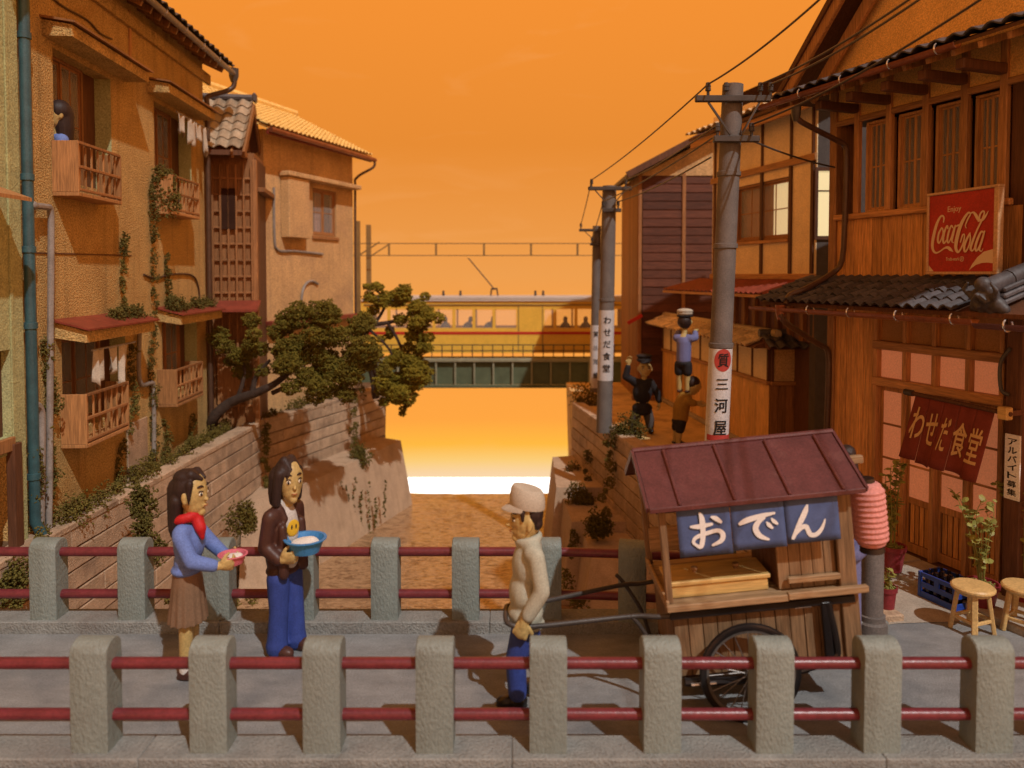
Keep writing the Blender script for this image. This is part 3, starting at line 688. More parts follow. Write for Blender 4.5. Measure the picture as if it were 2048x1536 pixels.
MB().span(tx0, tx1, -.05, 1.66, z1 + .002, z1 + .05, .01).span(tx0 + .05, tx1, .15, 1.45, z1 + .05, zr + .06, .03).obj('roof', 'train_roof', tr)
MB().span(tx0 + .1, tx1, -.03, -.002, z1 - .13, z1 - .09).obj('gutter', 'mast', tr)
for u in (883, 918, 1072, 1088): MB().lathe([(.04, 0), (.05, .06), (.03, .1), (.05, .14), (.0, .19)], 10, T(at(u, 600, TY).x, .7, zr + .06)).obj('roof_vent', 'dark_metal', tr)
MB().span(xs[7], xs[7] + .03, -.006, -.001, z0 + .05, z1 - .15).span(xs[8] - .03, xs[8], -.006, -.001, z0 + .05, z1 - .15).obj('door', 'mast', tr)
px, pz = at(988, 580, TY).x, at(988, 578, TY).z
pa = MB(); pa.tube([(px - .13, .7, zr + .05), (px - .1, .7, pz), (px + .08, .7, pz), (px + .12, .7, zr + .05)], .03, 6).beam((px - .1, .7, pz - .02), (px + .1, .7, pz), .12, .06)
top = at(935, 516, TY); pa.tube([(px - .02, .7, pz), (top.x, .7, top.z)], .022, 6).tube([(top.x - .02, .45, top.z), (top.x - .02, .95, top.z)], .015, 6).obj('trolley_pole', 'dark_metal', tr)
for u, lean, lab in ((889, 0, 'passenger with backlit dark figure in the second visible window of the yellow train'), (935, .3, 'passenger leaning sideways near the middle of the yellow train'), (978, .45, 'passenger slouching beside the train door'), (1132, 0, 'passenger facing out, first window right of the train door'), (1173, 0, 'passenger by the window nearest the pole on the train')):
    x = at(u, 655, TY).x; b = MB()
    b.ell((x, TY + .32, wz0 - .06), (.20, .15, .26)).ell((x + lean * .3, TY + .30, wz0 + .28), (.085, .085, .11)); cap(b, (x, TY + .32, wz0 + .1), (x + lean * .28, TY + .3, wz0 + .22), .05)
    pp = remeshed('person', b, 'silhouette', None, .03, 3); tag(pp, lab, 'person', 'train passengers')
# masts and overhead line
for u, lab in ((716, 'left one of the two slim yellow masts beside the far house'), (738, 'right one of the two slim yellow masts beside the far house')):
    t_ = thing('catenary_mast', lab, 'mast', (at(u, 600, 25.9 if u > 720 else 24.1).x, 25.9 if u > 720 else 24.1, zt), group='railway masts')
    MB().box((0, 0, 2.2), (.16, .12, 4.45), None, .01).obj('shaft', 'mast', t_)
    MB().beam((0, 0, 3.3), (.7, 0, 3.75), .04, .04).obj('bracket', 'mast', t_)
oc = thing('overhead_line', 'railway overhead wires with short droppers above the yellow train', 'wire', (0, 25.5, 0))
za, zb2 = at(1000, 487, 25.5).z, at(1000, 511, 25.5).z
MB().tube([(-6, 0, za), (6, 0, za)], .013, 6).obj('upper_wire', 'dark_metal', oc); MB().tube([(-6, 0, zb2), (6, 0, zb2)], .013, 6).obj('lower_wire', 'dark_metal', oc)
for u in (778, 872, 968, 1062, 1155): x = at(u, 500, 25.5).x; MB().box((x, 0, (za + zb2) / 2), (.07, .02, za - zb2)).obj('dropper', 'mast', oc)

# ================================================================== LEFT HOUSES
# ---- tan stucco house
h1 = Frame('stucco_house', 'tan stucco two storey house with boxed window balconies and a teal downpipe', 'house', (-5.78, 8.95), (-6.15, 15.05))
r1 = h1.root; L1 = h1.L
W1 = {'un': (h1.x_(114), h1.x_(228), 4.42, 6.08), 'uf': (h1.x_(313), h1.x_(386), 4.5, 6.12), 'ln': (h1.x_(120), h1.x_(248), 1.12, 2.36), 'lf': (h1.x_(322), h1.x_(392), 1.12, 2.40)}
walled(0, L1, -.3, 7.6, list(W1.values()), .42, .6).obj('wall', 'stucco', r1)
MB().span(L1 - .02, L1 + .02, .2, 5, -.3, 7.6).obj('side_wall', 'stucco', r1)
MB().span(0, L1, 4.9, 5, -.3, 7.6).obj('back_wall', 'stucco', r1)
for k, (a, c, d, e) in W1.items():
    ww = (c - a)
    MB().add([(c, .001, d), (c - .005, .42, d), (c - .005, .42, e), (c, .001, e)], [(0, 1, 2, 3)]).obj('reveal', 'green_wall', r1)
    sash(r1, a + .02, a + ww * .72 if k[0] == 'u' else a + ww * .78, d, e, .2, 'red_wood', (1, 1), .045, 2, curtain=[(.0, .3)] if k != 'un' else None)
    MB().span(a + ww * (.72 if k[0] == 'u' else .78) + .002, c - .01, .23, .27, d, e).obj('shutter', 'dark_wood', r1)
def hood(x0, x1, zw, zf, out, th, m='stucco', cover=None):
    b = MB(); b.prism([(0, 0)], 0, 0) if False else None
    vs = [(x0, .0, zw - th), (x0, -out, zf - th * .72), (x0, -out, zf), (x0, .0, zw), (x1, .0, zw - th), (x1, -out, zf - th * .72), (x1, -out, zf), (x1, .0, zw)]
    b.add(vs, [(0, 1, 2, 3), (4, 7, 6, 5), (0, 4, 5, 1), (1, 5, 6, 2), (2, 6, 7, 3), (0, 3, 7, 4)])
    hd = b.obj('hood', m, r1)
    if cover:
        n = 3; w = (x1 - x0 + .1) / n
        for i in range(n):
            a = x0 - .05 + i * w
            MB().hexa([(a, .0, zw + .012), (a + w - .008, 0, zw + .012), (a + w - .008, -out - .06, zf + .012), (a, -out - .06, zf + .012)], [(a, 0, zw + .04), (a + w - .008, 0, zw + .04), (a + w - .008, -out - .06, zf + .036), (a, -out - .06, zf + .036)]).obj('roof_sheet', cover, hd)
    return hd
hood(.42, 2.68, 6.36, 6.30, .36, .2, cover='red_wood'); hood(3.45, 5.72, 6.40, 6.34, .36, .2, cover='red_wood')
hood(.55, 2.65, 2.60, 2.48, .40, .2, cover='red_tin'); hood(3.72, 5.85, 2.62, 2.50, .40, .2, cover='red_tin')
def balcony(x0, x1, z0, z1, out=.33, n=7):
    hb = MB().span(x0, x1, -out, -.003, z0, z0 + .05, .006).obj('balcony', 'wood', r1)
    MB().span(x0, x0 + .03, -out + .001, -.004, z0 + .051, z1, .004).obj('end_panel', 'wood', hb)
    MB().span(x1 - .03, x1, -out + .001, -.004, z0 + .051, z1, .004).obj('end_panel', 'wood', hb)
    for z in (z0 + .09, (z0 + z1) / 2 + .03, z1 - .015): MB().span(x0 + .031, x1 - .031, -out, -out + .035, z - .018, z + .018, .004).obj('rail', 'red_wood', hb)
    me = MB().box((0, 0, 0), (.022, .02, z1 - z0 - .09)).mesh('bar')
    repeat('bar', me, 'wood', hb, [T(x0 + .03 + (x1 - x0 - .06) * (i + .5) / n, -out + .047, (z0 + z1) / 2 + .03) for i in range(n)])
    return hb
balcony(.57, 1.77, 4.20, 4.90); balcony(3.62, 4.9, 4.22, 4.88); balcony(.65, 1.88, .96, 1.66); balcony(3.68, 4.95, .96, 1.6)
# eaves, rafters, gutter, downpipes
zE = 7.36; out = .42
b = MB(); b.add([(-1, -out, zE - .02), (L1 + .42, -out, zE - .02), (L1 + .42, 2.6, zE + 1.5), (-1, 2.6, zE + 1.5), (-1, -out, zE + .03), (L1 + .42, -out, zE + .03), (L1 + .42, 2.6, zE + 1.55), (-1, 2.6, zE + 1.55)], [(0, 1, 2, 3), (4, 5, 6, 7), (0, 1, 5, 4), (1, 2, 6, 5), (2, 3, 7, 6)])
rf1 = b.obj('roof', 'dark_wood', r1)
rm = MB().beam((0, .1, zE + .15), (0, -out + .06, zE - .06), .05, .1).mesh('rafter'); repeat('rafter', rm, 'wood', rf1, [T(.1 + .34 * i, 0, 0) for i in range(19)])
MB().span(-1, L1 + .3, -.06, -.004, zE - .32, zE - .12).obj('frieze', 'stucco', r1)
TM = tile_mesh(.27, .30)
slope_tiles(rf1, TM, 'tile', (-1, .5, zE + .53), (1, 0, 0), V((0, -1, -.5)).normalized(), 27, 4, .27, .28, join='tile_field')
b = MB(); b.tube([(-1, -out - .07, zE), (L1 + .44, -out - .07, zE - .05)], .055, 10).obj('gutter', 'grey_pipe', r1)
cl = MB().tube([(0, -out - .07 + .062 * math.cos(R(a)), zE + .062 * math.sin(R(a))) for a in range(150, 391, 30)], .008, 5).mesh('gutter_hook'); repeat('gutter_hook', cl, 'steel', r1, [T(.4 + .85 * i, 0, -.005 * i) for i in range(7)])
gx = L1 + .4
MB().tube(catmull([(gx, -out - .07, zE - .03), (gx, -out - .07, zE - .28), (gx - .08, -out + .05, zE - .42), (L1 + .04, -.07, zE - .62), (L1 + .04, -.07, zE - .9), (L1 + .03, -.07, 4), (L1 + .03, -.07, .5), (L1 + .06, -.12, .22), (L1 + .1, -.22, .12)], 6), .05, 10).obj('downpipe', 'pipe_brown', r1)
MB().lathe([(.1, .16), (.1, 0), (.06, -.12)], 4, T(gx, -out - .07, zE - .1)).obj('hopper', 'dark_metal', r1)
tp = MB(); tp.tube([(-.08, -.07, 7.6), (-.08, -.07, .25), (-.02, -.12, .06)], .062, 14); tp.obj('downpipe', 'teal', r1)
for z in (6.0, 4.35, 3.5, 2.6, .8): MB().lathe([(.075, -.035), (.075, .035), (.062, .04)], 14, T(-.08, -.07, z)).obj('pipe_collar', 'teal', r1)
def pipe(pts, r, m='grey_pipe', name='pipe'): return MB().tube(catmull(pts, 4), r, 9).obj(name, m, r1)
q = [h1.p(u, v, .09) for u, v in ((64, 412), (92, 414), (101, 424), (102, 500), (100, 800), (98, 1055))]; pipe(q, .04)
q = [h1.p(u, v, .07) for u, v in ((62, 812), (74, 812), (82, 830), (82, 900), (80, 1065))]; pipe(q, .05)
MB().ell(h1.p(66, 411, .1), (.06, .06, .055)).obj('pipe_cap', 'grey_pipe', r1)
q = [h1.p(u, v, .06) for u, v in ((272, 640), (274, 622), (279, 640), (279, 760), (300, 767), (307, 775), (308, 880), (307, 930))]; pipe(q, .035)
q = [h1.p(u, v, .02) for u, v in ((288, 549), (310, 556), (350, 548), (385, 551), (397, 575), (400, 612))]; pipe(q, .016, 'pipe_brown', 'cable')
q = [h1.p(u, v, .02) for u, v in ((100, -8), (130, 15), (175, 40), (200, 66), (224, 78))]; pipe(q, .014, 'pipe_brown', 'cable')
q = h1.p(258, 40, 0); MB().box((q.x, -.012, 6.9), (.07, .02, .8)).obj('trim_strip', 'wood', r1)
q0, q1 = h1.p(45, 505, .0), h1.p(262, 511, .0); MB().beam((q0.x, -.004, q0.z), (q1.x, -.004, q1.z), .012, .018).obj('joint_strip', 'dark_wood', r1)
q0, q1 = h1.p(254, 975, .0), h1.p(291, 833, .0); MB().span(q0.x, q1.x, -.03, -.003, 0, q1.z, .006).obj('meter_panel', 'block', r1)
# laundry on poles under two windows
def laundry(x0, x1, z, items, lab):
    t_ = thing('clothes_pole', lab, 'laundry', mx=h1.mx @ T(0, -.27, z), group='laundry poles')
    MB().tube([(x0, 0, 0), (x1, 0, 0)], .014, 8).obj('pole', 'grey_pipe', t_)
    for (x, w, hgt, fl, sk) in items:
        b = MB(); n, m_ = 6, 6; vs = []
        for j in range(m_ + 1):
            for i in range(n + 1):
                s_, t2 = i / n, j / m_
                vs.append((x + (s_ - .5) * w * (1 + fl * t2) + sk * t2, .03 * math.sin(s_ * 9 + x * 7) * (.4 + t2), -t2 * hgt * (1 - .12 * math.sin(s_ * 7 + x))))
        b.add(vs, [(j * (n + 1) + i, j * (n + 1) + i + 1, (j + 1) * (n + 1) + i + 1, (j + 1) * (n + 1) + i) for j in range(m_) for i in range(n)], True)
        o = b.obj('garment', 'cloth_white', t_); sm = o.modifiers.new('thick', 'SOLIDIFY'); sm.thickness = .006
laundry(.95, 2.25, 2.20, [(1.12, .24, .48, -.2, -.02), (1.55, .3, .36, -.35, 0), (1.85, .26, .55, -.5, -.06)], 'white laundry on a pole under the red awning of the lower window')
laundry(4.0, 5.6, 6.0, [(4.25, .34, .34, -.1, -.03), (4.7, .3, .42, -.3, 0), (5.05, .3, .3, 0, 0), (5.4, .2, .5, -.3, .05)], 'white laundry on a pole at the upper window near the roof end')

# ---- pale green neighbour, cut by the frame
h0 = Frame('green_house', 'pale green mortar house at the left edge of the photo', 'house', (-5.70, 5.6), (-5.73, 8.78))
r0 = h0.root; a = h0.x_(14)
walled(0, h0.L, -.3, 7.8, [(h0.L - 1.6, a + .02, 1.35, 2.35), (h0.L - 1.6, h0.x_(27), 0.02, 1.15)], .12).obj('wall', 'green_wall', r0)
MB().span(a + .03, a + .07, -.02, -.002, 1.2, 7.8).obj('edge_strip', 'green_wall', r0)
MB().span(h0.L - 1.7, a + .015, .1, .14, 1.3, 2.4).obj('shutter', 'dark_wood', r0)
MB().span(h0.x_(6), h0.x_(23), -.08, .02, .0, 1.28, .01).obj('door_post', 'dark_wood', r0)
MB().span(h0.L - 1.7, h0.x_(14), -.06, -.003, 1.2, 1.36, .01).obj('window_sill', 'wood', r0)
MB().span(h0.L - 1.6, h0.x_(6) - .01, .1, .14, 0, 1.2).obj('door', 'dark_wood', r0)
zA = h0.p(45, 385, .35).z
MB().hexa([(h0.L - 2.2, -.003, zA + .06), (h0.x_(40, .3), -.003, zA + .06), (h0.x_(40, .3), -.45, zA - .1), (h0.L - 2.2, -.45, zA - .1)], [(h0.L - 2.2, -.003, zA + .1), (h0.x_(40, .3), -.003, zA + .1), (h0.x_(40, .3), -.45, zA - .06), (h0.L - 2.2, -.45, zA - .06)]).obj('awning', 'wood', r0)

# ---- narrow timber house whose lattice front faces the bridge, gable end to the canal
h2 = Frame('gabled_house', 'narrow reddish timber house with a silvery tiled gable roof and lattice', 'house', (-6.45, 15.62), (-5.40, 15.80))
r2 = h2.root; L2 = h2.L
yr, zap, ye, zev, yb_, zb2_ = .62, 6.93, -.66, 5.70, 1.75, 5.62
MB().span(-1, L2, 0, 1.55, -.3, 5.75).obj('wall', 'red_wood', r2)
xl, xr = .08, L2 - .05
vm = MB().box((0, 0, 0), (.042, .05, 5.2), None, .006).mesh('batten'); repeat('batten', vm, 'red_wood', r2, [T(xl + (xr - xl) * i / 6, -.065, 2.9) for i in range(7)])
hm = MB().box((0, 0, 0), (xr - xl, .035, .045), None, .006).mesh('batten'); repeat('batten', hm, 'red_wood', r2, [T((xl + xr) / 2, -.045, .45 + .34 * i) for i in range(15)])
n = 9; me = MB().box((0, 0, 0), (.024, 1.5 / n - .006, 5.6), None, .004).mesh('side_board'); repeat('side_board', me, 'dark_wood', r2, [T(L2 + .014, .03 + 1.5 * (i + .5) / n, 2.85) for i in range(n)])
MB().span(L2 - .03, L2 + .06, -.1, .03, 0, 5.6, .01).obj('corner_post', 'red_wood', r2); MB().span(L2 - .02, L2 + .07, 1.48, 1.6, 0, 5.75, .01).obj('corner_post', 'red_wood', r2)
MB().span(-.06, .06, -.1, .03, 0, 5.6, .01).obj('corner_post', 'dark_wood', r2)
MB().span(.42, .70, -.09, -.07, 4.15, 5.0, .004).obj('window', 'interior', r2)
MB().span(L2 + .03, L2 + .2, .1, 1.5, 4.95, 5.05, .01).obj('ledge', 'red_wood', r2)
MB().hexa([(.35, -.1, 2.62), (L2 + .12, -.1, 2.62), (L2 + .12, -.6, 2.45), (.35, -.6, 2.45)], [(.35, -.1, 2.67), (L2 + .12, -.1, 2.67), (L2 + .12, -.6, 2.5), (.35, -.6, 2.5)]).obj('awning', 'red_tin', r2)
MB().span(.3, .75, -.12, -.08, .5, 1.5).obj('lattice_door', 'red_wood', r2)
xe = L2 - .12                                        # gable end over the side wall
TM2 = tile_mesh(.25, .27, .02, .045)
dn = V((0, ye - yr, zev - zap)); ln = dn.length; dn.normalize()
slope_tiles(r2, TM2, 'tile_pale', (xe - .245 * 7, yr, zap + .03), (1, 0, 0), dn, 7, 6, .245, ln / 6)
dn2 = V((0, yb_ - yr, zb2_ - zap)); l2 = dn2.length; dn2.normalize()
slope_tiles(r2, TM2, 'tile_pale', (xe, yr, zap + .03), (-1, 0, 0), dn2, 7, 6, .245, l2 / 6, join='tile_field')
for (yy, zz) in ((ye, zev), (yb_, zb2_)):
    MB().hexa([(-1.6, yr, zap - .1), (xe, yr, zap - .1), (xe, yy, zz - .1), (-1.6, yy, zz - .1)], [(-1.6, yr, zap - .01), (xe, yr, zap - .01), (xe, yy, zz - .01), (-1.6, yy, zz - .01)]).obj('roof_board', 'dark_wood', r2)
    for xx in (xe + .03, xe - .2): MB().beam((xx, yr, zap - .09), (xx, yy, zz - .09), .05, .17, (1, 0, 0) if False else Z, .008).obj('barge_board', 'red_wood', r2)
MB().add([(xe - .3, ye + .5, 5.7), (xe - .3, yb_ - .15, 5.7), (xe - .3, yr, zap - .14)], [(0, 1, 2)]).obj('gable_board', 'dark_wood', r2)
MB().tube([(-1.6, yr, zap + .1), (xe + .06, yr, zap + .1)], .075, 8).obj('ridge_tile', 'tile', r2)
MB().box((xe + .05, yr, zap + .1), (.08, .22, .2), None, .03).obj('ridge_end', 'tile', r2)
MB().span(xe - .1, xe, ye + .3, yb_ - .1, 5.62, 5.74, .01).obj('tie_beam', 'red_wood', r2)

# ---- far stucco house with the glowing tile roof
h3 = Frame('far_stucco_house', 'pinkish stucco house with a glowing yellow tile roof and boxed window', 'house', (-5.62, 17.05), (-4.36, 20.6))
r3 = h3.root; L3 = h3.L
wx0, wx1 = h3.x_(627), h3.x_(674); wz0_, wz1_ = h3.p(650, 472).z, h3.p(650, 380).z
walled(0, L3, -.2, 6.5, [(wx0, wx1, wz0_, wz1_)], .2, .4).obj('wall', 'stucco_far', r3)
MB().span(L3 - .02, L3 + .02, .1, 4, -.2, 6.5).obj('side_wall', 'stucco_far', r3)
sash(r3, wx0 + .01, wx1 - .01, wz0_ + .01, wz1_ - .01, .06, 'red_wood', (0, 1), .05, 2, curtain=[(.3, .7)])
MB().span(wx0 - .06, wx1 + .06, -.05, -.003, wz0_ - .1, wz0_ - .01, .01).obj('sill', 'red_wood', r3)
sx0 = h3.x_(577, .2); MB().span(sx0, h3.x_(621, .24), -.24, -.003, wz0_ - .12, wz1_ + .12, .015).obj('shutter_box', 'stucco_far', r3)
MB().span(sx0 - .06, L3 - .02, -.30, -.003, wz1_ + .13, wz1_ + .24, .015).obj('hood', 'stucco_far', r3)
MB().span(-.1, L3 + .05, -.28, -.003, 2.05, 2.15, .01).obj('red_band', 'red_tin', r3)
zE3 = 6.46; uph = V((0, 1, .52)).normalized(); ridge = 2.1
MB().hexa([(-.4, -.42, zE3 - .06), (L3 + .35, -.42, zE3 - .06), (L3 + .35, ridge, zE3 + 1.15), (-1.6, ridge, zE3 + 1.15), (-1.6, 1.0, zE3 + .65), (-.45, 1.0, zE3 + .65)], [(-.4, -.42, zE3), (L3 + .35, -.42, zE3), (L3 + .35, ridge, zE3 + 1.25), (-1.6, ridge, zE3 + 1.25), (-1.6, 1.0, zE3 + .7), (-.45, 1.0, zE3 + .7)]).obj('roof', 'tile_sunlit', r3)
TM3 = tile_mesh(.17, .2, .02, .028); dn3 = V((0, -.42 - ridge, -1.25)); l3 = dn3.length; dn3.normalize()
slope_tiles(r3, TM3, 'tile_sunlit', (-1.6, ridge, zE3 + 1.27), (1, 0, 0), dn3, 34, 13, .166, l3 / 13 * 1.01, join='tile_field', keep=lambda q: q.x > -.4 or q.y > 1.0)
MB().tube([(-1.6, ridge, zE3 + 1.36), (L3 + .4, ridge, zE3 + 1.36)], .1, 8).obj('ridge_tile', 'tile_sunlit', r3)
MB().tube([(-.38, -.5, zE3 - .07), (L3 + .36, -.5, zE3 - .1)], .06, 8).obj('gutter', 'copper', r3)
MB().span(-.38, L3 + .3, -.43, -.38, zE3 - .16, zE3 - .03).obj('fascia', 'red_tin', r3)
MB().tube(catmull([(L3 + .3, -.5, zE3 - .1), (L3 + .3, -.48, zE3 - .3), (L3 + .06, -.1, zE3 - .6), (L3 + .02, -.07, zE3 - 1.0), (L3, -.07, 3), (L3, -.07, .2)], 5), .035, 8).obj('downpipe', 'pipe_brown', r3)
for pts in (((548, 375), (549, 470), (556, 500), (590, 502), (645, 508)), ((603, 640), (604, 590), (612, 568), (624, 562), (636, 568))):
    MB().tube(catmull([h3.p(u, v, .03) for u, v in pts], 5), .03, 7).obj('pipe', 'grey_pipe', r3)
# ================================================================== RIGHT HOUSES
# ---- eatery at the right edge
fs = Frame('eatery', 'wooden two storey eatery with tiled lower eave, paper panes and copper gutters', 'building', (4.06, 9.57), (5.40, 5.85))
rs = fs.root; LS = fs.L
X = fs.x_
xw0, xw1 = X(1703), X(2003)                        # upper window band
zs0, zs1 = 3.94, 5.04
# core body
MB().span(0, LS, .30, 3.2, 0, 3.1).span(0, LS, .55, 3.2, 3.1, 6.0).obj('core', 'interior', rs)
MB().span(-.02, .1, -.03, .3, .0, 5.5, .01).obj('corner_post', 'wood', rs)
def planks(root, x0, x1, z0, z1, y, n, m='plank', t=.022, name='plank'):
    w = (x1 - x0) / n; me = MB().box((0, 0, 0), (w - .004, t, z1 - z0), None, .004).mesh(name)
    repeat(name, me, m, root, [T(x0 + (i + .5) * w, y + random.uniform(-.004, .004), (z0 + z1) / 2) for i in range(n)])
xd0 = X(1753, 0, 720); xd1 = X(2007, 0, 720)
MB().span(.1, LS, .03, .28, 3.05, 3.9).span(.1, xd0, .03, .28, 0, 3.05).span(xw1 + .05, LS, .03, .5, 3.9, 5.5).span(.1, LS, .03, .5, 5.08, 5.5).obj('wall_core', 'dark_wood', rs)
planks(rs, .1, xw1 + .2, 3.12, 3.88, .015, 17)
planks(rs, .1, xd0 - .02, .05, 2.95, .015, 7)
planks(rs, xw1 + .08, LS, 3.12, 5.1, .015, 9, 'dark_wood')
MB().span(.08, xw1 + .1, -.05, .02, 3.88, 3.95, .01).obj('sill_beam', 'wood_h', rs)
MB().span(.08, LS, -.03, .02, 5.05, 5.12, .01).obj('lintel_beam', 'wood_h', rs)
# plaster above the windows, posts carrying the bracket beams
MB().span(.1, LS, -.002, .03, 5.12, 5.5).obj('plaster_panel', 'stucco_gable', rs)
ub = [X(u) for u in (1712, 1775, 1848, 1925, 2003)]
for i, x in enumerate(ub):
    MB().span(x - .04, x + .04, -.035, .03, 3.95, 5.5, .008).obj('post', 'wood', rs)
    MB().span(x - .05, x + .05, -.62, -.036, 5.16, 5.26, .01).obj('bracket_beam', 'dark_wood', rs)
for i in range(4):
    a, c = ub[i] + .042, ub[i + 1] - .042
    sash(rs, a, c, 3.955, 5.045, .1, 'sash_wood', (1, 1), .032, 2, curtain=[(.28, .46)] if i % 2 else [(.55, .72)], backd=.9)
# upper narrow eave with tiles
z_e = 5.36
up_roof = MB().hexa([(-.38, -.72, z_e), (LS, -.72, z_e), (LS, .0, z_e + .26), (-.38, .0, z_e + .26)], [(-.38, -.72, z_e + .035), (LS, -.72, z_e + .035), (LS, 0, z_e + .295), (-.38, 0, z_e + .295)]).obj('eave_roof', 'dark_wood', rs)
TS = tile_mesh(.19, .26, .016, .028); dU = V((0, -.74, -.26)); lU = dU.length; dU.normalize()
slope_tiles(up_roof, TS, 'tile', (-.38, .02, z_e + .30), (1, 0, 0), dU, 19, 3, .19, lU / 3)
rm = MB().beam((0, -.02, z_e + .2), (0, -.68, z_e - .03), .045, .06).mesh('rafter'); repeat('rafter', rm, 'wood', up_roof, [T(-.25 + .28 * i, 0, -.02) for i in range(15)])
def gutter(xa, xb, y, z, m, r=.05):
    b = MB(); n = 7; vs = []
    for x in (xa, xb):
        for rr_ in (r, r * .86):
            for k in range(n + 1): a_ = math.pi + math.pi * k / n; vs.append((x, y + rr_ * math.cos(a_), z + rr_ * math.sin(a_)))
    m_ = n + 1; fs_ = []
    for k in range(n): fs_ += [(k, k + 1, 2 * m_ + k + 1, 2 * m_ + k), (m_ + k, 3 * m_ + k, 3 * m_ + k + 1, m_ + k + 1), (k, m_ + k, m_ + k + 1, k + 1), (2 * m_ + k, 2 * m_ + k + 1, 3 * m_ + k + 1, 3 * m_ + k)]
    fs_ += [(0, 2 * m_, 3 * m_, m_), (n, m_ + n, 3 * m_ + n, 2 * m_ + n)]
    b.add(vs, fs_, True); return b.obj('gutter', m, rs)
def hooks(xs_, y, z, r=.056):
    me = MB().tube([(0, y + r * math.cos(R(a)), z + r * math.sin(R(a))) for a in (30, 0, -30, -60, -90, -120, -150, -180, -205)] + [(0, y - r * .6, z + r * .75)], .009, 6).mesh('gutter_hook')
    repeat('gutter_hook', me, 'steel', rs, [T(x, 0, 0) for x in xs_])
gutter(-.42, X(1905, .78), -.78, z_e - .0, 'copper', .055); hooks([X(u, .78) for u in (1598, 1680, 1775, 1868)], -.78, z_e)
q = [fs.p(1592, 215, .78), fs.p(1596, 238, .76), fs.p(1625, 256, .55), fs.p(1672, 280, .2), fs.p(1690, 292, .08), fs.p(1693, 320, .08), fs.p(1690, 430, .08), fs.p(1684, 520, .08), fs.p(1662, 548, .2), fs.p(1612, 577, .62), fs.p(1580, 590, .8), fs.p(1573, 608, .85)]
MB().tube(catmull(q, 3), .034, 9).obj('downpipe', 'pipe_brown', rs)
MB().lathe([(.06, .05), (.055, -.05), (.035, -.12)], 8, T(*(fs.p(1592, 222, .78)))).obj('hopper', 'dark_metal', rs)
# gable wall above, with barge boards running up to the right
gp = [fs.p(1648, 168, -.1), fs.p(1747, 0, -.1)]; sl = (gp[1].z - gp[0].z) / (gp[1].x - gp[0].x)
xg = gp[0].x; zg = gp[0].z; xr_ = xg + 2.6
MB().prism([(xg + .1, z_e + .1), (LS, z_e + .1), (LS, zg + sl * (xr_ - xg) * .55), (xr_, zg + sl * (xr_ - xg)), (xg + .1, zg + .05)], .1, .5).obj('gable_wall', 'stucco_gable', rs)
for dx, yy, th in ((-.16, -.30, .20), (.10, -.02, .16)):
    MB().beam((xg + dx - .2, yy, zg - .2 * sl), (xg + dx + 2.6, yy, zg + 2.6 * sl), .06, th, b=.01).obj('barge_board', 'wood', rs)
MB().hexa([(xg - .40, -.36, zg - .2 * sl), (xg - .40, 2.6, zg - .2 * sl), (xg + 2.4, 2.6, zg + 2.6 * sl), (xg + 2.4, -.36, zg + 2.6 * sl)], [(xg - .46, -.36, zg + .04 - .2 * sl), (xg - .46, 2.6, zg + .04 - .2 * sl), (xg + 2.34, 2.6, zg + .04 + 2.6 * sl), (xg + 2.34, -.36, zg + .04 + 2.6 * sl)]).obj('gable_roof', 'dark_wood', rs)
# lower tiled eave
z0l, z1l, ol = 2.87, 3.16, .80
low = MB().hexa([(-.32, -ol, z0l - .05), (LS, -ol, z0l - .05), (LS, -.0, z1l - .05), (-.32, 0, z1l - .05)], [(-.32, -ol, z0l - .01), (LS, -ol, z0l - .01), (LS, 0, z1l - .01), (-.32, 0, z1l - .01)]).obj('lower_eave', 'dark_wood', rs)
dL = V((0, -ol - .02, z0l - z1l)); lL = dL.length; dL.normalize()
TL = tile_mesh(.135, .24, .014, .03)
slope_tiles(low, TL, 'tile', (-.34, .0, z1l), (1, 0, 0), dL, 21, 4, .135, lL / 4)
gutter(-.42, X(1952, .88), -.88, 2.80, 'copper', .055); hooks([X(u, .88) for u in (1621, 1702, 1798, 1910)], -.88, 2.80)
gutter(X(1954, .88), LS, -.88, 2.77, 'purple_pipe', .05); hooks([X(2018, .88)], -.88, 2.77)
q = [fs.p(1560, 615, .88), fs.p(1566, 640, .86), fs.p(1600, 665, .5), fs.p(1640, 690, .12), fs.p(1656, 704, .06), fs.p(1657, 760, .06), fs.p(1652, 900, .06), fs.p(1648, 1060, .06)]
MB().tube(catmull(q, 3), .036, 9).obj('downpipe', 'pipe_brown', rs)
MB().lathe([(.065, .05), (.06, -.05), (.036, -.13)], 8, T(*fs.p(1561, 618, .88))).obj('hopper', 'copper', rs)
# heavy ridge and its ornament over the near corner
rd0, rd1 = fs.p(2090, 560, .12), fs.p(1985, 606, .72)
dR = (rd0 - rd1).normalized(); side = Z.cross(dR).normalized(); upR = dR.cross(side)
for i, (wd, zz) in enumerate(((.26, .0), (.23, .05), (.20, .10))):
    for k in range(4):
        q0 = rd1 + dR * (.26 * k + .03 * i); q1 = rd1 + dR * (.26 * k + .255 + .03 * i)
        MB().beam(q0 + upR * zz, q1 + upR * zz, wd, .045, upR, .012).obj('ridge_layer', 'tile', rs)
for k in range(4):
    q0 = rd1 + dR * (.255 * k - .02) + upR * .15; MB().tube([q0, q0 + dR * .25], [.085, .078], 10).obj('ridge_tile', 'tile', rs)
b = MB(); c_ = rd1 - dR * .05
for (a, z, r) in ((0, .05, .10), (-.10, .0, .07), (.10, .0, .07), (-.07, .10, .06), (.07, .10, .06), (0, .19, .075), (-.15, -.04, .05), (.15, -.04, .05), (-.04, -.05, .06), (.05, -.05, .06)):
    b.ell(c_ + side * a + upR * z, (r, r, r))
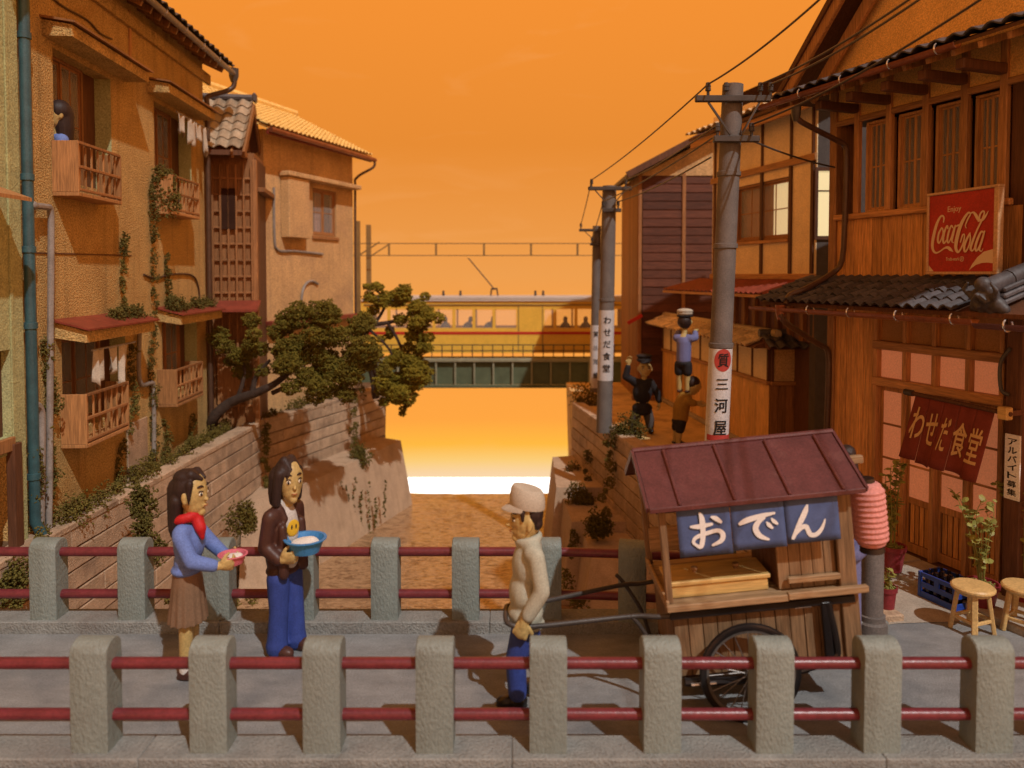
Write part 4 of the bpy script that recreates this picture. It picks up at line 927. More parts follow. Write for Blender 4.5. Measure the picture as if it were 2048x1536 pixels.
limb(b, [c_ + side * -.06 + upR * .06 - dR * .09, c_ + side * .0 + upR * .13 - dR * .10, c_ + side * .07 + upR * .06 - dR * .09, c_ + side * .02 + upR * .01 - dR * .1], [.022] * 4, 6)
for a in (-.11, .11): limb(b, [c_ + side * a + upR * .08 - dR * .04, c_ + side * a * 1.5 + upR * .16 - dR * .05, c_ + side * a * 1.1 + upR * .22 - dR * .04], [.028, .024, .016], 6)
remeshed('ridge_ornament', b, 'tile', rs, .014, 1)
# shopfront: posts, rails, panes
cols_ = [X(u, 0, 720) for u in (1753, 1811, 1870, 1938, 2007)]
zr = [(2.86, 2.95), (2.33, 2.43), (1.90, 2.0), (.62, .70), (.06, .16)]
for i, x in enumerate(cols_): MB().span(x - .026, x + .026, -.03, .09, .03, 2.95, .008).obj('post', 'wood', rs)
MB().span(cols_[0] - .035, LS, -.06, .12, 0, .06, .01).obj('sill', 'dark_wood', rs)
for (a, c) in zr[:3]:
    MB().span(cols_[0] - .03, cols_[-1] + .03, -.045, .08, a, c, .01).obj('rail', 'wood_h', rs)
for i in range(4):
    a, c = cols_[i] + .027, cols_[i + 1] - .027
    MB().span(a, c, .05, .06, 2.43, 2.86).obj('pane', 'paper_dull', rs)
    MB().span(a, c, .05, .06, 2.0, 2.33).obj('pane', 'paper', rs)
    y = .02 if i % 2 else .055
    d = MB(); d.span(a, a + .028, y, y + .03, .07, 1.9).span(c - .028, c, y, y + .03, .07, 1.9)
    for z_, hh in ((.07, .1), (.62, .07), (1.84, .06)): d.span(a + .029, c - .029, y + .001, y + .029, z_, z_ + hh)
    do = d.obj('sliding_door', 'wood', rs)
    for (p0, p1) in ((.69, 1.04), (1.06, 1.44), (1.46, 1.84)): MB().span(a + .028, c - .028, y + .012, y + .018, p0, p1).obj('pane', 'paper', do)
    for z_ in (1.05, 1.45): MB().span(a + .029, c - .029, y + .004, y + .026, z_ - .012, z_ + .012).obj('glazing_bar', 'wood_h', do)
    n_ = 4; w_ = (c - a - .08) / n_; me = MB().box((0, 0, 0), (w_ - .012, .014, .44), None, .003).mesh('board')
    repeat('board', me, 'plank', do, [T(a + .04 + (k + .5) * w_, y + .02, .395) for k in range(n_)])
# corner pillar and the next bay
xp = X(2030, .1, 800)
MB().span(xp - .085, xp + .085, -.12, .06, .0, 3.0, .012).obj('pillar', 'dark_wood', rs)
MB().span(xp + .1, LS, .05, .06, .7, 2.4).obj('pane', 'paper', rs); MB().span(xp + .1, LS, .03, .07, .06, .7).obj('board', 'plank', rs)
MB().tube(catmull([(xp - .03, -.14, 2.5), (xp - .1, -.17, 2.35), (xp - .09, -.17, 2.1), (xp - .03, -.14, 2.05)], 5), .018, 7).obj('hook', 'dark_metal', rs)
# curtain with lettering
nr = thing('shop_curtain', 'rust red shop curtain with pale characters hanging over the eatery doors', 'curtain', mx=fs.mx)
o_ = .30
c0, c1 = fs.p(1832, 788, o_), fs.p(1990, 822, o_); d0, d1 = fs.p(1800, 908, o_ + .12), fs.p(1952, 962, o_ + .12)
ex = (c1 - c0).normalized()
MB().tube([c0 - ex * .10, c1 + ex * .16], .022, 10).obj('rod', 'dark_wood', nr)
MB().box(c1 + ex * .10, (.1, .09, .12), None, .01).obj('rod_bracket', 'pale_wood', nr)
MB().tube([c0 - ex * .14, c0 - ex * .04], .035, 9).obj('rod_knob', 'dark_metal', nr)
MB().span((c1 + ex * .08).x, (c1 + ex * .13).x, -o_, -.03, c1.z - .03, c1.z + .02).obj('rod_arm', 'dark_wood', nr)
def cloth_pt(s, t, lift=0.0):
    a = c0.lerp(c1, s); c = d0.lerp(d1, s); p = a.lerp(c, t)
    p.z -= .02 * math.sin(t * math.pi * .5) ; p.y -= .035 * math.sin(s * 15.0 + .6) * t + lift; return p
for k in range(5):
    b = MB(); n, m_ = 8, 8; vs = []
    for j in range(m_ + 1):
        for i in range(n + 1): s_ = (k + i / n * (.985 if k < 4 else 1)) / 5; vs.append(cloth_pt(s_, j / m_ * (1.0 + (.03 if k == 1 else -.02 * (k % 2)))))
    b.add(vs, [(j * (n + 1) + i, j * (n + 1) + i + 1, (j + 1) * (n + 1) + i + 1, (j + 1) * (n + 1) + i) for j in range(m_) for i in range(n)], True)
    oo = b.obj('panel', 'cloth_red', nr); sm = oo.modifiers.new('t', 'SOLIDIFY'); sm.thickness = .004; sm.offset = -1
for ch, s_, t_, w_ in (('わ', .13, .42, .15), ('せ', .31, .46, .15), ('だ', .50, .48, .10), ('食', .68, .50, .16), ('堂', .88, .52, .15)):
    o = text(ch, 'character', 'tan_print', nr, Matrix.Identity(4), w_ / .9, .42, .001, .016)
    for v in o.data.vertices:
        p = cloth_pt(s_ + v.co.x * .9, t_ - v.co.y * 1.15, -.0 + .0062 + v.co.z); v.co = p
# pale pillar notice
nb = thing('notice_board', 'narrow white notice with black vertical characters on the eatery pillar', 'sign', mx=fs.mx)
na, nb1 = fs.p(2011, 866, .13), fs.p(2040, 1004, .13)
MB().span(na.x, na.x + .155, -.138, -.124, nb1.z, na.z, .003).obj('board', 'white_board', nb)
for i, ch in enumerate('アルバイト募集'):
    hh = (na.z - nb1.z - .06) / 7
    text(ch, 'character', 'black_print', nb, T(na.x + .078, -.1385, na.z - .03 - (i + .5) * hh) @ Matrix.Rotation(R(90), 4, 'X'), .088, hh * .76, .001, .022)
# enamel advertising sign
cs = thing('advertising_sign', 'square red soft drink sign with white script, leaning above the tiled eave', 'sign', mx=fs.mx)
sa, sb = fs.p(1858, 388, .16), fs.p(2001, 382, .30)
sx, sw = sa.x, (sb.x - sa.x); sz0, sz1 = fs.p(1858, 549, .16).z, sa.z; sh = sz1 - sz0
srot = T(sx, -.16, sz0) @ Matrix.Rotation(-math.atan2(.13, sw), 4, 'Z'); sl_ = math.hypot(sw, .13)
def so_(b, name, m): return b.obj(name, m, cs, None, srot)
so_(MB().span(.03, sl_ - .03, -.012, .03, .03, sh - .03), 'face', 'sign_red')
fr_ = .028
fo = MB().span(0, sl_, -.028, .04, 0, fr_, .005).span(0, sl_, -.028, .04, sh - fr_, sh, .005).span(0, fr_, -.027, .039, fr_ + .001, sh - fr_ - .001, .005).span(sl_ - .055, sl_, -.027, .039, fr_ + .001, sh - fr_ - .001, .005)
so_(fo, 'frame', 'brass')
def cmap(x, y):
    s_ = (x - 150) / 975; top = 237 - .11 * (x - 160); bot = 1318 + .01 * (x - 150)
    return (.03 + s_ * (sl_ - .085), .03 + (1 - (y - top) / (bot - top)) * (sh - .06))
S = [
 [(378, 608, 18), (385, 550, 26), (362, 517, 26), (322, 540, 30), (270, 640, 42), (228, 790, 48), (206, 930, 46), (226, 1015, 38), (268, 1048, 26), (330, 1030, 20), (400, 985, 24), (455, 975, 40), (495, 1000, 46), (540, 1035, 8)],
 [(352, 690, 22), (308, 770, 30), (294, 870, 32), (316, 908, 24), (352, 850, 20), (378, 765, 22), (368, 700, 20), (345, 700, 18)],
 [(452, 700, 22), (440, 662, 24), (402, 740, 30), (380, 860, 34), (398, 912, 26), (440, 860, 16)],
 [(530, 690, 20), (505, 662, 22), (465, 760, 30), (448, 870, 30), (468, 905, 24), (505, 840, 18), (548, 700, 18)],
 [(568, 660, 22), (540, 780, 28), (520, 880, 26), (545, 905, 14)],
 [(588, 668, 24), (622, 655, 24)],
 [(735, 700, 12), (722, 660, 18), (755, 570, 22), (790, 505, 20), (762, 480, 28), (700, 560, 40), (640, 690, 52), (596, 860, 54), (586, 980, 46), (618, 1042, 34), (660, 1000, 24), (700, 900, 22), (712, 800, 20), (686, 800, 20), (655, 900, 18)],
 [(792, 490, 16), (835, 478, 28), (872, 520, 44), (900, 575, 36), (950, 592, 40), (1000, 545, 30), (1045, 462, 6)],
 [(912, 600, 30), (930, 510, 26), (968, 462, 22), (990, 490, 22), (958, 590, 24), (890, 740, 26), (835, 890, 34), (806, 990, 34), (832, 1028, 22), (870, 980, 12)],
 [(792, 775, 22), (748, 860, 32), (712, 965, 36), (728, 1040, 26), (770, 985, 20), (800, 880, 22), (796, 790, 20)],
 [(985, 770, 20), (955, 755, 24), (910, 850, 34), (876, 970, 34), (892, 1030, 26), (935, 960, 20), (985, 800, 20)],
 [(1000, 752, 22), (968, 880, 28), (934, 1005, 26), (962, 1038, 14), (985, 1000, 8)]]
lt = MB(); kx = (sl_ - .085) / 975
def stroke_scaled(b, S_):
    # widths are given in picture units; map through cmap after building flat outlines
    strokes(b, S_, cmap, .0135)
stroke_scaled(lt, S); so_(lt, 'script_lettering', 'sign_white')
sw_ = [(775, 1316), (830, 1215), (900, 1120), (985, 1045), (1122, 1005), (1120, 1212), (1040, 1200), (960, 1205), (880, 1232), (820, 1275)]
b = MB(); b.add([(cmap(x, y)[0], -.0135, cmap(x, y)[1]) for x, y in sw_], [tuple(range(len(sw_)))]); so_(b, 'wave_mark', 'sign_white')
b = MB(); b.add([(cmap(x, y)[0], -.0136, cmap(x, y)[1]) for x, y in ((152, 1225), (235, 1315), (152, 1315))], [(0, 1, 2)]); so_(b, 'corner_mark', 'sign_white')
RX = Matrix.Rotation(R(90), 4, 'X')
p = cmap(545, 430); text('Enjoy', 'word', 'sign_white', cs, srot @ T(p[0], -.0136, p[1]) @ RX, 205 * kx, .075, .001)
p = cmap(530, 1140); text('Trade-mark', 'word', 'sign_white', cs, srot @ T(p[0], -.0136, p[1]) @ RX, 205 * kx, .035, .001)
p = cmap(672, 1142); text('®', 'word', 'sign_white', cs, srot @ T(p[0], -.0136, p[1]) @ RX, 62 * kx, .055, .001)

# ---- cream plaster house with timber frame
fc = Frame('plaster_house', 'cream plaster timber framed house behind the roofed wall, upper windows curtained', 'house', (4.17, 15.65), (4.97, 12.3))
rc = fc.root; LC = fc.L
zc0, zc1 = 3.16, 5.95
wa, wb = fc.x_(1472, 0, 420), fc.x_(1577, 0, 420); wz0_, wz1_ = fc.p(1575, 477).z, fc.p(1575, 353).z
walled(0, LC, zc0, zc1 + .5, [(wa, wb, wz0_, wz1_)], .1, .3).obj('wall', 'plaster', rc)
MB().span(0, LC, .3, 3.0, 0, zc1 + .9).obj('core', 'interior', rc)
MB().span(0, LC, .285, .298, 0, zc0).obj('lower_wall', 'dark_wood', rc)
zb = fc.p(1600, 326).z
MB().span(-.02, LC + .02, -.05, -.002, zb - .02, zb + .1, .008).obj('beam', 'wood_h', rc); MB().span(-.02, LC + .04, -.05, -.002, zc0 - .04, zc0 + .06, .008).obj('beam', 'wood_h', rc)
MB().span(wa - .05, wb + .05, -.055, -.002, wz0_ - .06, wz0_ - .002, .008).obj('sill', 'wood_h', rc)
for u in (1432, 1526, 1584, 1628): x = fc.x_(u, 0, 300); MB().span(x - .04, x + .04, -.035, -.001, zc0 + .061, zb - .021, .006).obj('post', 'dark_wood', rc)
for u in (1432, 1526, 1584, 1628): x = fc.x_(u, 0, 300); MB().span(x - .03, x + .03, -.03, -.001, zb + .101, zc1 + .3, .006).obj('post', 'dark_wood', rc)
w_ = sash(rc, wa + .005, wb - .005, wz0_ + .005, wz1_ - .005, .04, 'red_wood', (1, 1), .045, 2, curtain=[(0, .95)])
MB().span(wa + .3 * (wb - wa) + .62, wb - .05, .10, .105, wz0_ + .05, wz1_ - .05).obj('lit_pane', 'lit_pane', rc)
zee = fc.p(1594, 200, .3).z
er = MB().hexa([(-.3, -.4, zee - .06), (LC + .4, -.4, zee - .06), (LC + .4, 2.6, zee + .9), (-.3, 2.6, zee + .9)], [(-.3, -.4, zee), (LC + .4, -.4, zee), (LC + .4, 2.6, zee + .96), (-.3, 2.6, zee + .96)]).obj('roof', 'dark_wood', rc)
dC = V((0, -3.02, -.96)); lC = dC.length; dC.normalize()
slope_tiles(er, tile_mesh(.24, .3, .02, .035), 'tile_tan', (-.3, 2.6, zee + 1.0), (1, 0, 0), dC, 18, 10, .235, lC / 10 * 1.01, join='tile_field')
MB().span(-.3, LC + .3, -.36, -.3, zee - .2, zee - .07).obj('fascia', 'wood_h', rc)
b = MB()
q = fc.p(1600, 165, .0)
for (dx, dz, r) in ((0, 0, .13), (-.14, -.04, .12), (.14, -.02, .12), (.02, .12, .11), (.27, 0, .1), (-.25, -.05, .08)): b.ell(q + V((dx, .1, dz)), (r, r * .8, r))
remeshed('ridge_ornament', b, 'tile', rc, .03, 1)
# end wall of the plaster house, facing the bridge, with a lit window
fe_ = Frame(None, '', '', (4.99, 12.3), (6.4, 12.3)); e0 = fe_.mx
em = rc.matrix_world.inverted() if False else fc.mx.inverted() @ e0
za_, zb_1 = 3.2 - (470 - 550) / 1500 * 0 + 0, 0
lw0, lw1 = fe_.p(1634, 472), fe_.p(1690, 342)
MB().span(0, 1.3, 0, .25, 0, 6.4).obj('end_wall', 'grey_cloth', rc, None, em)  # the wall's shade is put into its colour, trouser grey reused
MB().span(lw0.x, lw1.x, -.012, -.004, lw0.z, lw1.z).obj('lit_pane', 'lit_pane', rc, None, em)
b = MB().span(lw0.x - .05, lw0.x, -.03, 0.0, lw0.z - .06, lw1.z + .06).span(lw0.x, lw1.x, -.03, 0.0, lw1.z, lw1.z + .06).span(lw0.x, lw1.x, -.03, 0.0, lw0.z - .06, lw0.z)
zz = fe_.p(1650, 382).z; b.span(lw0.x, lw1.x, -.02, -.013, zz - .012, zz + .012); xx = fe_.p(1668, 420).x; b.span(xx - .012, xx + .012, -.022, -.0125, lw0.z, zz - .013); b.obj('window_frame', 'dark_wood', rc, None, em)
# red tin canopy and the dark window row below
ca, cb = fc.p(1382, 585, .9), fc.p(1640, 598, .7)
def corr(root, p00, p10, p01, p11, n, amp, m, name):
    b = MB(); vs = []
    for i in range(n + 1):
        s_ = i / n
        for t in (0, 1):
            p = V(p00).lerp(V(p10), s_).lerp(V(p01).lerp(V(p11), s_), t); p.z += amp * math.cos(i * math.pi); vs.append(p)
    b.add(vs, [(2 * i, 2 * i + 1, 2 * i + 3, 2 * i + 2) for i in range(n)], False)
    o = b.obj(name, m, root); s2 = o.modifiers.new('t', 'SOLIDIFY'); s2.thickness = .015; return o
corr(rc, (-.45, -.02, 3.12), (LC + .2, -.02, 3.12), (-.75, -.75, 2.90), (LC + .25, -.75, 2.90), 56, .018, 'red_tin', 'canopy')
MB().span(-.75, LC + .25, -.76, -.70, 2.82, 2.87).obj('canopy_beam', 'wood_h', rc)
MB().span(.3, LC, .16, .28, .0, 2.05).obj('lower_front', 'dark_wood', rc)
for i in range(10): x = .05 + i * (LC - .1) / 9; MB().span(x - .05, x + .05, .04, .12, 2.08, 2.8).obj('window_post', 'red_wood', rc)
MB().span(0, LC, .13, .145, 2.06, 2.82).obj('window_glass', 'curtain', rc)

# ---- dark clapboard house at the street end
fd = Frame('clapboard_house', 'dark clapboard house with a bare gable at the far end of the street', 'house', (3.28, 19.3), (5.9, 19.3))
rd = fd.root
za, slp = fd.p(1249, 342).z, .54
MB().prism([(0, 0), (2.3, 0), (2.3, za - .1 + 2.3 * slp), (0, za - .1)], .03, 3).obj('core', 'dark_wood', rd)
n = 26; hh = (za - .15) / n; me = MB().hexa([(0, -.028, 0), (2.3, -.028, 0), (2.3, -.002, 0), (0, -.002, 0)], [(0, -.008, hh), (2.3, -.008, hh), (2.3, -.002, hh), (0, -.002, hh)]).mesh('clapboard')
repeat('clapboard', me, 'clap', rd, [T(.07, random.uniform(-.003, .003), .05 + i * hh) for i in range(n)])
for x in (.0, 1.12, 2.1): MB().span(x - .045, x + .045, -.055, .03, 0, za - .05, .008).obj('batten', 'red_wood', rd)
MB().prism([(-.05, za - .12), (2.3, za - .12), (2.3, za + 2.3 * slp - .12), (.3, za + .05)], -.035, .0).obj('gable_panel', 'stucco_far', rd)
me = MB().box((0, 0, 0), (.14, .05, za - .1)).mesh('side_board')
repeat('side_board', me, 'red_wood', rd, [T(-.03, .1 + i * .155, (za - .1) / 2) @ Matrix.Rotation(R(90), 4, 'Z') for i in range(18)])
MB().hexa([(-.4, -.4, za - .22), (-.4, 3, za - .22), (2.6, 3, za + 2.6 * slp), (2.6, -.4, za + 2.6 * slp)], [(-.42, -.4, za - .14), (-.42, 3, za - .14), (2.55, 3, za + .1 + 2.6 * slp), (2.55, -.4, za + .1 + 2.6 * slp)]).obj('roof', 'tile', rd)
MB().beam((-.4, -.44, za - .16), (2.6, -.44, za + .02 + 2.6 * slp), .05, .16).obj('barge_board', 'dark_wood', rd)
MB().beam((-.32, -.12, fd.p(1250, 638).z - .1), (.05, -.12, fd.p(1270, 630).z), .05, .09).obj('red_bracket', 'train_red', rd)
MB().span(-.2, .5, -.25, -.03, 0, .1, .01).obj('step', 'red_wood', rd)

# ---- roofed boundary wall
ff = Frame('boundary_wall', 'plaster and plank boundary wall with a tiled coping along the street', 'wall', (3.85, 19.1), (4.5, 13.1), group='boundary walls')
def boundary(fr, m_pl, plank_m, n_p, wd, dark):
    r = fr.root; L = fr.L
    MB().span(0, L, .03, .2, 0, 2.0).obj('core', 'dark_wood', r)
    k = max(2, int(L / .62)); w = L / k
    me = MB().box((0, 0, 0), (w - .05, .03, .56)).mesh('plaster_panel'); repeat('plaster_panel', me, m_pl, r, [T((i + .5) * w, .02, 1.62) for i in range(k)])
    me = MB().box((0, 0, 0), (.045, .06, .60), None, .006).mesh('stud'); repeat('stud', me, 'dark_wood', r, [T(min(max(i * w, .03), L - .03), .012, 1.62) for i in range(k + 1)])
    MB().span(0, L, -.045, .03, 1.27, 1.335, .008).obj('rail', 'wood_h', r)
    planks(r, 0, L, .08, 1.265, .015, n_p, plank_m)
    MB().span(-.02, L + .02, -.08, .1, 0, .08, .01).obj('plinth', 'slab', r)
    cp = MB().prism([(0, 0)], 0, 0) if False else None
    rfw = MB().hexa([(-.15, -.34, 1.93), (L + .12, -.34, 1.93), (L + .12, .5, 1.93), (-.15, .5, 1.93)], [(-.15, -.3, 1.97), (L + .12, -.3, 1.97), (L + .12, .1, 2.12), (-.15, .1, 2.12)]).obj('coping_roof', 'dark_wood', r)
    d_ = V((0, -.48, -.2)); l_ = d_.length; d_.normalize(); tm = tile_mesh(.21, .25, .018, .036)
    slope_tiles(rfw, tm, wd, (-.15, .1, 2.14), (1, 0, 0), d_, int((L + .27) / .205), 2, .205, l_ / 2)
    MB().tube([(-.18, .1, 2.18), (L + .14, .1, 2.18)], .07, 8).obj('ridge_tile', wd, r)
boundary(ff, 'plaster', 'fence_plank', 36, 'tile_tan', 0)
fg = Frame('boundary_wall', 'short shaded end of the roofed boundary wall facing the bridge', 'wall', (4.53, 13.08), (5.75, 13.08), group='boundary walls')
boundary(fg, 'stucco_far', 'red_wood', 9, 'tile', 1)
# pavement slabs by the eatery
pv = thing('pavement', 'raised stone pavement in front of the eatery doors', 'pavement', mx=fs.mx)
k = 5; w = (LS + .3) / k
for i in range(k): MB().span(-.2 + i * w + .004, -.2 + (i + 1) * w - .004, -.62, -.07, 0.0, .075 + .004 * (i % 2), .012).obj('paving_slab', 'slab', pv)
MB().add([gz(u, v, .018) for u, v in ((1700, 1262), (1790, 1247), (1905, 1243), (2048, 1238), (2200, 1230), (2060, 1100), (1860, 1080), (1700, 1060))], [tuple(range(8))]).obj('ground_strip', 'slab')['kind'] = 'structure'

# ================================================================== POLES AND WIRES
def pole(u, v, d, h, rad, lean, label, arms, plate, chars, circle=False, collars=()):
    base = at(u, v, d); base.z = 0
    t = thing('utility_pole', label, 'utility pole', base, group='utility poles along the street')
    topx = lean
    def ax(z): return V((topx * z / h, 0, z))
    MB().tube([ax(0), ax(h * .5), ax(h)], [rad * 1.13, rad * 1.06, rad], 20).obj('shaft', 'pole', t)
    for z in collars:
        rr_ = rad * (1.13 - .13 * z / h); MB().lathe([(rr_ + .002, -.03), (rr_ + .014, -.025), (rr_ + .014, .025), (rr_ + .002, .03)], 20, T(*ax(z))).obj('collar', 'pole', t)
    ends = []
    for (z, half0, half1, ins, br) in arms:
        c = ax(z); y = -rad - .04
        a = MB().box((c.x + (half1 - half0) / 2, y, z), (half0 + half1, .07, .075), None, .01).obj('cross_arm', 'dark_metal', t)
        for x in ins:
            MB().lathe([(.018, .0), (.018, .05), (.035, .055), (.03, .1), (.035, .105), (.025, .15), (.0, .155)], 8, T(c.x + x, y, z + .037)).obj('insulator', 'dark_metal', a); ends.append(t.location + V((c.x + x, y, z + .17)))
        if br:
            for sg, hf in ((-1, half0), (1, half1)): MB().beam((c.x + sg * hf * .68, y, z - .04), (c.x + sg * rad * .5, y, z - br), .035, .02).obj('brace', 'dark_metal', t)
    if plate:
        z0p, z1p, rp = plate; zc = (z0p + z1p) / 2; rr_ = rad * (1.13 - .13 * zc / h) + .006
        b = MB(); n_ = 20; vs = []
        for z in (z0p, z1p):
            for k_ in range(n_ + 1):
                a_ = math.pi * 1.5 + math.pi * 1.3 * (k_ / n_ - .5); vs.append(ax(z) + V((rr_ * math.cos(a_), rr_ * math.sin(a_), 0)))
        b.add(vs, [(k_, k_ + 1, n_ + 2 + k_, n_ + 1 + k_) for k_ in range(n_)], True); pl = b.obj('wrap_plate', 'plate', t)
        def wrap(o, zc_, off):
            for v in o.data.vertices:
                a_ = math.pi * 1.5 + v.co.x / rr_; p = ax(zc_ + v.co.y) + V(((rr_ + off + v.co.z * 1.5) * math.cos(a_), (rr_ + off + v.co.z * 1.5) * math.sin(a_), 0)); v.co = p
        n_c = len(chars); H_ = z1p - z0p
        for i, (ch, zc_, w_, h_) in enumerate(chars):
            wrap(text(ch, 'character', 'black_print', pl, Matrix.Identity(4), w_, h_, .0012, .022), z1p - zc_ * H_, .004)
        if circle:
            b = MB(); vs = [(0, 0, 0)]; n2 = 40
            for rr2 in (.04, .08, .12):
                vs += [(rr2 * math.cos(2 * math.pi * k_ / n2) * .9, rr2 * 1.12 * math.sin(2 * math.pi * k_ / n2), 0) for k_ in range(n2)]
            fs2 = [(0, 1 + k_, 1 + (k_ + 1) % n2) for k_ in range(n2)] + [(1 + q_ * n2 + k_, 1 + q_ * n2 + (k_ + 1) % n2, 1 + (q_ + 1) * n2 + (k_ + 1) % n2, 1 + (q_ + 1) * n2 + k_) for q_ in range(2) for k_ in range(n2)]
            b.add(vs, fs2, True); o = b.obj('circle_mark', 'plate_red', pl); wrap(o, z1p - .115 * H_, .002)
            b = MB(); xs_ = [-.17 + .34 * k_ / 16 for k_ in range(17)]
            b.add([(x, -.035, 0) for x in xs_] + [(x, .035, 0) for x in xs_], [(k_, k_ + 1, 18 + k_, 17 + k_) for k_ in range(16)], True); o = b.obj('red_band', 'plate_red', pl); wrap(o, z0p + .10, .002)
    return t, ends
d1 = 9.0
b1 = at(1428, 1000, d1); h1_ = at(1466, 170, d1).z
ln_ = at(1466, 170, d1).x - at(1424, 1060, d1).x
pz0, pz1 = at(1440, 888, d1).z, at(1440, 696, d1).z
P1, E1 = pole(1424, 1060, d1, h1_, .122, ln_, 'nearest utility pole, with a white wrap sign and red circle', [(at(0, 204, d1).z, .48, .40, (-.33, -.12, .28, .40), .42), (at(0, 283, d1).z, .25, .29, (-.2, .2), 0)],
    (pz0, pz1, 0), [('質', .115, .12, .16), ('三', .36, .14, .12), ('河', .58, .15, .165), ('屋', .81, .15, .17)], True, (at(0, 348, d1).z, at(0, 492, d1).z, at(0, 690, d1).z))
d2 = 15.2
P2, E2 = pole(1208, 850, d2, at(0, 372, d2).z, .14, .09, 'second utility pole beyond the waving man, its wrap sign blurred', [(at(0, 379, d2).z, .45, .42, (-.38, .3), .3), (at(0, 422, d2).z, .16, .22, (-.14, .16), 0)],
    (at(0, 760, d2).z, at(0, 620, d2).z, 0), [('わ', .14, .14, .14), ('せ', .31, .14, .14), ('だ', .48, .14, .14), ('食', .65, .14, .15), ('堂', .82, .14, .15)], False, (at(0, 600, d2).z,))
d3 = 20.5
P3, E3 = pole(1189, 785, d3, at(0, 452, d3).z, .115, .05, 'farthest utility pole, thin and yellowish at the canal end', [(at(0, 461, d3).z, .5, .1, (-.45,), .3), (at(0, 489, d3).z, .2, .05, (-.15,), 0)],
    (at(0, 775, d3).z, at(0, 650, d3).z, 0), [('質', .14, .12, .14), ('三', .36, .12, .1), ('河', .58, .12, .14), ('屋', .8, .12, .14)], False)
def wire(a, c, sag, lab, r=.011, ext=False):
    a, c = V(a), V(c); pts = [a.lerp(c, t / 14) - V((0, 0, sag * 4 * (t / 14) * (1 - t / 14))) for t in range(15)]
    if ext: pts.append(c + (c - a) * 1.1)
    w = MB().tube(pts, r, 6).obj('overhead_wire', 'dark_metal'); tag(w, lab, 'wire', 'overhead wires')
wire(E1[0], at(1660, -20, 6.0), .05, 'leftmost wire rising from the nearest pole top to the upper right', ext=True)
wire(E1[2], at(1860, -30, 5.6), .06, 'wire from the right end of the nearest pole crossarm towards the gable', ext=True)
wire(E1[3], at(1880, -30, 5.4), .06, 'outermost right wire of the nearest pole, running past the gable', ext=True)
wire(E1[5], at(1990, -20, 5.4), .08, 'lower wire from the short crossarm, crossing the copper gutter', ext=True)
wire(E1[5] + V((0, .05, -.17)), fs.w(.1, -.05, 4.55), .03, 'short service wire from the nearest pole to the eatery')
wire(E2[0], E1[0], .06, 'left upper wire between the nearest and second poles')
wire(E2[1], E1[4], .06, 'upper middle wire between the second pole and the short crossarm')
wire(E2[2], E1[4] + V((0, 0, -.12)), .05, 'middle wire between the second and nearest poles')
wire(E2[3], P1.location + V((-.03, .1, at(0, 312, d1).z)), .05, 'lowest wire between the second and nearest poles')
wire(E3[0], E2[0], .04, 'left wire between the farthest and second poles'); wire(E3[1], E2[2], .04, 'lower wire between the farthest and second poles')
# ================================================================== TREES AND GROWTH
def tree(label, trunk, branches, clumps, m, seed, size, grp='leaning trees on the left bank'):
    p0 = V(trunk[0][0]); t = thing('leaning_tree', label, 'tree', p0, group=grp)
    pts = [V(p) - p0 for p, r in trunk]; k = catmull([(*p, ) for p in pts], 5); n = len(k)
    rr_ = np.interp(np.linspace(0, len(trunk) - 1, n), range(len(trunk)), [r for p, r in trunk])
    MB().tube([p + V((noise.noise(p * 4) * .03, noise.noise(p * 4 + V((5, 0, 0))) * .03, 0)) for p in k], list(rr_), 9).obj('trunk', 'bark', t)
    for br in branches:
        pts = catmull([V(p) - p0 for p, r in br], 4); q = np.interp(np.linspace(0, len(br) - 1, len(pts)), range(len(br)), [r for p, r in br])
        MB().tube(pts, list(q), 7).obj('branch', 'bark', t)
    bl = []
    rnd = random.Random(seed)
    for (c, r) in clumps:
        c = V(c) - p0
        for k_ in range(4):
            o = V((rnd.gauss(0, 1), rnd.gauss(0, 1), rnd.gauss(0, .8))) * r * .6; q = r * rnd.uniform(.38, .70)
            bl.append((tuple(c + o), (q, q, q * .8), int(1900 * q * q / (size * 6)) + 20))
    tufts('crown', bl, size, m, t, .7, seed=seed)
    return t
D = 15.0
tree('large leaning dark olive tree growing beside the gabled house', [(gz(424, 864, 0), .12), (at(428, 835, D), .11), (at(462, 805, D), .10), (at(505, 788, D - .1), .09), (at(545, 770, D - .2), .07), (at(590, 735, D - .2), .05), (at(640, 690, D - .2), .03)],
     [[(at(505, 788, D - .1), .06), (at(512, 755, D), .05), (at(540, 720, D), .03)], [(at(545, 786, D - .1), .05), (at(580, 772, D - .2), .045), (at(620, 770, D - .3), .03), (at(680, 760, D - .3), .02)], [(at(475, 798, D), .05), (at(490, 740, D + .1), .03), (at(470, 700, D + .2), .02)]],
     [(at(u, v, D + dd), r * .01) for u, v, r, dd in ((462, 685, 34, .1), (475, 728, 34, .1), (505, 700, 30, 0), (525, 672, 30, .2), (560, 655, 34, .1), (600, 640, 36, .2), (638, 625, 34, .2), (668, 642, 40, .1), (560, 706, 40, -.2), (600, 682, 42, -.1), (645, 680, 44, -.2), (690, 690, 42, 0), (600, 735, 42, -.3), (640, 745, 44, -.4), (680, 742, 42, -.3), (715, 715, 36, 0), (745, 700, 30, .2), (655, 775, 32, -.4), (705, 768, 32, -.2), (735, 745, 28, 0))], 'leaf', 11, .025)
D = 18.4
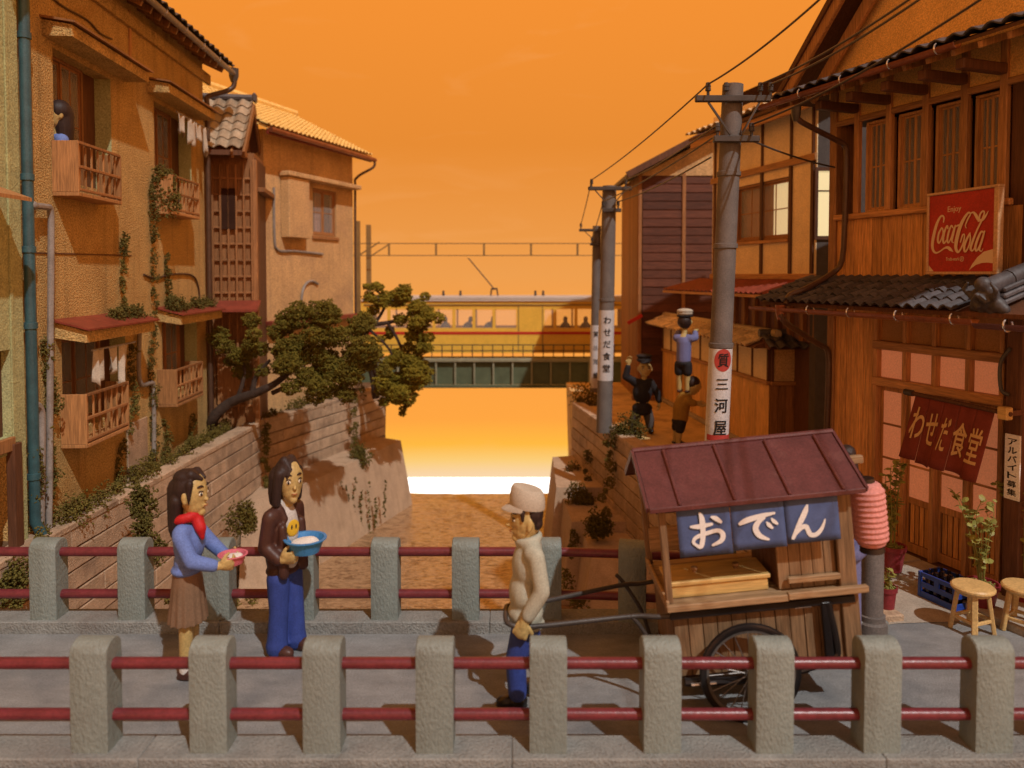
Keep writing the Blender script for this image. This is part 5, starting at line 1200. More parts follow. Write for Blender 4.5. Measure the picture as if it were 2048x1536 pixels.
tree('smaller yellow green tree at the canal end, hiding the train front', [(gz(752, 796, .05), .10), (at(742, 735, D + .6), .09), (at(722, 690, D + .2), .075), (at(738, 655, D), .06), (at(775, 645, D), .05), (at(812, 640, D), .035)],
     [[(at(732, 668, D), .05), (at(760, 632, D), .04), (at(772, 600, D), .03), (at(750, 580, D), .02)], [(at(775, 645, D), .045), (at(800, 690, D), .035), (at(808, 740, D), .03), (at(800, 790, D), .02)], [(at(740, 660, D), .04), (at(780, 700, D), .03), (at(780, 730, D), .02)]],
     [(at(u, v, D + dd), r * .0123) for u, v, r, dd in ((738, 577, 17, 0), (758, 592, 20, 0), (765, 612, 20, 0), (800, 592, 28, 0), (825, 606, 26, 0), (842, 625, 26, 0), (866, 630, 20, 0), (822, 640, 28, .1), (838, 668, 22, .1), (846, 694, 18, 0), (778, 668, 18, .1), (792, 722, 26, 0), (818, 712, 28, 0), (838, 728, 26, 0), (770, 752, 24, 0), (800, 758, 34, -.1), (828, 765, 30, 0), (845, 752, 22, 0), (800, 792, 22, 0), (803, 812, 12, 0), (775, 780, 18, 0))], 'leaf_far', 23, .032)
def growth(name, label, cat, blobs, size, m, seed, grp=None, shell=.4):
    o = tufts(name, blobs, size, m, None, shell, seed=seed); tag(o, label, cat, grp); return o
def on(fr, pts, out=.05): return [fr.w(*fr.p(u, v, out)) for u, v in pts]
vines = [([(310, 352), (303, 400), (308, 470), (309, 560), (307, 640), (303, 720), (306, 800), (308, 880), (300, 925)], .09, 15, 'long ivy strip climbing between the two columns of windows'),
 ([(248, 470), (247, 520), (245, 580), (248, 640), (262, 655)], .07, 13, 'ivy spike rising above the lower awning near the middle of the stucco wall'),
 ([(334, 512), (335, 550), (337, 600), (345, 622)], .07, 13, 'short ivy spike above the farther red awning'),
 ([(266, 690), (262, 740), (268, 790), (262, 850), (240, 920), (236, 985)], .075, 13, 'ivy strip right of the laundry window'),
 ([(92, 690), (95, 740), (100, 770), (104, 800), (98, 830), (92, 870), (104, 930), (100, 990), (98, 1050)], .10, 15, 'ivy wound round the grey pipes by the teal downpipe'),
 ([(66, 905), (70, 960), (66, 1010), (72, 1060)], .09, 14, 'ivy at the foot of the teal downpipe'),
 ([(330, 840), (335, 880), (328, 915)], .09, 12, 'low ivy patch under the farther lower balcony'),
 ([(385, 830), (382, 870), (375, 895)], .09, 12, 'ivy patch near the far corner of the stucco house')]
for i, (pts, r, n, lab) in enumerate(vines): growth('ivy', lab, 'ivy', vine_blobs(on(h1, pts), r, n * 3), .021, 'ivy', 31 + i, 'ivy on the stucco house')
q = [h1.w(x, -.2, 2.62) for x in (1.75, 2.0, 2.3, 2.6)]; growth('ivy', 'ivy heap on the nearer red awning over the laundry', 'ivy', vine_blobs(q, .12, 90), .023, 'ivy', 41, 'ivy on the stucco house')
q = [h1.w(x, -.2, 2.68 - .02 * i) for i, x in enumerate((3.75, 4.2, 4.7, 5.2, 5.7))]; growth('ivy', 'ivy heap on the farther red awning', 'ivy', vine_blobs(q, .14, 100), .023, 'ivy', 42, 'ivy on the stucco house')
q = [h1.w(3.66, -.2, z) for z in (4.9, 4.7, 4.5, 4.35)]; growth('ivy', 'dark ivy bunch on the near end of the upper far balcony', 'ivy', vine_blobs(q, .17, 170, 3), .023, 'ivy', 43, 'ivy on the stucco house')
mo = vine_blobs([h1.w(x, -.17 - .02 * x, .05 + .06 * math.sin(x * 3)) for x in np.linspace(-.2, 6.4, 14)], .17, 120, 4)
o = tufts('moss_strip', mo, .022, 'moss', None, .3, seed=51); o['kind'] = 'stuff'
mo = vine_blobs([(-5.5, 16.2, .08), (-5.2, 17, .08), (-4.9, 18, .1), (-4.4, 19.1, .08), (-3.9, 20.4, .08)], .16, 80, 4)
o = tufts('moss_strip', mo, .028, 'moss', None, .3, seed=52); o['kind'] = 'stuff'
bush = [([at(272, 990, 10.1), at(285, 1030, 9.9), at(280, 1070, 9.8), at(300, 1110, 9.8)], .16, 80, 'ivy bush hanging on the canal wall behind the girl in blue'),
 ([at(487, 1025, 13.4), at(492, 1060, 13.4)], .24, 210, 'round dark bush at the foot of the left canal wall between the two women'),
 ([at(535, 850, 15.9), at(532, 900, 15.75), at(531, 960, 15.65), at(533, 990, 15.6)], .09, 30, 'ivy strip at the joint of the left canal wall'),
 ([at(708, 790, 18.9), at(706, 830, 18.8), at(712, 880, 18.7), at(716, 915, 18.5)], .13, 40, 'ivy strip hanging under the smaller tree on the canal wall'),
 ([at(716, 912, 18.2), at(722, 918, 18.2)], .2, 90, 'dark bush on the sloping footing below the hanging ivy'),
 ([at(1186, 800, 18.4), at(1160, 806, 18.4)], .26, 150, 'bush at the canal end of the street by the farthest pole'),
 ([at(1240, 866, 14.8), at(1262, 876, 14.6)], .26, 190, 'dark bush at the street edge below the waving man'),
 ([at(1212, 890, 14.9), at(1222, 940, 14.6), at(1208, 1000, 14.3), at(1216, 1050, 14.2)], .10, 34, 'ivy strip on the right canal wall left of the cart roof'),
 ([at(1176, 905, 16.2), at(1172, 960, 15.9)], .08, 25, 'thin ivy strip farther along the right canal wall'),
 ([at(1162, 992, 15.0), at(1170, 1000, 15.0)], .24, 200, 'dark bush on the farther stepped footing'),
 ([at(1206, 1042, 13.5), at(1196, 1052, 13.4)], .22, 190, 'dark bush on the nearer stepped footing'),
 ([at(1128, 968, 16.6), at(1150, 948, 16.8)], .22, 110, 'pale bush at the far end of the right footings'),
 ([at(1150, 1062, 13.9), at(1142, 1110, 13.6)], .1, 26, 'ivy trailing down between the stepped footings'),
 ([at(1136, 1150, 12.6), at(1150, 1190, 12.4), at(1160, 1205, 12.3)], .14, 30, 'grass clump at the waterline behind the old man'),
 ([at(40, 1150, 8.2), at(20, 1170, 8.1), at(30, 1210, 7.9)], .15, 60, 'bush by the left end of the rear railing'),
 ([at(500, 1200, 12.6), at(330, 1190, 9.8)], .15, 50, 'low weeds at the foot of the near canal wall')]
for i, (pts, r, n, lab) in enumerate(bush): growth('bush', lab, 'bush', vine_blobs(pts, r, int(n * 2.2), 3), .025, 'moss' if i % 2 else 'ivy', 60 + i, 'bushes along the canal')
# upright weeds on the left footing
bl = []
for u, v0, v1 in ((682, 968, 1040), (694, 975, 1075), (708, 962, 1060), (722, 985, 1065), (738, 970, 1070), (752, 1000, 1050), (770, 965, 1030), (690, 1010, 1080)):
    for k in range(7): v = v0 + (v1 - v0) * k / 6; yy = 17.4 + (u - 690) / 80 * .9; bl.append((tuple(at(u + random.uniform(-3, 3), v, yy - .1)), (.035, .035, .09), 7))
growth('weeds', 'upright weeds growing over the sloping left footing', 'weeds', bl, .035, 'ivy', 90)

# ================================================================== FOOD CART
TH = R(-5.7)
CM = T(1.70, 5.75, .364) @ Matrix.Rotation(TH, 4, 'Y')
ct = thing('food_cart', 'wooden oden food cart with maroon roof and blue curtain, tilted on its wheels', 'cart', mx=CM)
def cb(name, m, *spans, bev=.006):
    b = MB()
    for s_ in spans: b.span(*s_, bev)
    return b.obj(name, m, ct)
n = 12; w_ = 1.27 / n
me = MB().box((0, 0, 0), (w_ - .005, .02, .50), None, .003).mesh('plank')
repeat('plank', me, 'cart_wood', ct, [T(-.49 + (i + .5) * w_, -.36 + random.uniform(-.003, .003), .20) for i in range(n)])
repeat('plank', me, 'cart_wood', ct, [T(-.49 + (i + .5) * w_, .36, .20) for i in range(n)])
me = MB().box((0, 0, 0), (.02, .10, .50), None, .003).mesh('plank'); repeat('plank', me, 'cart_wood', ct, [T(-.485, -.3 + .1005 * i, .20) for i in range(7)])
cb('floor', 'cart_wood_h', (-.48, .78, -.345, .345, -.03, .0)); cb('base_frame', 'dark_wood', (-.5, .85, -.35, -.30, -.075, -.035), (-.5, .85, .30, .35, -.075, -.035))
cb('corner_board', 'cart_wood', (.735, .86, -.395, -.355, -.05, 1.27)); cb('corner_board', 'cart_wood', (.735, .86, .355, .395, -.05, 1.27))
me = MB().box((0, 0, 0), (.02, .1, 1.27), None, .003).mesh('plank'); repeat('plank', me, 'cart_wood', ct, [T(.845, -.30 + .1005 * i, .61) for i in range(7)])
cb('counter_edge', 'cart_wood_h', (-.545, .33, -.475, -.435, .475, .525)); cb('counter_edge', 'cart_wood_h', (.325, .90, -.485, -.44, .487, .537))
me = MB().box((0, 0, 0), (1.33, .093, .02), None, .003).mesh('counter_board'); repeat('counter_board', me, 'cart_wood_h', ct, [T(.135, -.388 + .0955 * i, .49) for i in range(9)])
cb('counter_edge', 'cart_wood_h', (-.54, -.515, -.43, .43, .47, .545))
cb('counter_rail', 'cart_wood_h', (.36, .74, -.40, -.365, .565, .61))
cb('bearer', 'black', (-.52, .82, -.43, -.395, .40, .455)); cb('bearer', 'black', (-.52, .82, .395, .43, .40, .455))
MB().box((.44, -.405, .405), (.12, .05, .02), None, .004).obj('clamp', 'steel', ct)
# raised cabinet at the right end
n = 5; w_ = .43 / n; me = MB().box((0, 0, 0), (w_ - .004, .02, .72), None, .003).mesh('plank')
repeat('plank', me, 'cart_wood', ct, [T(.305 + (i + .5) * w_, -.335, .87) for i in range(n)])
me = MB().box((0, 0, 0), (.02, .1, .72), None, .003).mesh('plank'); repeat('plank', me, 'dark_wood', ct, [T(.315, -.27 + .1 * i, .87) for i in range(6)])
# posts and roof
for y in (-.40, .40): cb('post', 'cart_wood', (-.535, -.485, y - .025, y + .025, .50, 1.29))
cb('purlin', 'cart_wood_h', (-.56, .87, -.425, -.375, 1.24, 1.29)); cb('purlin', 'cart_wood_h', (-.56, .87, .375, .425, 1.24, 1.29))
cb('back_rail', 'cart_wood_h', (-.5, .3, .36, .40, .60, .80))
x0, x1, zr_, ze_, hw = -.61, .92, 1.545, 1.25, .505
xs_ = [x0, x0 + .22, x0 + .61, x0 + 1.0, x0 + 1.38, x1]
for sg in (-1, 1):
    for i in range(5):
        a, c = xs_[i] + .004, xs_[i + 1] - .004
        MB().hexa([(a, 0, zr_ - .022), (c, 0, zr_ - .022), (c, sg * hw, ze_ - .022), (a, sg * hw, ze_ - .022)], [(a, 0, zr_), (c, 0, zr_), (c, sg * hw, ze_), (a, sg * hw, ze_)]).obj('roof_panel', 'red_roof', ct)
    for i in range(1, 5):
        MB().beam((xs_[i], sg * .03, zr_ - .006), (xs_[i], sg * (hw + .004), ze_ + .006), .022, .026, b=.006).obj('roof_seam', 'red_roof', ct)
    MB().beam((x0, sg * (hw + .004), ze_ - .016), (x1, sg * (hw + .004), ze_ - .016), .02, .035, b=.004).obj('eave_trim', 'red_roof', ct)
    MB().beam((x0 - .012, 0, zr_ - .012), (x0 - .012, sg * hw, ze_ - .012), .02, .045).obj('verge_trim', 'red_roof', ct)
    MB().beam((x1 + .012, 0, zr_ - .012), (x1 + .012, sg * hw, ze_ - .012), .02, .045).obj('verge_trim', 'red_roof', ct)
MB().tube([(x0 - .01, 0, zr_ + .002), (x1 + .01, 0, zr_ + .002)], .022, 8).obj('ridge_cap', 'red_roof', ct)
for x in (-.51, .85):
    b = MB(); b.add([(x, -.40, 1.29), (x, .40, 1.29), (x, 0, 1.505), (x + .015, -.40, 1.29), (x + .015, .40, 1.29), (x + .015, 0, 1.505)], [(0, 1, 2), (3, 5, 4), (0, 3, 4, 1), (1, 4, 5, 2), (2, 5, 3, 0)]); b.obj('gable_board', 'dark_wood', ct)
MB().beam((.6, -.05, 1.33), (1.12, -.05, 1.325), .05, .06, b=.006).obj('lantern_bracket', 'cart_wood_h', ct)
# dark back curtain and blue front curtain
b = MB(); b.span(-.42, .28, .40, .406, .90, 1.25).obj('back_curtain', 'navy', ct)
cx0, cx1 = -.42, .735; cz1, cz0 = 1.232, .868
for k in range(3):
    b = MB(); n, m_ = 10, 6; vs = []
    a, c = cx0 + (cx1 - cx0) * k / 3 + .003, cx0 + (cx1 - cx0) * (k + 1) / 3 - .003
    for j in range(m_ + 1):
        for i in range(n + 1):
            s_ = i / n; t_ = j / m_; vs.append((a + (c - a) * s_, -.472 + .004 * math.sin(s_ * 3.1 + k * 1.7) * t_ - .006 * t_, cz1 - (cz1 - cz0 - .012 * k) * t_))
    b.add(vs, [(j * (n + 1) + i, j * (n + 1) + i + 1, (j + 1) * (n + 1) + i + 1, (j + 1) * (n + 1) + i) for j in range(m_) for i in range(n)], True)
    o = b.obj('curtain', 'cloth_blue', ct); sm = o.modifiers.new('t', 'SOLIDIFY'); sm.thickness = .004; sm.offset = 0
MB().tube([(cx0 - .08, -.468, cz1 + .006), (cx1 + .05, -.468, cz1 + .006)], .011, 8).obj('curtain_rod', 'dark_wood', ct)
def kmap(u, v):                                       # lettering measured on the curtain
    s_ = (u - 358) / (1183 - 358); top = 455 - 62 * s_; bot = 720 - 40 * s_
    return (cx0 + (cx1 - cx0) * s_, cz1 - (v - top) / (bot - top) * (cz1 - cz0))
O_ = [[(428, 556, 14), (470, 556, 26), (532, 545, 16)], [(478, 488, 14), (486, 520, 28), (484, 600, 26), (470, 660, 24), (448, 655, 16), (432, 636, 16), (450, 612, 20), (505, 592, 22), (560, 580, 22), (584, 600, 26), (574, 634, 24), (530, 656, 14)], [(536, 508, 14), (556, 516, 26), (578, 534, 18)]]
D_ = [[(676, 550, 18), (712, 532, 30), (790, 510, 26), (852, 498, 14)], [(800, 522, 14), (768, 545, 26), (752, 580, 30), (770, 618, 28), (812, 640, 14)], [(812, 548, 10), (822, 562, 22), (836, 578, 14)], [(838, 528, 10), (848, 542, 22), (862, 556, 14)]]
N_ = [[(1022, 462, 12), (1008, 500, 28), (975, 565, 26), (938, 640, 18)], [(940, 632, 14), (978, 590, 22), (1005, 578, 26), (1016, 600, 24), (1028, 626, 26), (1058, 624, 24), (1088, 590, 18), (1106, 544, 8)]]
for nm, L_ in (('お', O_), ('で', D_), ('ん', N_)):
    b = MB(); strokes(b, L_, kmap, .4865); b.obj('character', 'white_print', ct)
# wheels
for y in (-.50, .50):
    wh = MB(); prof = [(.318, -.02), (.335, -.024), (.358, -.016), (.364, 0), (.358, .016), (.335, .024), (.318, .02), (.318, -.02)]
    RXm = T(0, y, 0) @ Matrix.Rotation(R(90), 4, 'X')
    tyre = wh.lathe(prof, 40, RXm, False).obj('wheel', 'black', ct)
    MB().lathe([(.298, -.014), (.318, -.018), (.318, .018), (.298, .014), (.298, -.014)], 40, RXm, False).obj('rim', 'rim', tyre)
    MB().lathe([(.0, -.06), (.03, -.06), (.034, -.03), (.045, -.028), (.045, .028), (.034, .03), (.03, .06), (.0, .06)], 14, RXm).obj('hub', 'dark_metal', tyre)
    sp_ = MB()
    sme = MB().tube([(.04, 0, 0), (.30, 0, 0)], .004, 5).mesh('spoke')
    repeat('spoke', sme, 'rim', tyre, [T(0, y, 0) @ Matrix.Rotation(2 * math.pi * k / 20, 4, 'Y') @ T(0, .018 * (-1) ** k, 0) for k in range(20)])
MB().tube([(0, -.56, 0), (0, .56, 0)], .018, 8).obj('axle', 'steel', ct)
for y in (-.425, .425):
    MB().tube(catmull([(-.46, y, -.06), (-.3, y, -.075), (0, y, -.085), (.34, y, -.06), (.44, y, -.045)], 4), .03, 8).obj('leaf_spring', 'black', ct)
    MB().tube(catmull([(.44, y, -.045), (.56, y, -.02), (.64, y, .02), (.66, y, .1), (.62, y, .42)], 5), .026, 8).obj('spring_hanger', 'black', ct)
    MB().box((.6, y, .22), (.065, .03, .42), None, .008).obj('side_bar', 'black', ct)
    MB().tube([(-.42, y - .03, -.07), (-.24, y - .03, -.075)], .012, 8).obj('pin', 'steel', ct); MB().tube([(.18, y - .02, -.03), (.36, y - .02, -.01)], .02, 8).obj('pin', 'steel', ct)

# wooden box, lantern
wb_ = thing('wooden_box', 'pale yellow wooden pot box with two lid knobs on the cart counter', 'box', mx=CM @ T(-.12, -.16, .503))
MB().box((0, 0, .045), (.72, .30, .09), None, .006).obj('box_body', 'pale_wood', wb_)
lid = MB().box((0, 0, .107), (.755, .33, .03), None, .005).obj('lid', 'pale_wood', wb_)
for x in (-.14, .17): MB().lathe([(.0, .165), (.025, .16), (.028, .145), (.015, .13), (.018, .1225)], 12, T(x, 0, 0)).obj('knob', 'cart_wood', lid)
lp = CM @ V((1.06, -.05, 1.29))
lc_ = at(1738, 1028, 5.55)
la = thing('paper_lantern', 'salmon pink ribbed paper lantern with black caps hanging at the cart end', 'lantern', (lc_.x, lc_.y, lc_.z), 0)
la.rotation_euler = (0, R(-6), 0)
prof = []; hL = .245; nrib = 12
for i in range(nrib * 4 + 1):
    t_ = i / (nrib * 4); z = -hL + 2 * hL * t_; e_ = abs(2 * t_ - 1); r = .122 * (1 - max(0, (e_ - .62) / .38) ** 2.2 * .42); r += .0045 * math.cos(t_ * nrib * 2 * math.pi + math.pi)
    prof.append((r, z))
MB().lathe(prof, 28).obj('paper_shade', 'lantern', la)
MB().lathe([(.0, hL + .03), (.055, hL + .03), (.06, hL - .006), (.0, hL - .006)], 20).obj('cap', 'black', la); MB().lathe([(.0, -hL + .004), (.085, -hL + .004), (.09, -hL - .035), (.0, -hL - .035)], 20).obj('base_ring', 'black', la)
MB().tube([V((-.012, 0, hL + .03)), la.matrix_basis.inverted() @ (CM @ V((1.05, -.05, 1.3)))], .005, 6).obj('cord', 'black', la)

# ================================================================== STREET THINGS BY THE EATERY
def stool(loc, rz, label):
    t = thing('wooden_stool', label, 'stool', loc, rz, 'stools outside the eatery')
    MB().lathe([(.0, .375), (.165, .375), (.178, .39), (.178, .405), (.165, .418), (.1, .421), (.0, .421)], 28).obj('seat', 'stool', t)
    MB().lathe([(.0, .345), (.13, .345), (.135, .375), (.0, .375)], 20).obj('seat_ring', 'stool', t)
    for k in range(4):
        a = R(45 + 90 * k); c, s_ = math.cos(a), math.sin(a)
        MB().beam((c * .115, s_ * .115, .375), (c * .17, s_ * .17, 0), .05, .034, (c, s_, 0), .006).obj('leg', 'stool', t)
        a2 = a + R(90); q = lambda z: .115 + .055 * (1 - z / .375)
        MB().beam((c * q(.12), s_ * q(.12), .12), (math.cos(a2) * q(.12), math.sin(a2) * q(.12), .12), .022, .03, b=.004).obj('stretcher', 'stool', t)
stool(gz(1944, 1262, .012), R(20), 'round wooden stool standing right of the blue crate')
stool(gz(2046, 1262, .012), R(38), 'round wooden stool cut by the right edge of the photo')
# crate with bottles
cp0 = gz(1893, 1202, .02); crm = Matrix.Translation((cp0.x, cp0.y, .022)) @ Matrix.Rotation(R(22), 4, 'Z')
cr_ = thing('bottle_crate', 'blue plastic bottle crate on the ground by the eatery door', 'crate', mx=crm)
Lc, Wc, Hc = .30, .40, .24
MB().box((0, 0, .008), (Lc, Wc, .016)).obj('bottom', 'crate', cr_)
for sx_, sy_ in ((-1, -1), (1, -1), (1, 1), (-1, 1)): MB().box((sx_ * (Lc / 2 - .015), sy_ * (Wc / 2 - .015), Hc / 2 + .01), (.032, .032, Hc), None, .005).obj('corner', 'crate', cr_)
for sy_ in (-1, 1):
    b = MB()
    for z, h in ((.03, .05), (.125, .05), (.225, .045)): b.box((0, sy_ * (Wc / 2 - .012), z), (Lc - .062, .014, h), None, .003)
    b.box((0, sy_ * (Wc / 2 - .012), .18), (.05, .013, .06)); b.obj('side', 'crate', cr_)
for sx_ in (-1, 1):
    b = MB()
    for z, h in ((.03, .05), (.125, .05), (.225, .045)): b.box((sx_ * (Lc / 2 - .012), 0, z), (.014, Wc - .062, h), None, .003)
    b.box((sx_ * (Lc / 2 - .012), 0, .18), (.013, .05, .06)); b.obj('side', 'crate', cr_)
bme = MB().lathe([(.0, .0), (.032, .0), (.034, .02), (.034, .17), (.014, .21), (.013, .245), (.016, .247), (.016, .258), (.0, .26)], 10).mesh('bottle')
for i in range(3):
    for j in range(4):
        o = link('bottle', bme, 'bottle', None); o.location = crm @ V((-.085 + .085 * i, -.13 + .086 * j, .0165)); tag(o, 'dark brown bottle standing in the blue crate', 'bottle', 'bottles in the blue crate')
# potted plants
leaf_me = MB().add([(0, 0, 0), (.35, .42, .06), (.85, .48, .0), (1.2, 0, -.08), (.85, -.48, .0), (.35, -.42, .06), (.6, 0, .1)], [(0, 1, 6), (1, 2, 6), (2, 3, 6), (3, 4, 6), (4, 5, 6), (5, 0, 6)]).mesh('leaf')
def potted(loc, label, pr, ph, hgt, ns, nl, ls, seed, spread=.16):
    rg = random.Random(seed); t = thing('potted_plant', label, 'potted plant', loc, 0, 'potted plants by the eatery')
    MB().lathe([(.0, .0), (pr * .72, 0), (pr * .95, ph * .82), (pr * 1.06, ph * .83), (pr * 1.08, ph), (pr * .96, ph), (pr * .94, ph * .9), (.0, ph * .9)], 22).obj('pot', 'pot', t)
    tufts('moss', [((0, 0, ph * .93), (pr * .85, pr * .85, .025), 160)], .016, 'plant', t, .1, seed=seed)
    for i in range(ns):
        a = rg.uniform(0, 6.28); sp = rg.uniform(.2, 1) * spread; H = hgt * rg.uniform(.6, 1)
        pts = catmull([(0 + math.cos(a) * .02, math.sin(a) * .02, ph * .9), (math.cos(a) * sp * .35, math.sin(a) * sp * .35, ph + H * .4), (math.cos(a) * sp * .8, math.sin(a) * sp * .8, ph + H * .8), (math.cos(a + .4) * sp * 1.2, math.sin(a + .4) * sp * 1.2, ph + H)], 4)
        MB().tube(pts, [.006 * (1 - .6 * k / len(pts)) for k in range(len(pts))], 5).obj('stem', 'plant', t)
        for k in range(nl):
            p = pts[min(len(pts) - 1, int((.25 + .75 * (k + .5) / nl) * len(pts)))]
            sc_ = ls * rg.uniform(.6, 1.2)
            link('leaf', leaf_me, 'plant', t, None, Matrix.Translation(p) @ Matrix.Rotation(rg.uniform(0, 6.28), 4, 'Z') @ Matrix.Rotation(rg.uniform(-.9, .5), 4, 'Y') @ Matrix.Rotation(rg.uniform(-.6, .6), 4, 'X') @ Matrix.Scale(sc_, 4))
potted(gz(1962, 1218, .03), 'leafy plant in a red pot right behind the front stool', .145, .26, .85, 11, 11, .062, 3, .22)
potted(gz(2046, 1208, .03), 'tall leafy plant in a red pot at the right edge of the photo', .135, .24, .95, 11, 11, .062, 4, .24)
potted(gz(1784, 1140, .08), 'bushy plant in a red pot behind the cart end by the eatery wall', .13, .27, .95, 10, 13, .06, 5, .14)
potted(gz(1772, 1226, .02), 'small low plant in a red pot beside the bridge end pillar', .09, .26, .16, 5, 4, .045, 6, .08)
# stalk by the pole, small weeds
# ================================================================== PEOPLE
def rotM(ax, deg): return Matrix.Rotation(R(deg), 4, ax)
def head(b, c, r, yaw=0, pitch=0, ears=True, nose=1.0):
    M_ = Matrix.Translation(V(c)) @ rotM('Z', yaw) @ rotM('Y', pitch); M3 = M_.to_3x3()
    rx, ry, rz = r
    def e(p, q, n=12, m=9): b.ell(M_ @ V(p), q, n, m, M3)
    e((0, 0, .08 * rz), (rx, ry, rz * .92), 16, 12)
    e((rx * .12, 0, -.38 * rz), (rx * .80, ry * .78, rz * .60), 14, 10)
    e((rx * .62, 0, -.80 * rz), (rx * .30, ry * .34, rz * .18))
    e((rx * .96, 0, -.10 * rz), (rx * .10 * nose, ry * .11, rz * .18)); e((rx * 1.03, 0, -.22 * rz), (rx * .16 * nose, ry * .16, rz * .09))
    e((rx * .86, 0, -.50 * rz), (rx * .16, ry * .26, rz * .07))
    if ears:
        for s_ in (-1, 1): e((-.08 * rx, s_ * ry * 1.0, -.05 * rz), (rx * .20, ry * .16, rz * .27)); e((-.02 * rx, s_ * ry * 1.02, -.24 * rz), (rx * .12, ry * .12, rz * .12))
    return M_
def face(root, Mh, r, brow='hair', big=1.0):
    rx, ry, rz = r
    for s_ in (-1, 1):
        a = R(27) * s_
        p = V((rx * math.cos(a) * .985, ry * math.sin(a) * 1.02, .06 * rz)); mm = Mh @ T(*p) @ Matrix.Rotation(math.atan2(math.sin(a) / ry, math.cos(a) / rx), 4, 'Z')
        ey = MB().ell((0, 0, 0), (.008, ry * .17 * big, rz * .085 * big), 12, 8).obj('eye', 'eye_white', root, None, mm)
        MB().ell((.0045, -.0 * s_, .0), (.0065, ry * .085 * big, rz * .078 * big), 12, 8).obj('iris', 'black', ey)
        b = MB(); pts = [(0.003, (t_ - .5) * ry * .42 * big, rz * (.105 + .03 * (1 - (2 * t_ - 1) ** 2)) * big) for t_ in np.linspace(0, 1, 7)]
        b.tube(pts, [.002, .004, .005, .005, .005, .004, .002], 6).obj('eyelid', 'hair', ey)
        pts = [(.0 - abs(t_ - .5) * .012, (t_ - .5) * ry * .52, rz * (.30 + .05 * (1 - (2 * t_ - 1) ** 2))) for t_ in np.linspace(0, 1, 7)]
        MB().tube(pts, [.003, .008, .0095, .0095, .009, .007, .003], 6).obj('eyebrow', brow, root, None, mm)
    pts = [(rx * (1.03 - .18 * (t_ - .5) ** 2 * 4 * .5), (t_ - .5) * ry * .46, -.50 * rz + .006 * (2 * t_ - 1) ** 2) for t_ in np.linspace(0, 1, 7)]
    MB().tube(pts, [.002, .005, .006, .006, .006, .005, .002], 6).obj('mouth', 'mouth', root, None, Mh)
def hand(b, w, d, n, s=1.0, curl=.5, side=1):
    w, d, n = V(w), V(d).normalized(), V(n).normalized(); k = d.cross(n).normalized(); n = k.cross(d).normalized()
    Mx = Matrix((d, k, n)).transposed()
    b.ell(w + d * .048 * s, (.056 * s, .048 * s, .024 * s), 12, 8, Mx)
    cap(b, w - d * .03 * s, w + d * .03 * s, .030 * s, .030 * s)
    for i in range(4):
        L = (.030, .036, .034, .027)[i] * s
        p = w + d * (.090 - .006 * abs(i - 1.3)) * s + k * (i - 1.5) * .0255 * s * side
        a1 = R(25 + 55 * curl); a2 = R(45 + 100 * curl)
        q = p + (d * math.cos(a1) + n * math.sin(a1)) * L; r = q + (d * math.cos(a2) + n * math.sin(a2)) * L * .85
        limb(b, [p - d * .02 * s, p, q, r], [.0118 * s, .0118 * s, .0108 * s, .0095 * s], 8)
    p = w + d * .025 * s - k * side * .040 * s; q = p + (d * .55 - k * side * .6 + n * .45).normalized() * .036 * s; r = q + (d * .7 + n * .75).normalized() * .03 * s
    limb(b, [w + d * .02 * s - k * side * .02 * s, p, q, r], [.018 * s, .0155 * s, .0135 * s, .011 * s], 8)
def shell(name, prims, m, root, vox=.012, smooth=5):
    b = MB()
    for p in prims:
        if p[0] == 'l': limb(b, p[1], p[2], 12)
        else: b.ell(p[1], p[2], 14, 10, p[3].to_3x3() if len(p) > 3 else None)
    return remeshed(name, b, m, root, vox, smooth)

# ---- girl in blue
gl = thing('person', 'girl with long dark hair, red scarf, blue jumper and brown skirt', 'person', gz(380, 1350, .012))
gl.scale = (.92, .92, 1)
b = MB(); rG = (.122, .118, .178); Mh = head(b, (.048, 0, 1.462), rG, -8)
limb(b, [(0, 0, 1.12), (.02, 0, 1.34)], [.06, .055]); b.ell((0, 0, 1.0), (.09, .12, .2)); b.ell((-.01, 0, .8), (.09, .11, .12))
for s_ in (-1, 1):
    limb(b, [(-.01, s_ * .06, .78), (.0, s_ * .062, .40), (-.012, s_ * .064, .07)], [.07, .062, .045], 12)
ra = [(0, -.15, 1.16), (.11, -.19, .98), (.30, -.125, .925)]; la_ = [(0, .15, 1.16), (.13, .19, 1.0), (.28, .162, .90)]
limb(b, ra, [.05, .042, .034]); limb(b, la_, [.05, .042, .034])
hand(b, (.315, -.118, .925), (1, .28, .02), (-.1, .9, .35), 1.15, .55, -1); hand(b, (.29, .158, .90), (1, -.28, .0), (-.1, -.9, .35), 1.15, .55, 1)
remeshed('body', b, 'skin', gl, .0075, 3); face(gl, Mh, rG)
shell('hair', [('e', (.0, 0, 1.508), (.128, .128, .150)), ('e', (.0, 0, 1.60), (.115, .11, .06)), ('l', [(-.07, 0, 1.50), (-.085, 0, 1.36), (-.105, 0, 1.22), (-.118, 0, 1.135)], [.098, .085, .066, .036]), ('l', [(-.06, -.09, 1.42), (-.09, -.07, 1.2)], [.05, .045]), ('l', [(-.06, .09, 1.42), (-.09, .07, 1.2)], [.05, .045]), ('l', [(.07, -.108, 1.56), (.066, -.122, 1.45), (.064, -.121, 1.405)], [.03, .016, .008]), ('l', [(.07, .108, 1.56), (.066, .122, 1.45)], [.03, .012]), ('l', [(.06, -.06, 1.62), (.135, -.03, 1.585)], [.045, .02]), ('l', [(.06, .06, 1.62), (.135, .03, 1.585)], [.045, .02])], 'hair', gl, .010, 4)
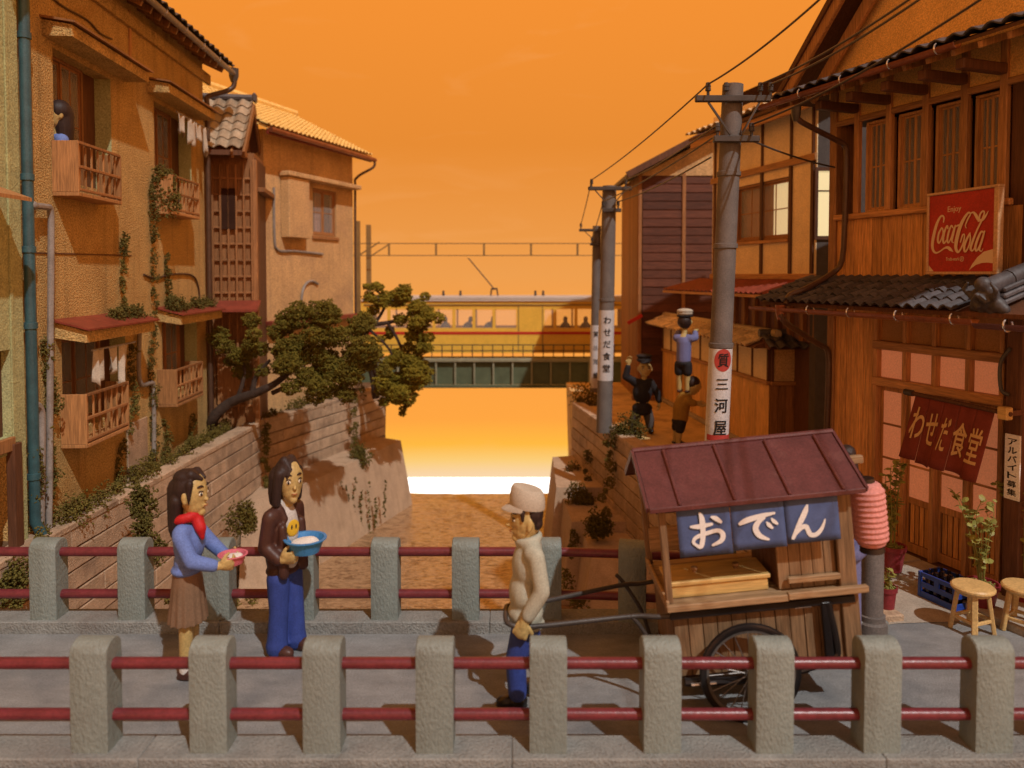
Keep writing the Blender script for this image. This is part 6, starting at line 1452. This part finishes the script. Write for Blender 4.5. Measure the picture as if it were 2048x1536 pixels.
shell('jumper', [('l', [(0, -.13, 1.18), (0, .13, 1.18)], [.075, .075]), ('e', (.012, 0, 1.07), (.125, .165, .18)), ('e', (-.005, 0, .93), (.108, .14, .11)), ('e', (-.012, 0, .862), (.13, .155, .055)), ('l', [ra[0], ra[1], (.27, -.135, .932)], [.068, .062, .052]), ('l', [la_[0], la_[1], (.25, .168, .915)], [.068, .062, .052])], 'blue_cloth', gl, .012, 8)
shell('scarf', [('l', [(.09 * math.cos(R(a)), .10 * math.sin(R(a)), 1.285 + .02 * math.cos(R(a))) for a in range(0, 361, 30)], [.040] * 13), ('l', [(.09, -.03, 1.27), (.135, -.055, 1.2), (.150, -.06, 1.125)], [.05, .048, .018]), ('l', [(.1, .0, 1.27), (.13, .02, 1.18)], [.04, .02])], 'scarf', gl, .011, 4)
b = MB(); nn = 72; vs = []; prof = [(.84, .115, 0), (.78, .122, .15), (.66, .135, .5), (.54, .148, .85), (.452, .156, 1.0), (.447, .148, 1.0), (.56, .132, .8)]
for (z, r, amp) in prof:
    for k in range(nn): a = 2 * math.pi * k / nn; q = r * (1 + .055 * amp * math.cos(a * 15)); vs.append((-.01 + q * math.cos(a), q * 1.08 * math.sin(a), z))
b.add(vs, [(i * nn + k, i * nn + (k + 1) % nn, (i + 1) * nn + (k + 1) % nn, (i + 1) * nn + k) for i in range(len(prof) - 1) for k in range(nn)], True); b.obj('skirt', 'skirt', gl)
for s_ in (-1, 1):
    b = MB(); limb(b, [(-.012, s_ * .064, .165), (-.012, s_ * .064, .07)], [.052, .05], 14); b.obj('sock', 'sock', gl)
    shell('shoe', [('e', (.035, s_ * .066, .048), (.095, .05, .045)), ('e', (-.02, s_ * .064, .05), (.062, .048, .048)), ('e', (.02, s_ * .066, .016), (.115, .05, .016))], 'shoe', gl, .009, 3)
# ---- long haired person in a brown jacket
px_ = thing('person', 'long haired person in brown jacket and blue jeans holding a basin', 'person', gz(572, 1303, .012), R(-24))
px_.scale = (.88, .90, 1)
b = MB(); rP = (.122, .116, .180); Mh = head(b, (.075, 0, 1.468), rP, -30, 0, False)
limb(b, [(0, 0, 1.12), (.045, 0, 1.34)], [.06, .055]); b.ell((0, 0, 1.0), (.1, .14, .25)); b.ell((0, 0, .75), (.1, .13, .15))
for s_ in (-1, 1): limb(b, [(0, s_ * .085, .7), (.01, s_ * .09, .38), (-.01, s_ * .09, .07)], [.08, .06, .045])
ra = [(-.01, -.185, 1.19), (-.045, -.215, .95), (.12, -.20, .865)]; la_ = [(-.01, .185, 1.19), (-.02, .215, .95), (.14, .17, .875)]
limb(b, ra, [.05, .042, .036]); limb(b, la_, [.05, .042, .036])
hand(b, (.13, -.195, .87), (1, .35, .14), (.15, .8, .45), 1.3, .45, -1); hand(b, (.15, .165, .88), (1, -.35, .14), (.15, -.8, .45), 1.3, .45, 1)
remeshed('body', b, 'skin', px_, .0075, 3); face(px_, Mh, rP, big=1.05)
shell('hair', [('e', (.04, .0, 1.525), (.126, .130, .148)), ('l', [(-.03, -.03, 1.5), (-.05, -.04, 1.36), (-.055, -.045, 1.31)], [.100, .085, .072]), ('l', [(-.03, .05, 1.5), (-.04, .06, 1.32)], [.095, .075]), ('l', [(.05, -.115, 1.54), (.03, -.130, 1.42), (.02, -.128, 1.30)], [.05, .045, .04]), ('l', [(.07, .115, 1.54), (.07, .130, 1.42), (.06, .128, 1.30)], [.045, .035, .03]), ('l', [(.05, -.05, 1.635), (.135, -.062, 1.575), (.128, -.105, 1.515)], [.05, .02, .012]), ('l', [(.05, .04, 1.635), (.150, .035, 1.575), (.14, .09, 1.5)], [.05, .02, .012])], 'hair', px_, .010, 4)
shell('jacket', [('l', [(-.01, -.16, 1.185), (-.01, .16, 1.185)], [.082, .082]), ('e', (-.022, 0, 1.03), (.135, .195, .22)), ('e', (-.022, 0, .82), (.138, .188, .15)), ('e', (-.022, 0, .715), (.143, .19, .06)), ('l', [(.09, -.13, 1.1), (.105, -.135, .72)], [.04, .05]), ('l', [(.09, .13, 1.1), (.105, .135, .72)], [.04, .05]), ('l', [(-.01, -.09, 1.28), (.07, -.07, 1.16)], [.045, .035]), ('l', [(-.01, .09, 1.28), (.07, .07, 1.16)], [.045, .035]), ('l', [ra[0], ra[1], (.10, -.205, .868)], [.072, .066, .056]), ('l', [la_[0], la_[1], (.11, .18, .872)], [.072, .066, .056])], 'jacket', px_, .012, 9)
shell('shirt', [('e', (.022, 0, 1.05), (.118, .115, .24)), ('e', (.03, 0, .85), (.112, .11, .16)), ('l', [(.0, -.04, 1.27), (.0, .04, 1.27)], [.06, .06])], 'tee', px_, .012, 4)
mm = T(.133, -.035, 1.085) @ rotM('Z', -16) @ rotM('Y', 4)
pr = MB().ell((0, 0, 0), (.014, .066, .072), 20, 12).obj('shirt_print', 'yellow', px_, None, mm)
MB().ell((.011, -.022, .012), (.006, .009, .022)).ell((.011, .022, .012), (.006, .009, .022)).obj('print_mark', 'black_print', px_, None, mm)
shell('jeans', [('e', (-.01, 0, .70), (.118, .155, .09)), ('l', [(-.01, -.085, .66), (-.0, -.092, .38), (-.018, -.095, .15), (-.022, -.097, .085)], [.108, .088, .094, .105]), ('l', [(.0, .085, .66), (.03, .092, .38), (.035, .095, .15), (.035, .097, .085)], [.108, .088, .094, .105])], 'jeans', px_, .012, 4)
for s_, dx in ((-1, 0), (1, .06)): shell('shoe', [('e', (.075 + dx, s_ * .1, .052), (.10, .062, .05)), ('e', (-.02 + dx, s_ * .097, .055), (.085, .058, .054)), ('e', (.04 + dx, s_ * .1, .018), (.14, .062, .018))], 'shoe', px_, .010, 3)
def bowl(label, m, loc, rz, R0, H, cont):
    t = thing('washbowl', label, 'washbowl', loc, rz, 'washbowls held by the women')
    MB().lathe([(.0, 0), (R0 * .70, 0), (R0 * .94, H * .9), (R0 * 1.06, H * .93), (R0 * 1.06, H), (R0 * .92, H), (R0 * .68, H * .12), (.0, H * .12)], 30).obj('bowl', m, t)
    bb = MB(); bb.ell((0, 0, H * .62), (R0 * .72, R0 * .72, H * .3), 18, 8); bb.ell((.03, .02, H * .8), (R0 * .4, R0 * .35, H * .2)); remeshed('towel', bb, cont, t, .012, 2)
wq = px_.location + Matrix.Rotation(R(-24), 3, 'Z') @ V((.238, -.027, .905))
bowl('sky blue washbowl with a white towel held by the long haired person', 'basin', wq, 0, .165, .115, 'sock')
wq = gl.location + V((.354, -.0, .905)); bowl('pink washbowl with a white cloth held by the girl in blue', 'pink', wq, 0, .108, .075, 'sock')

# ---- old man pulling the cart
om = thing('person', 'man in beige cap and pale work shirt pulling the food cart', 'person', gz(1036, 1403, .012), math.pi)
om.scale = (.92, .92, 1)
b = MB(); rM = (.128, .112, .165); Mh = head(b, (-.068, 0, 1.375), rM, 8, -2, True, 1.9)
limb(b, [(-.09, 0, 1.05), (-.075, 0, 1.27)], [.06, .058]); b.ell((-.07, 0, .95), (.1, .13, .22)); b.ell((-.05, 0, .66), (.1, .12, .12))
fl = [(-.05, .08, .6), (.02, .088, .36), (.01, .09, .08)]; bl_ = [(-.06, -.08, .6), (-.12, -.088, .36), (-.20, -.09, .10)]
for L_ in (fl, bl_): limb(b, L_, [.08, .06, .045])
ra = [(-.13, -.18, 1.15), (-.15, -.22, .93), (-.02, -.17, .72)]; la_ = [(-.14, .18, 1.16), (-.185, .222, .92), (-.062, .215, .715)]
limb(b, ra, [.05, .042, .036]); limb(b, la_, [.05, .042, .036])
hand(b, (-.05, .213, .70), (.42, .06, -1), (-.2, -.9, -.15), 1.3, .75, -1); hand(b, (.0, -.168, .705), (.5, -.05, -1), (-.2, .9, -.15), 1.3, .75, 1)
remeshed('body', b, 'skin', om, .0075, 3); face(om, Mh, rM, big=.8)
shell('hair', [('e', (-.125, 0, 1.425), (.082, .117, .105)), ('l', [(-.15, -.05, 1.36), (-.15, .05, 1.36)], [.05, .05]), ('l', [(-.035, .110, 1.46), (-.035, .116, 1.40)], [.022, .014]), ('l', [(-.035, -.110, 1.46), (-.035, -.116, 1.40)], [.022, .014])], 'hair', om, .009, 4)
b = MB(); vs = []; nn = 28
for (z0_, z1_, r) in ((1.46, 1.425, 1.0), (1.475, 1.44, 1.03), (1.53, 1.50, 1.02), (1.59, 1.545, .93), (1.612, 1.565, .82), (1.618, 1.572, .4)):
    for k in range(nn):
        a = 2 * math.pi * k / nn; c_ = math.cos(a); vs.append((-.075 + .140 * r * c_, .128 * r * math.sin(a), (z0_ + z1_) / 2 + (z0_ - z1_) / 2 * c_ + .03))
b.add(vs, [(i * nn + k, i * nn + (k + 1) % nn, (i + 1) * nn + (k + 1) % nn, (i + 1) * nn + k) for i in range(5) for k in range(nn)] + [tuple(range(5 * nn, 6 * nn)), tuple(range(nn - 1, -1, -1))], True)
cp_ = b.obj('cap', 'cap', om)
b = MB(); vs = []
for k in range(13):
    a = R(-75 + 150 * k / 12)
    for r, dz in ((1.0, 0), (1.0, .012), (1.62, -.028), (1.62, -.036)): q = 1 if r == 1.0 else r; vs.append((-.075 + .138 * math.cos(a) * (1 if r == 1 else 1 + .52 * math.cos(a) ** .6 if math.cos(a) > 0 else 1), .126 * math.sin(a) * (1 if r == 1 else 1.05), 1.492 + dz))
b.add(vs, [(4 * k + i, 4 * k + (i + 1) % 4, 4 * k + 4 + (i + 1) % 4, 4 * k + 4 + i) for k in range(12) for i in range(4)] + [(0, 1, 2, 3), (48, 49, 50, 51)], True); b.obj('brim', 'cap', cp_)
shell('shirt', [('l', [(-.115, -.14, 1.165), (-.115, .14, 1.165)], [.08, .08]), ('e', (-.085, 0, 1.04), (.138, .175, .19)), ('e', (-.062, 0, .84), (.140, .17, .18)), ('e', (-.06, 0, .68), (.148, .175, .10)), ('e', (-.07, 0, .60), (.155, .178, .04)), ('l', [(.085 * math.cos(R(a)) - .085, .085 * math.sin(R(a)), 1.235 - .02 * math.cos(R(a))) for a in range(0, 361, 30)], [.034] * 13), ('l', [la_[0], la_[1], (-.078, .217, .745)], [.070, .066, .058]), ('l', [ra[0], ra[1], (-.035, -.178, .75)], [.070, .066, .058])], 'work_shirt', om, .012, 14)
shell('trousers', [('e', (-.06, 0, .58), (.12, .15, .1)), ('l', fl[:2] + [(.005, .09, .12)], [.105, .085, .078]), ('l', bl_[:2] + [(-.19, -.09, .14)], [.105, .085, .078])], 'jeans', om, .012, 4)
for (x, y, z) in ((.01, .09, .0), (-.19, -.09, .02)): shell('shoe', [('e', (x + .08, y, z + .05), (.09, .056, .045)), ('e', (x - .01, y, z + .055), (.08, .054, .053)), ('e', (x + .04, y, z + .017), (.135, .058, .017))], 'black_shoe', om, .010, 3)
# cart handles run through his hands
def cl(p): return CM.inverted() @ (om.matrix_basis @ V(p))
hn, hf = cl((-.028, .20, .645)), cl((.022, -.155, .65))
cbar_n, cbar_f = cl((.10, .185, .675)), cl((.10, -.14, .675))
hp = [(-.30, -.41, .43), (-.60, -.40, .42), (-.74, -.36, .43), tuple(hn), tuple(cbar_n), tuple(cbar_f), tuple(hf), (-.74, .36, .36), (-.60, .40, .33), (-.30, .41, .36)]
pts = []
for i in range(len(hp) - 1):
    for k in range(5): pts.append(V(hp[i]).lerp(V(hp[i + 1]), k / 5))
pts.append(V(hp[-1]))
for _ in range(2): pts = [pts[0]] + [(pts[i - 1] + pts[i] * 2 + pts[i + 1]) / 4 for i in range(1, len(pts) - 1)] + [pts[-1]]
MB().tube(pts, .019, 10).obj('handle', 'dark_metal', ct)
for y in (-.37, .37): MB().tube(catmull([(-.80, y, .44), (-.74, y, .36), (-.62, y, .12), (-.57, y, -.10)], 4), .016, 8).obj('prop_leg', 'dark_metal', ct)
MB().tube([(-.57, -.37, -.09), (-.57, .37, -.09)], .014, 8).obj('prop_bar', 'dark_metal', ct)

# ---- woman half hidden behind the cart
wm_ = thing('person', 'woman with a hair bun mostly hidden behind the right end of the cart', 'person', (2.76, 6.22, -.06), R(225))
b = MB(); rW = (.115, .108, .16); Mh = head(b, (0, 0, 1.60), rW, 0)
limb(b, [(0, 0, 1.2), (0, 0, 1.5)], [.055, .05]); b.ell((0, 0, 1.1), (.09, .12, .3))
for s_ in (-1, 1):
    limb(b, [(0, s_ * .07, .8), (0, s_ * .075, .07)], [.075, .045]); A_ = [(0, s_ * .16, 1.32), (.0, s_ * .2, 1.05), (.12, s_ * .12, .95)]; limb(b, A_, [.045, .04, .034]); hand(b, A_[2], (1, -s_ * .5, 0), (0, -s_ * .9, .3), 1.0, .5, s_)
remeshed('body', b, 'skin', wm_, .010, 3); face(wm_, Mh, rW)
shell('hair', [('e', (-.03, 0, 1.655), (.118, .118, .13)), ('e', (-.10, 0, 1.76), (.07, .075, .07)), ('l', [(-.08, -.05, 1.6), (-.08, .05, 1.6)], [.06, .06])], 'hair', wm_, .012, 3)
shell('robe', [('l', [(0, -.13, 1.35), (0, .13, 1.35)], [.07, .07]), ('e', (0, 0, 1.15), (.13, .165, .25)), ('l', [(0, 0, .95), (0, 0, .25)], [.16, .17]), *[('l', [(0, s_ * .15, 1.33), (.0, s_ * .2, 1.06), (.09, s_ * .14, .97)], [.07, .07, .065]) for s_ in (-1, 1)]], 'lavender', wm_, .016, 4)
for s_ in (-1, 1): shell('shoe', [('e', (.03, s_ * .075, .04), (.12, .05, .04))], 'shoe', wm_, .012, 2)
# ---- girl at the upper window
wl_ = thing('person', 'girl with long dark hair and blue top inside the upper window', 'person', mx=h1.mx @ T(.72, .10, 4.32) @ rotM('Z', 200))
b = MB(); rW = (.115, .11, .16); Mh = head(b, (.0, 0, 1.02), rW)
limb(b, [(0, 0, .6), (0, 0, .9)], [.055, .05]); b.ell((0, 0, .45), (.09, .13, .3))
for s_ in (-1, 1): A_ = [(0, s_ * .15, .72), (.03, s_ * .17, .5), (.08, s_ * .1, .38)]; limb(b, A_, [.045, .04, .034]); hand(b, A_[2], (.6, -s_ * .5, -.5), (0, -s_ * .9, .3), .9, .5, s_)
bo = remeshed('body', b, 'skin', wl_, .011, 3); face(wl_, Mh, rW)
hr = shell('hair', [('e', (-.03, 0, 1.06), (.135, .135, .14)), ('l', [(-.06, 0, 1.05), (-.07, 0, .88), (-.07, 0, .74)], [.12, .115, .10])], 'hair', wl_, .012, 3)
jm = shell('top', [('l', [(0, -.13, .72), (0, .13, .72)], [.075, .075]), ('e', (0, 0, .5), (.13, .16, .32)), *[('l', [(0, s_ * .15, .71), (.03, s_ * .18, .5), (.07, s_ * .11, .40)], [.07, .065, .055]) for s_ in (-1, 1)]], 'blue_cloth', wl_, .014, 4)
wl_.matrix_world = h1.mx @ T(.80, .04, 4.12) @ rotM('Z', 138) @ Matrix.Scale(1.12, 4)

# ---- three figures on the street
sc_ = .01
pm = thing('person', 'man in a dark coat and cap raising his hand on the far street', 'person', gz(1284, 866, 0), R(-90))
def L2_(u, v, y=0, du=1284, dv=866, k=.0101): return V((y, (u - du) * k, (dv - v) * k))
b = MB(); rP = (.13, .135, .155); Mh = head(b, L2_(1289, 737), rP, 0)
limb(b, [L2_(1285, 775), L2_(1288, 752)], [.06, .055]); b.ell(L2_(1284, 795), (.11, .15, .25))
arms = [[L2_(1268, 762), L2_(1250, 752, .05), L2_(1255, 726, .08)], [L2_(1300, 764), L2_(1314, 785), L2_(1317, 806, .04)]]
for A_ in arms: limb(b, A_, [.05, .042, .036])
hand(b, arms[0][2], (.1, .1, 1), (1, .1, 0), 1.2, .05, 1); hand(b, arms[1][2], (.1, .05, -1), (0, -1, 0), 1.1, .4, -1)
legs = [[L2_(1276, 815), L2_(1269, 840), L2_(1266, 860)], [L2_(1292, 815), L2_(1299, 840), L2_(1300, 860)]]
for A_ in legs: limb(b, A_, [.09, .065, .045])
remeshed('body', b, 'skin', pm, .011, 3); face(pm, Mh, rP)
shell('coat', [('l', [L2_(1268, 764), L2_(1300, 765)], [.085, .085]), ('e', L2_(1284, 785), (.16, .20, .24)), ('e', L2_(1284, 815), (.17, .21, .12)), ('e', L2_(1284, 822), (.172, .212, .09)), ('l', [arms[0][0], arms[0][1], L2_(1254, 732, .075)], [.085, .075, .06]), ('l', [arms[1][0], arms[1][1], L2_(1317, 800, .035)], [.085, .075, .06])], 'navy', pm, .014, 4)
shell('trousers', [('e', L2_(1284, 818), (.14, .18, .1)), ('l', [legs[0][0], legs[0][1], L2_(1266, 852)], [.11, .1, .085]), ('l', [legs[1][0], legs[1][1], L2_(1300, 852)], [.11, .1, .085])], 'grey_cloth', pm, .014, 3)
for A_ in legs: shell('boot', [('e', V((.06, A_[2].y, .06)), (.13, .07, .06)), ('l', [V((0, A_[2].y, .06)), V((0, A_[2].y, .2))], [.065, .07])], 'black_shoe', pm, .013, 3)
shell('cap', [('e', L2_(1288, 719, -.01), (.155, .16, .06)), ('e', L2_(1288, 711, -.02), (.16, .17, .045)), ('e', L2_(1288, 723, .12), (.09, .11, .012))], 'navy', pm, .012, 2)
# boy bending forward against the wall
bp = thing('person', 'boy in a mustard shirt bending forward with his hands on the wall', 'person', gz(1357, 891, 0), R(8))
def B_(u, v, y=0, k=.0094): return V(((u - 1357) * k, y, (891 - v) * k))
b = MB(); rB = (.13, .125, .15); Mh = head(b, B_(1388, 772), rB, 0, 35)
limb(b, [B_(1372, 792), B_(1384, 783)], [.06, .055]); limb(b, [B_(1359, 838), B_(1368, 798)], [.12, .11])
for s_ in (-1, 1):
    A_ = [B_(1370, 800, s_ * .15), B_(1388, 805, s_ * .16), B_(1402, 809, s_ * .14)]; limb(b, A_, [.05, .042, .036]); hand(b, A_[2], (1, 0, .3), (.3, 0, -1), 1.0, .1, s_)
    limb(b, [B_(1358, 842, s_ * .07), B_(1355, 866, s_ * .08), B_(1353, 885, s_ * .08)], [.08, .062, .045])
remeshed('body', b, 'skin', bp, .011, 3); face(bp, Mh, rB)
shell('hair', [('e', B_(1386, 765), (.138, .135, .125))], 'hair', bp, .012, 2)
shell('shirt', [('l', [B_(1360, 838), B_(1362, 815), B_(1369, 798)], [.145, .155, .145]), *[('l', [B_(1370, 800, s_ * .14), B_(1382, 804, s_ * .16)], [.08, .065]) for s_ in (-1, 1)]], 'orange_shirt', bp, .014, 4)
shell('shorts', [('e', B_(1358, 842), (.14, .16, .1)), *[('l', [B_(1358, 846, s_ * .08), B_(1356, 856, s_ * .085)], [.1, .095]) for s_ in (-1, 1)]], 'navy', bp, .014, 3)
for s_ in (-1, 1): shell('shoe', [('e', B_(1358, 886, s_ * .08), (.12, .055, .045))], 'black_shoe', bp, .012, 2)
# boy standing on his back
q = at(1366, 786, bp.location.y + .02)
bt = thing('person', 'boy in lavender shirt and tan cap standing on the bending boy', 'person', q, R(60))
def S_(du, v, y=0, k=.0095): return V((du * k, y, (786 - v) * k))
b = MB(); rB = (.125, .125, .15); Mh = head(b, S_(9, 645), rB, 0)
limb(b, [S_(4, 675), S_(8, 655)], [.055, .05]); limb(b, [S_(2, 725), S_(4, 680)], [.11, .11])
for s_ in (-1, 1):
    A_ = [S_(4, 676, s_ * .14), S_(16, 676, s_ * .18), S_(26, 664, s_ * .15)]; limb(b, A_, [.048, .042, .036]); hand(b, A_[2], (1, 0, .2), (0, 0, -1), 1.0, .3, s_)
    limb(b, [S_(0, 728, s_ * .07), S_(1, 755, s_ * .075), S_(0, 780, s_ * .075)], [.078, .06, .042])
remeshed('body', b, 'skin', bt, .011, 3); face(bt, Mh, rB)
shell('hair', [('e', S_(6, 645), (.135, .135, .135))], 'hair', bt, .012, 2)
shell('cap', [('e', S_(8, 629), (.15, .15, .055)), ('e', S_(8, 624), (.155, .155, .05)), ('e', S_(22, 632), (.08, .1, .012))], 'cap', bt, .012, 2)
shell('cap_band', [('l', [V((.076 + .138 * math.cos(R(a)), .138 * math.sin(R(a)), (786 - 634) * .0095)) for a in range(0, 361, 30)], [.018] * 13)], 'navy', bt, .010, 1)
shell('shirt', [('l', [S_(4, 678, -.12), S_(4, 678, .12)], [.08, .08]), ('l', [S_(2, 722), S_(4, 685)], [.135, .14]), *[('l', [S_(4, 678, s_ * .14), S_(15, 677, s_ * .18), S_(22, 668, s_ * .16)], [.075, .068, .055]) for s_ in (-1, 1)]], 'lavender', bt, .014, 4)
shell('shorts', [('e', S_(1, 727), (.135, .15, .085)), *[('l', [S_(0, 730, s_ * .075), S_(0, 744, s_ * .08)], [.095, .09]) for s_ in (-1, 1)]], 'navy', bt, .014, 3)
for s_ in (-1, 1): shell('shoe', [('e', S_(4, 782, s_ * .075), (.11, .05, .04))], 'shoe', bt, .012, 2)
